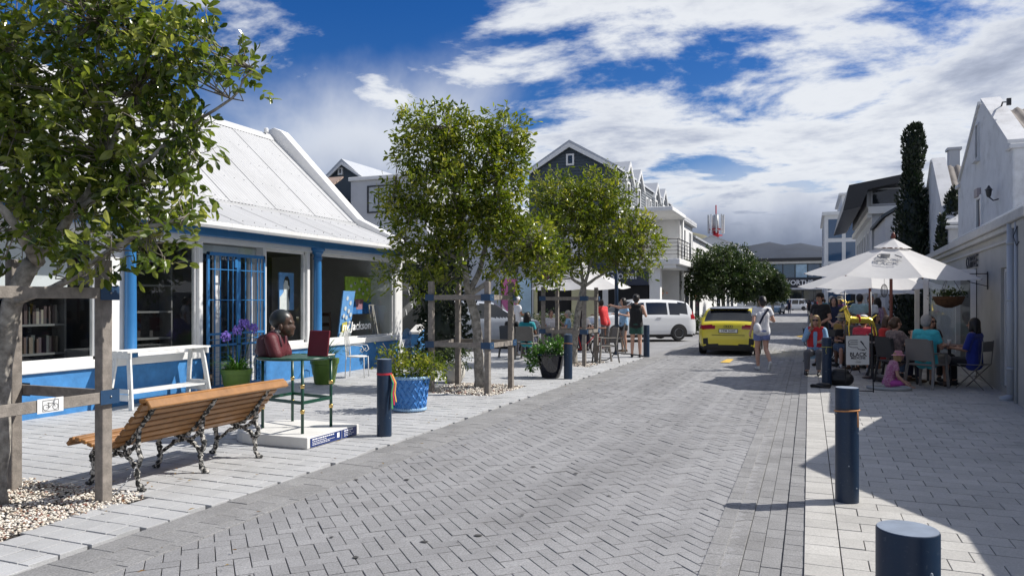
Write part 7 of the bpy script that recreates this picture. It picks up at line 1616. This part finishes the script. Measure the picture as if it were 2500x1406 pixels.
# bicycle with red frame leaning by the third guard, seen in bits
bk = thing('bicycle', 'red bicycle leaning beside the third tree guard', 'bicycle', off(at(1452, 882), -.25, .25), RZR)
for y in (-.5, .5):
    b = MB(); b.tube([(0, y + .33 * math.cos(a), .34 + .33 * math.sin(a)) for a in np.linspace(0, 6.283, 26)], .016, 6, cap=False); wv = b.build('wheel', m_rubber, bk, True); b = MB()
    for k in range(10): a = k * math.pi / 5; b.tube([(0, y, .34), (0, y + .32 * math.cos(a), .34 + .32 * math.sin(a))], .002, 3)
    b.build('spoke', m_chrome, wv)
b = MB(); m_rb = mat('red_frame', (.40, .015, .02), .35)
for a_, c_ in (((-.5, .34), (-.08, .30)), ((-.08, .30), (-.2, .80)), ((-.2, .72), (.32, .78)), ((-.08, .30), (.32, .70)), ((.30, .85), (.5, .34)), ((-.5, .34), (-.2, .72))): b.tube([(0, a_[0], a_[1]), (0, c_[0], c_[1])], .016, 6)
b.build('frame', m_rb, bk, True); b = MB(); b.tube([(-.26, .24, .95), (-.2, .32, .98), (.2, .32, .98), (.26, .24, .95)], .012, 6); b.build('handlebar', m_dark, bk, True); b = MB(); b.ball((0, -.22, .84), (.07, .13, .03), 10, 6); b.build('saddle', m_black, bk, True)
# kiosk and poster boards
kc = D(1380, 740, 34.5); ks = thing('food_kiosk', 'cream food kiosk with dark serving hatch behind the cafe', 'kiosk', (kc.x, kc.y, 0), RZA); m_ck = mat('cream_panel', (.42, .40, .25), .6, var=.1, vscale=3)
b = MB(); b.box(-1.45, 0, .3, -1.3, 1.6, 2.4); b.box(1.25, 0, .3, 1.4, 1.6, 2.4); b.box(-1.3, 0, .3, 1.25, 1.6, 1.0); b.box(.3, .0, 1.0, 1.25, 1.6, 2.4); b.box(-1.3, 1.5, 1.0, .3, 1.6, 2.4); b.build('cabin', m_ck, ks)
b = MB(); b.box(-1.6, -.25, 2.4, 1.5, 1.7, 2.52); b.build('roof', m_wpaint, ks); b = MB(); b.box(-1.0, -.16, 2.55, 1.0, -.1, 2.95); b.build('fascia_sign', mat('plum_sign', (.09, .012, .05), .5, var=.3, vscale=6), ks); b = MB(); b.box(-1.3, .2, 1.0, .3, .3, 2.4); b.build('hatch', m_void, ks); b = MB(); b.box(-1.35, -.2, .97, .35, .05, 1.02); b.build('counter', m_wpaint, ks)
for px, lab, cols in ((1243, 'pink and white poster board beside the silver car', ((.45, .12, .28), (.6, .55, .55))), (1278, 'pale poster board with green triangle near the kiosk', ((.45, .50, .42), (.05, .28, .20)))):
    c = D(px, 740, 30); t = thing('poster_board', lab, 'poster', (c.x, c.y, 0), RZA); b = MB(); b.box(-.32, 0, .4, .32, .03, 2.5); b.build('panel', mat('poster_' + lab[:4], cols[0], .6, var=.35, vscale=5), t); b = MB(); b.prism([(-.3, -.004, .6), (.3, -.004, .6), (-.3, -.004, 1.5)], (0, .003, 0)); b.build('print', mat('poster_b' + lab[:4], cols[1], .6), t)
    b = MB()
    for x in (-.33, .33): b.box(x - .02, .0, 0, x + .02, .035, 2.6)
    b.build('post', m_dark, t)
hg = thing('hedge_planter', 'low leafy hedge planter in front of the food kiosk', 'hedge', (D(1330, 800, 29).x, D(1330, 800, 29).y, 0)); bush(hg, [(dx, dx * .4, .65, .6, .45, .5, 1) for dx in (-1.2, -.5, .2, .9)], 420, 9, .10, m_leafD, 88, .5, .2); b = MB(); b.box(-1.6, -.5, 0, 1.4, .6, .4); b.build('trough', m_timber, hg)
hg2 = thing('hedge_planter', 'low green shrub bed beside the white carrier tail', 'hedge', (D(1708, 790, 37).x, D(1708, 790, 37).y, 0)); bush(hg2, [(dx, .3 * dx, .45, .5, .45, .45, 1) for dx in (-.5, .2)], 240, 9, .12, m_leafD, 89, .4, .2)
for px, py, yc, lab in ((1608, 715, 39.5, 'flower basket hanging by the white corner pier'), (1657, 722, 44, 'flower basket hanging by the white shop window'), (1690, 725, 47.5, 'flower basket hanging at the end of the white shop wall')):
    c = D(px, py, yc); t = thing('hanging_basket', lab, 'basket', tuple(c), 0, 'flower baskets on the white facade'); b = MB(); b.lathe([(.05, -.25), (.2, -.18), (.28, 0)], 12); b.build('coir_bowl', mat('coir', (.10, .05, .025), 1), t, True)
    C = RNG.normal(0, 1, (160, 3)) * np.array([.16, .16, .08]) + np.array([0, 0, .06]); V, F, fk = leaves(C, RNG.normal(0, 1, (160, 3)), RNG.uniform(.08, .14, 160), .6); o = link('foliage', grid_mesh('foliage', V, F, leafmat('geranium', [(0, (.05, .08, .02)), (.5, (.10, .12, .03)), (.75, (.45, .16, .08)), (1, (.5, .2, .1))], .2), np.repeat(RNG.random(160), fk)), t); o['kind'] = 'stuff'
    b = MB(); b.tube([(0, 0, 0), (0, 0, .8)], .01, 4); b.build('chain', m_dark, t)
# ---------------------------------------------------------------- right side: sign with golden deer
SB = at(2093, 956); sg = thing('cafe_sign', 'white cafe sign board with black lettering in a dark steel stand', 'sign', SB, RZA + R(2))
for x, y in ((-.21, 0), (.235, -.10)): b = MB(); b.tube([(x, y, 0), (x, y * .2 + .02, 1.75)], .011, 6); b.build('frame_post', m_dark, sg, True)
b = MB(); b.tube([(-.21, .05, .02), (.235, -.08, .02)], .01, 6); b.build('frame_bar', m_dark, sg, True)
b = MB(); b.box(-.20, -.012, .47, .21, .012, .98, bev=.004); bd = b.build('board', mat('sign_cream', (.62, .61, .58), .6), sg); m_ink = mat('sign_ink', (.015, .015, .018), .6)
text('lettering', 'BLACK', .098, m_ink, bd, (.01, -.014, .650), (1, 0, 0), extrude=.0008, offset=.002); text('lettering', 'MEDICINE', .058, m_ink, bd, (.01, -.014, .590), (1, 0, 0), extrude=.0008, offset=.0008); text('lettering', 'COFFEE', .028, m_ink, bd, (.01, -.014, .515), (1, 0, 0), extrude=.0005)
b = MB()
for k, z in enumerate((.90, .865, .83)): b.tube([(-.13, -.014, z), (.0, -.014, z)], .0048, 5)
b.tube([(-.13 + -.035 * math.cos(a), -.014, .865 + .035 * math.sin(a)) for a in np.linspace(-1.57, 1.57, 8)], .0048, 5); b.tube([(-.155, -.014, .845), (-.16, -.014, .80), (-.10, -.014, .775), (-.0, -.014, .775), (.01, -.014, .745), (.06, -.014, .735)], .005, 5); b.tube([(.07, -.014, .735), (.13, -.014, .735)], .009, 5)
b.tube([(.07, -.014, .86), (.16, -.014, .745)], .006, 5); b.tube([(.05, -.014, .885), (.10, -.014, .83)], .012, 5); b.tube([(-.03, -.014, .545), (.06, -.014, .545)], .0015, 4); b.build('logo', m_ink, bd, True)
# golden deer figure standing on the sign
gd = thing('golden_deer', 'shiny golden deer figure with red girth strap standing on the sign', 'figure', (SB[0], SB[1], SB[2] + .985), RZA + R(2)); m_foil = mat('gold_foil', (.85, .62, .10), .24, metal=.85, bump=.5, bscale=22)
b = MB(); Q = lambda x, z, y=0: Vector((x, y, z))
Q = lambda x, z, y=0: Vector((x * 1.4, y * 1.3, z * .95)); b.caps(Q(-.10, .29), Q(.14, .28), .066, .062); b.caps(Q(-.11, .31), Q(-.13, .40), .058, .042); b.caps(Q(-.13, .40), Q(-.15, .48), .042, .036); b.caps(Q(-.15, .48), Q(-.16, .50), .036, .038); b.caps(Q(-.16, .50), Q(-.215, .455), .034, .020)
for x, y in ((-.13, .03), (-.11, -.03)): b.caps(Q(x, .28, y), Q(x - .01, .14, y), .026, .016); b.caps(Q(x - .01, .14, y), Q(x - .005, .0, y), .015, .013)
for x, y in ((.15, .03), (.16, -.03)): b.caps(Q(x, .27, y), Q(x + .055, .15, y), .034, .018); b.caps(Q(x + .055, .15, y), Q(x + .075, .0, y), .016, .012)
b.caps(Q(.19, .31), Q(.24, .37), .02, .012)
for sy in (-1, 1): b.caps(Q(-.15, .52, sy * .02), Q(-.11, .54, sy * .05), .012, .006); b.caps(Q(-.165, .52, sy * .015), Q(-.13, .60, sy * .03), .010, .009); b.caps(Q(-.13, .60, sy * .03), Q(-.19, .655, sy * .04), .009, .006); b.caps(Q(-.13, .60, sy * .03), Q(-.07, .63, sy * .045), .009, .006)
me = remesh(b, .0095, 1); link('deer_body', me, gd, m_foil); me.polygons.foreach_set('use_smooth', [True] * len(me.polygons))
b = MB(); b.tube([(.015, .064 * math.cos(a), .29 + .064 * math.sin(a)) for a in np.linspace(0, 6.283, 18)], .016, 5); b.build('girth_strap', mat('red_strap', (.30, .01, .02), .6), gd, True)
bgp = thing('backpack', 'black backpack lying on the paving behind the navy bollard', 'bag', at(2050, 940)); b = MB(); b.caps((-.12, 0, .12), (.12, 0, .12), .13, .13); b.caps((-.06, 0, .22), (.08, 0, .22), .10, .10); me = remesh(b, .02); link('sack', me, bgp, m_black)
hs_ = thing('black_bag_strap', 'black sling bag coiled at the foot of the navy bollard', 'bag', at(2003, 946)); b = MB(); b.tube([(.16 * math.cos(a), .07 * math.sin(a), .03 + .02 * math.sin(a * 2)) for a in np.linspace(0, 6.283, 18)], .022, 7); b.ball((.05, .02, .05), (.14, .08, .045), 10, 7); b.build('coil', m_black, hs_, True)
# --- right-hand guests
def stand(label, px, py, rz, **k): J = pose('stand', k.pop('H', 1.72), arml=k.pop('arml', 'down'), armr=k.pop('armr', 'down'), head=k.pop('head', (0, .02, 0)), lean=k.pop('lean', 0)); return person(label, k.pop('loc', None) or at(px, py), rz, J, **k)
stand('person in black T-shirt, cap and denim shorts standing by the bollard', 2003, 893, RZL + R(35), arml='clasp', armr='clasp', skin='fair', top=black_t, sleeve=.6, bottom=jean, leg=.9, hair=h_dark, hairstyle='short', shoes=s_black, hat=(black_t, 'cap'), H=1.76, group=gR, vox=.017)
p = off(at(2035, 925), .05, 1.0); seated('person in sunglasses, pale blue sleeves and red waistcoat seated by bollard', p, RZL + R(60), 'charcoal folding chair under the guest in red waistcoat', m_char, chR, True, skin='fair', top=lblue, sleeve=1.9, bottom=grey_t, leg=1.9, hair=h_blond, hairstyle='long', shoes=s_black, shades=True, group=gR, armr='mouth', vox=.017)
for o in p and [c_ for c_ in bpy.data.objects if c_.type == 'EMPTY' and c_.get('label', '').startswith('person in sunglasses, pale')]:
    J = pose('sit', 1.68); b = MB()
    for q in (-1, 1): b.caps(J['chest'] + Vector((q * .075, .012, 0)), J['waist'] + Vector((q * .07, .012, -.05)), .112, .108)
    b.caps(J['sl'] + Vector((.06, .01, 0)), J['sr'] + Vector((-.06, .01, 0)), .088, .088); me = remesh(b, .02); link('waistcoat', me, o, red_t)
T3 = off(at(2160, 930), 0, .5); table(T3, 'small round cafe table by the umbrella pole', m_char, .34)
T4 = at(2318, 936); table(T4, 'round table shared by guests in aqua and royal blue', mat('table_wood', (.18, .075, .04), .5, var=.2), .36)
T5 = off(at(2200, 905), 0, 1.5); table(T5, 'round table under the second red poled umbrella', m_char, .34)
p = at(2262, 946); seated('person in aqua polo shirt seated with back turned', p, RZA + R(-58), 'taupe resin armchair under the person in aqua polo', m_taupe, chR, skin='tan', top=aqua, sleeve=.7, bottom=khaki, leg=1.0, hair=h_grey, hairstyle='short', shoes=s_brown, group=gR, vox=.016, H=1.76)
p = at(2378, 948); seated('person in royal blue blouse seated by the downpipe', p, RZA + R(34), 'slim folding chair under the person in royal blue', m_taupe, chR, True, skin='tan', top=royal, sleeve=1.0, bottom=black_t, leg=1.9, hair=h_dark, hairstyle='bob', shoes=s_black, group=gR, vox=.017)
p = off(T4, .05, .72); seated('person in dark top and sunglasses facing us at the wooden table', p, RZC + R(8), 'charcoal armchair under the guest in dark top and sunglasses', m_char, chR, skin='fair', top=cloth('maroon', (.035, .012, .014)), sleeve=.5, bottom=black_t, leg=1.9, hair=h_brown, hairstyle='long', shoes=s_black, shades=True, group=gR, vox=.017)
cup((T4[0], T4[1], T4[2] + .745), 'white bowl like cup on the wooden round table')
p = off(at(2195, 940), .12, .35); seated('person in patterned blouse seated turned sideways', p, RZR + R(10), 'charcoal armchair under the person in patterned blouse', m_char, chR, skin='fair', top=camo, sleeve=.6, bottom=navy_t, leg=1.9, hair=h_brown, hairstyle='bun', shoes=s_brown, group=gR, armr='mouth', vox=.017)
p = off(at(2168, 925), -.02, 1.0); seated('person in coral T-shirt and white cap seated by the umbrella pole', p, RZR + R(35), 'charcoal folding chair under the person in coral', m_char, chR, True, skin='tan', top=coral, sleeve=.6, bottom=navy_t, leg=1.0, hair=h_dark, hairstyle='short', shoes=s_white, hat=(white_t, 'cap'), group=gR)
p = off(at(2155, 915), .1, 1.6); seated('person in grey T-shirt seated beyond the umbrella pole', p, RZA + R(20), 'charcoal folding chair under the person in grey', m_char, chR, True, skin='brown', top=grey_t, sleeve=.6, bottom=jean, leg=1.0, hair=h_dark, hairstyle='short', shoes=s_black, group=gR)
p = off(at(2245, 905), .1, 2.2); seated('person in grey shirt seated deep in the shade', p, RZC + R(15), 'charcoal armchair under the guest in grey deep in the shade', m_char, chR, skin='fair', top=grey_t, sleeve=.6, bottom=khaki, leg=1.9, hair=h_dark, hairstyle='long', shoes=s_black, group=gR)
p = off(at(2215, 895), .1, 2.5); seated('person in white shirt seated by the dark cafe doorway', p, RZL + R(10), 'charcoal armchair under the guest by the dark doorway', m_char, chR, skin='fair', top=white_t, sleeve=.6, bottom=khaki, leg=1.9, hair=h_grey, hairstyle='bob', shoes=s_black, group=gR)
p = off(at(2105, 905), .05, 1.0); seated('person in black T-shirt and denim sitting behind the golden deer', p, RZC + R(-20), 'charcoal folding chair behind the golden deer', m_char, chR, True, skin='fair', top=black_t, sleeve=.6, bottom=jean, leg=1.0, hair=h_brown, hairstyle='pony', shoes=s_white, group=gR, H=1.5)
p = off(at(2090, 905), .35, .3); seated('person in red with bare legs sitting behind the white sign board', p, RZL + R(25), 'charcoal folding chair behind the white sign board', m_char, chR, True, skin='fair', top=cloth('darkred', (.20, .015, .02)), sleeve=.6, bottom=grey_t, leg=.5, hair=h_dark, hairstyle='short', shoes=s_brown, group=gR, vox=.018)
p = off(at(2226, 930), .0, .95); seated('person in scarlet top seated between the patterned blouse and aqua polo', p, RZC + R(30), 'charcoal armchair under the person in scarlet top', m_char, chR, skin='fair', top=cloth('scarlet', (.50, .03, .03)), sleeve=.6, bottom=jean, leg=1.9, hair=h_brown, hairstyle='bob', shoes=s_black, group=gR)
p = off(at(2140, 905), .1, 2.0); seated('person in mustard shirt and straw hat at the far cafe table', p, RZR + R(20), 'charcoal folding chair under the person in mustard', m_char, chR, True, skin='tan', top=cloth('mustard', (.35, .22, .05)), sleeve=.6, bottom=khaki, leg=1.9, hair=h_grey, hairstyle='short', shoes=s_brown, hat=(cloth('straw', (.45, .36, .2)), 'brim'), group=gR)
p = off(at(2235, 900), .2, 3.2); person('person in pale aqua shirt standing at the white cafe door', p, RZR + R(40), pose('stand', 1.76, arml='bent', armr='fwd'), 'tan', cloth('pale_aqua', (.32, .45, .44)), .7, navy_t, 1.9, h_dark, 'short', s_black, None, gR)
p = off(at(2180, 900), .1, 3.4); person('person in dark dress standing in the cafe doorway shade', p, RZC + R(-30), pose('stand', 1.68, arml='clasp', armr='clasp'), 'fair', navy_t, .5, None, .5, h_dark, 'long', s_black, None, gR, dress=True)
p = off(at(2070, 900), .1, 2.2); seated('person in white blouse seated behind the guest in red waistcoat', p, RZR + R(-30), 'charcoal folding chair under the person in white blouse', m_char, chR, True, skin='fair', top=white_t, sleeve=1.0, bottom=navy_t, leg=1.9, hair=h_brown, hairstyle='long', shoes=s_black, group=gR)
J = pose('floor', 1.30, arml=((-.12, .22, .22), (-.05, .40, .14)), armr=((.24, .16, .30), (.26, .34, .12)), head=(0, .07, -.03), lean=.12)
person('small person in pink sun hat and rosy floral top sitting on the paving', at(2168, 945), RZR + R(-15), J, 'fair', rosy, .6, pink, 1.5, h_blond, 'bob', None, (cloth('pale_pink', (.50, .22, .28)), 'brim'), gR, vox=.016)
pm_ = thing('play_mat', 'pale ring shaped play mat under the pink sun hat', 'mat', at(2170, 950)); b = MB(); b.tube([(.34 * math.cos(a), .26 * math.sin(a), .03) for a in np.linspace(0, 6.283, 28)], .03, 8); b.build('ring', mat('mat_pale', (.35, .36, .36), .8), pm_, True)
stand('person in white T-shirt standing beyond the middle tables', 2125, 868, RZC + R(10), skin='fair', top=white_t, sleeve=.6, bottom=navy_t, leg=1.0, hair=h_brown, hairstyle='short', shoes=s_black, group=gR)
stand('person in purple and white floral dress beyond the middle tables', 2143, 862, RZA, skin='fair', top=floral, sleeve=0, tank=True, dress=True, hair=h_dark, hairstyle='long', shoes=s_brown, H=1.66, group=gR, armr='bent')
stand('person in purple top and wide hat walking towards the tables', 2050, 852, RZC + R(-20), skin='fair', top=purple, sleeve=1.0, bottom=jean, leg=1.9, hair=h_grey, hairstyle='bob', shoes=s_black, hat=(khaki, 'brim'), group=gR)
stand('person in dark green jacket standing behind the one in black', 2030, 855, RZC + R(15), skin='fair', top=dgreen, sleeve=1.9, bottom=black_t, leg=1.9, hair=h_grey, hairstyle='short', shoes=s_black, group=gR)
fg = 'pedestrians far up the street'
for px, py, rz, lab, tp, bt, hr in ((1927, 765, RZC, 'far pedestrian in navy by the white van', navy_t, navy_t, h_dark), (1975, 770, RZA, 'far pedestrian in black walking away up the street', black_t, black_t, h_dark), (1985, 766, RZC, 'far pedestrian in white top near the kerb', white_t, jean, h_brown), (1990, 768, RZA + R(30), 'far pedestrian in grey beside the one in white', grey_t, khaki, h_grey), (1997, 764, RZC, 'far pedestrian in red dress under the awning', red_t, black_t, h_dark), (2013, 790, RZA, 'distant pedestrian in teal past the cafe tables', teal, jean, h_brown)):
    stand(lab, px, py, rz, loc=at(px, py, 0), skin='tan', top=tp, sleeve=.6, bottom=bt, leg=1.9, hair=hr, hairstyle='short', shoes=s_black, group=fg, vox=.03)
bpy.data.scenes.remove(TMP)
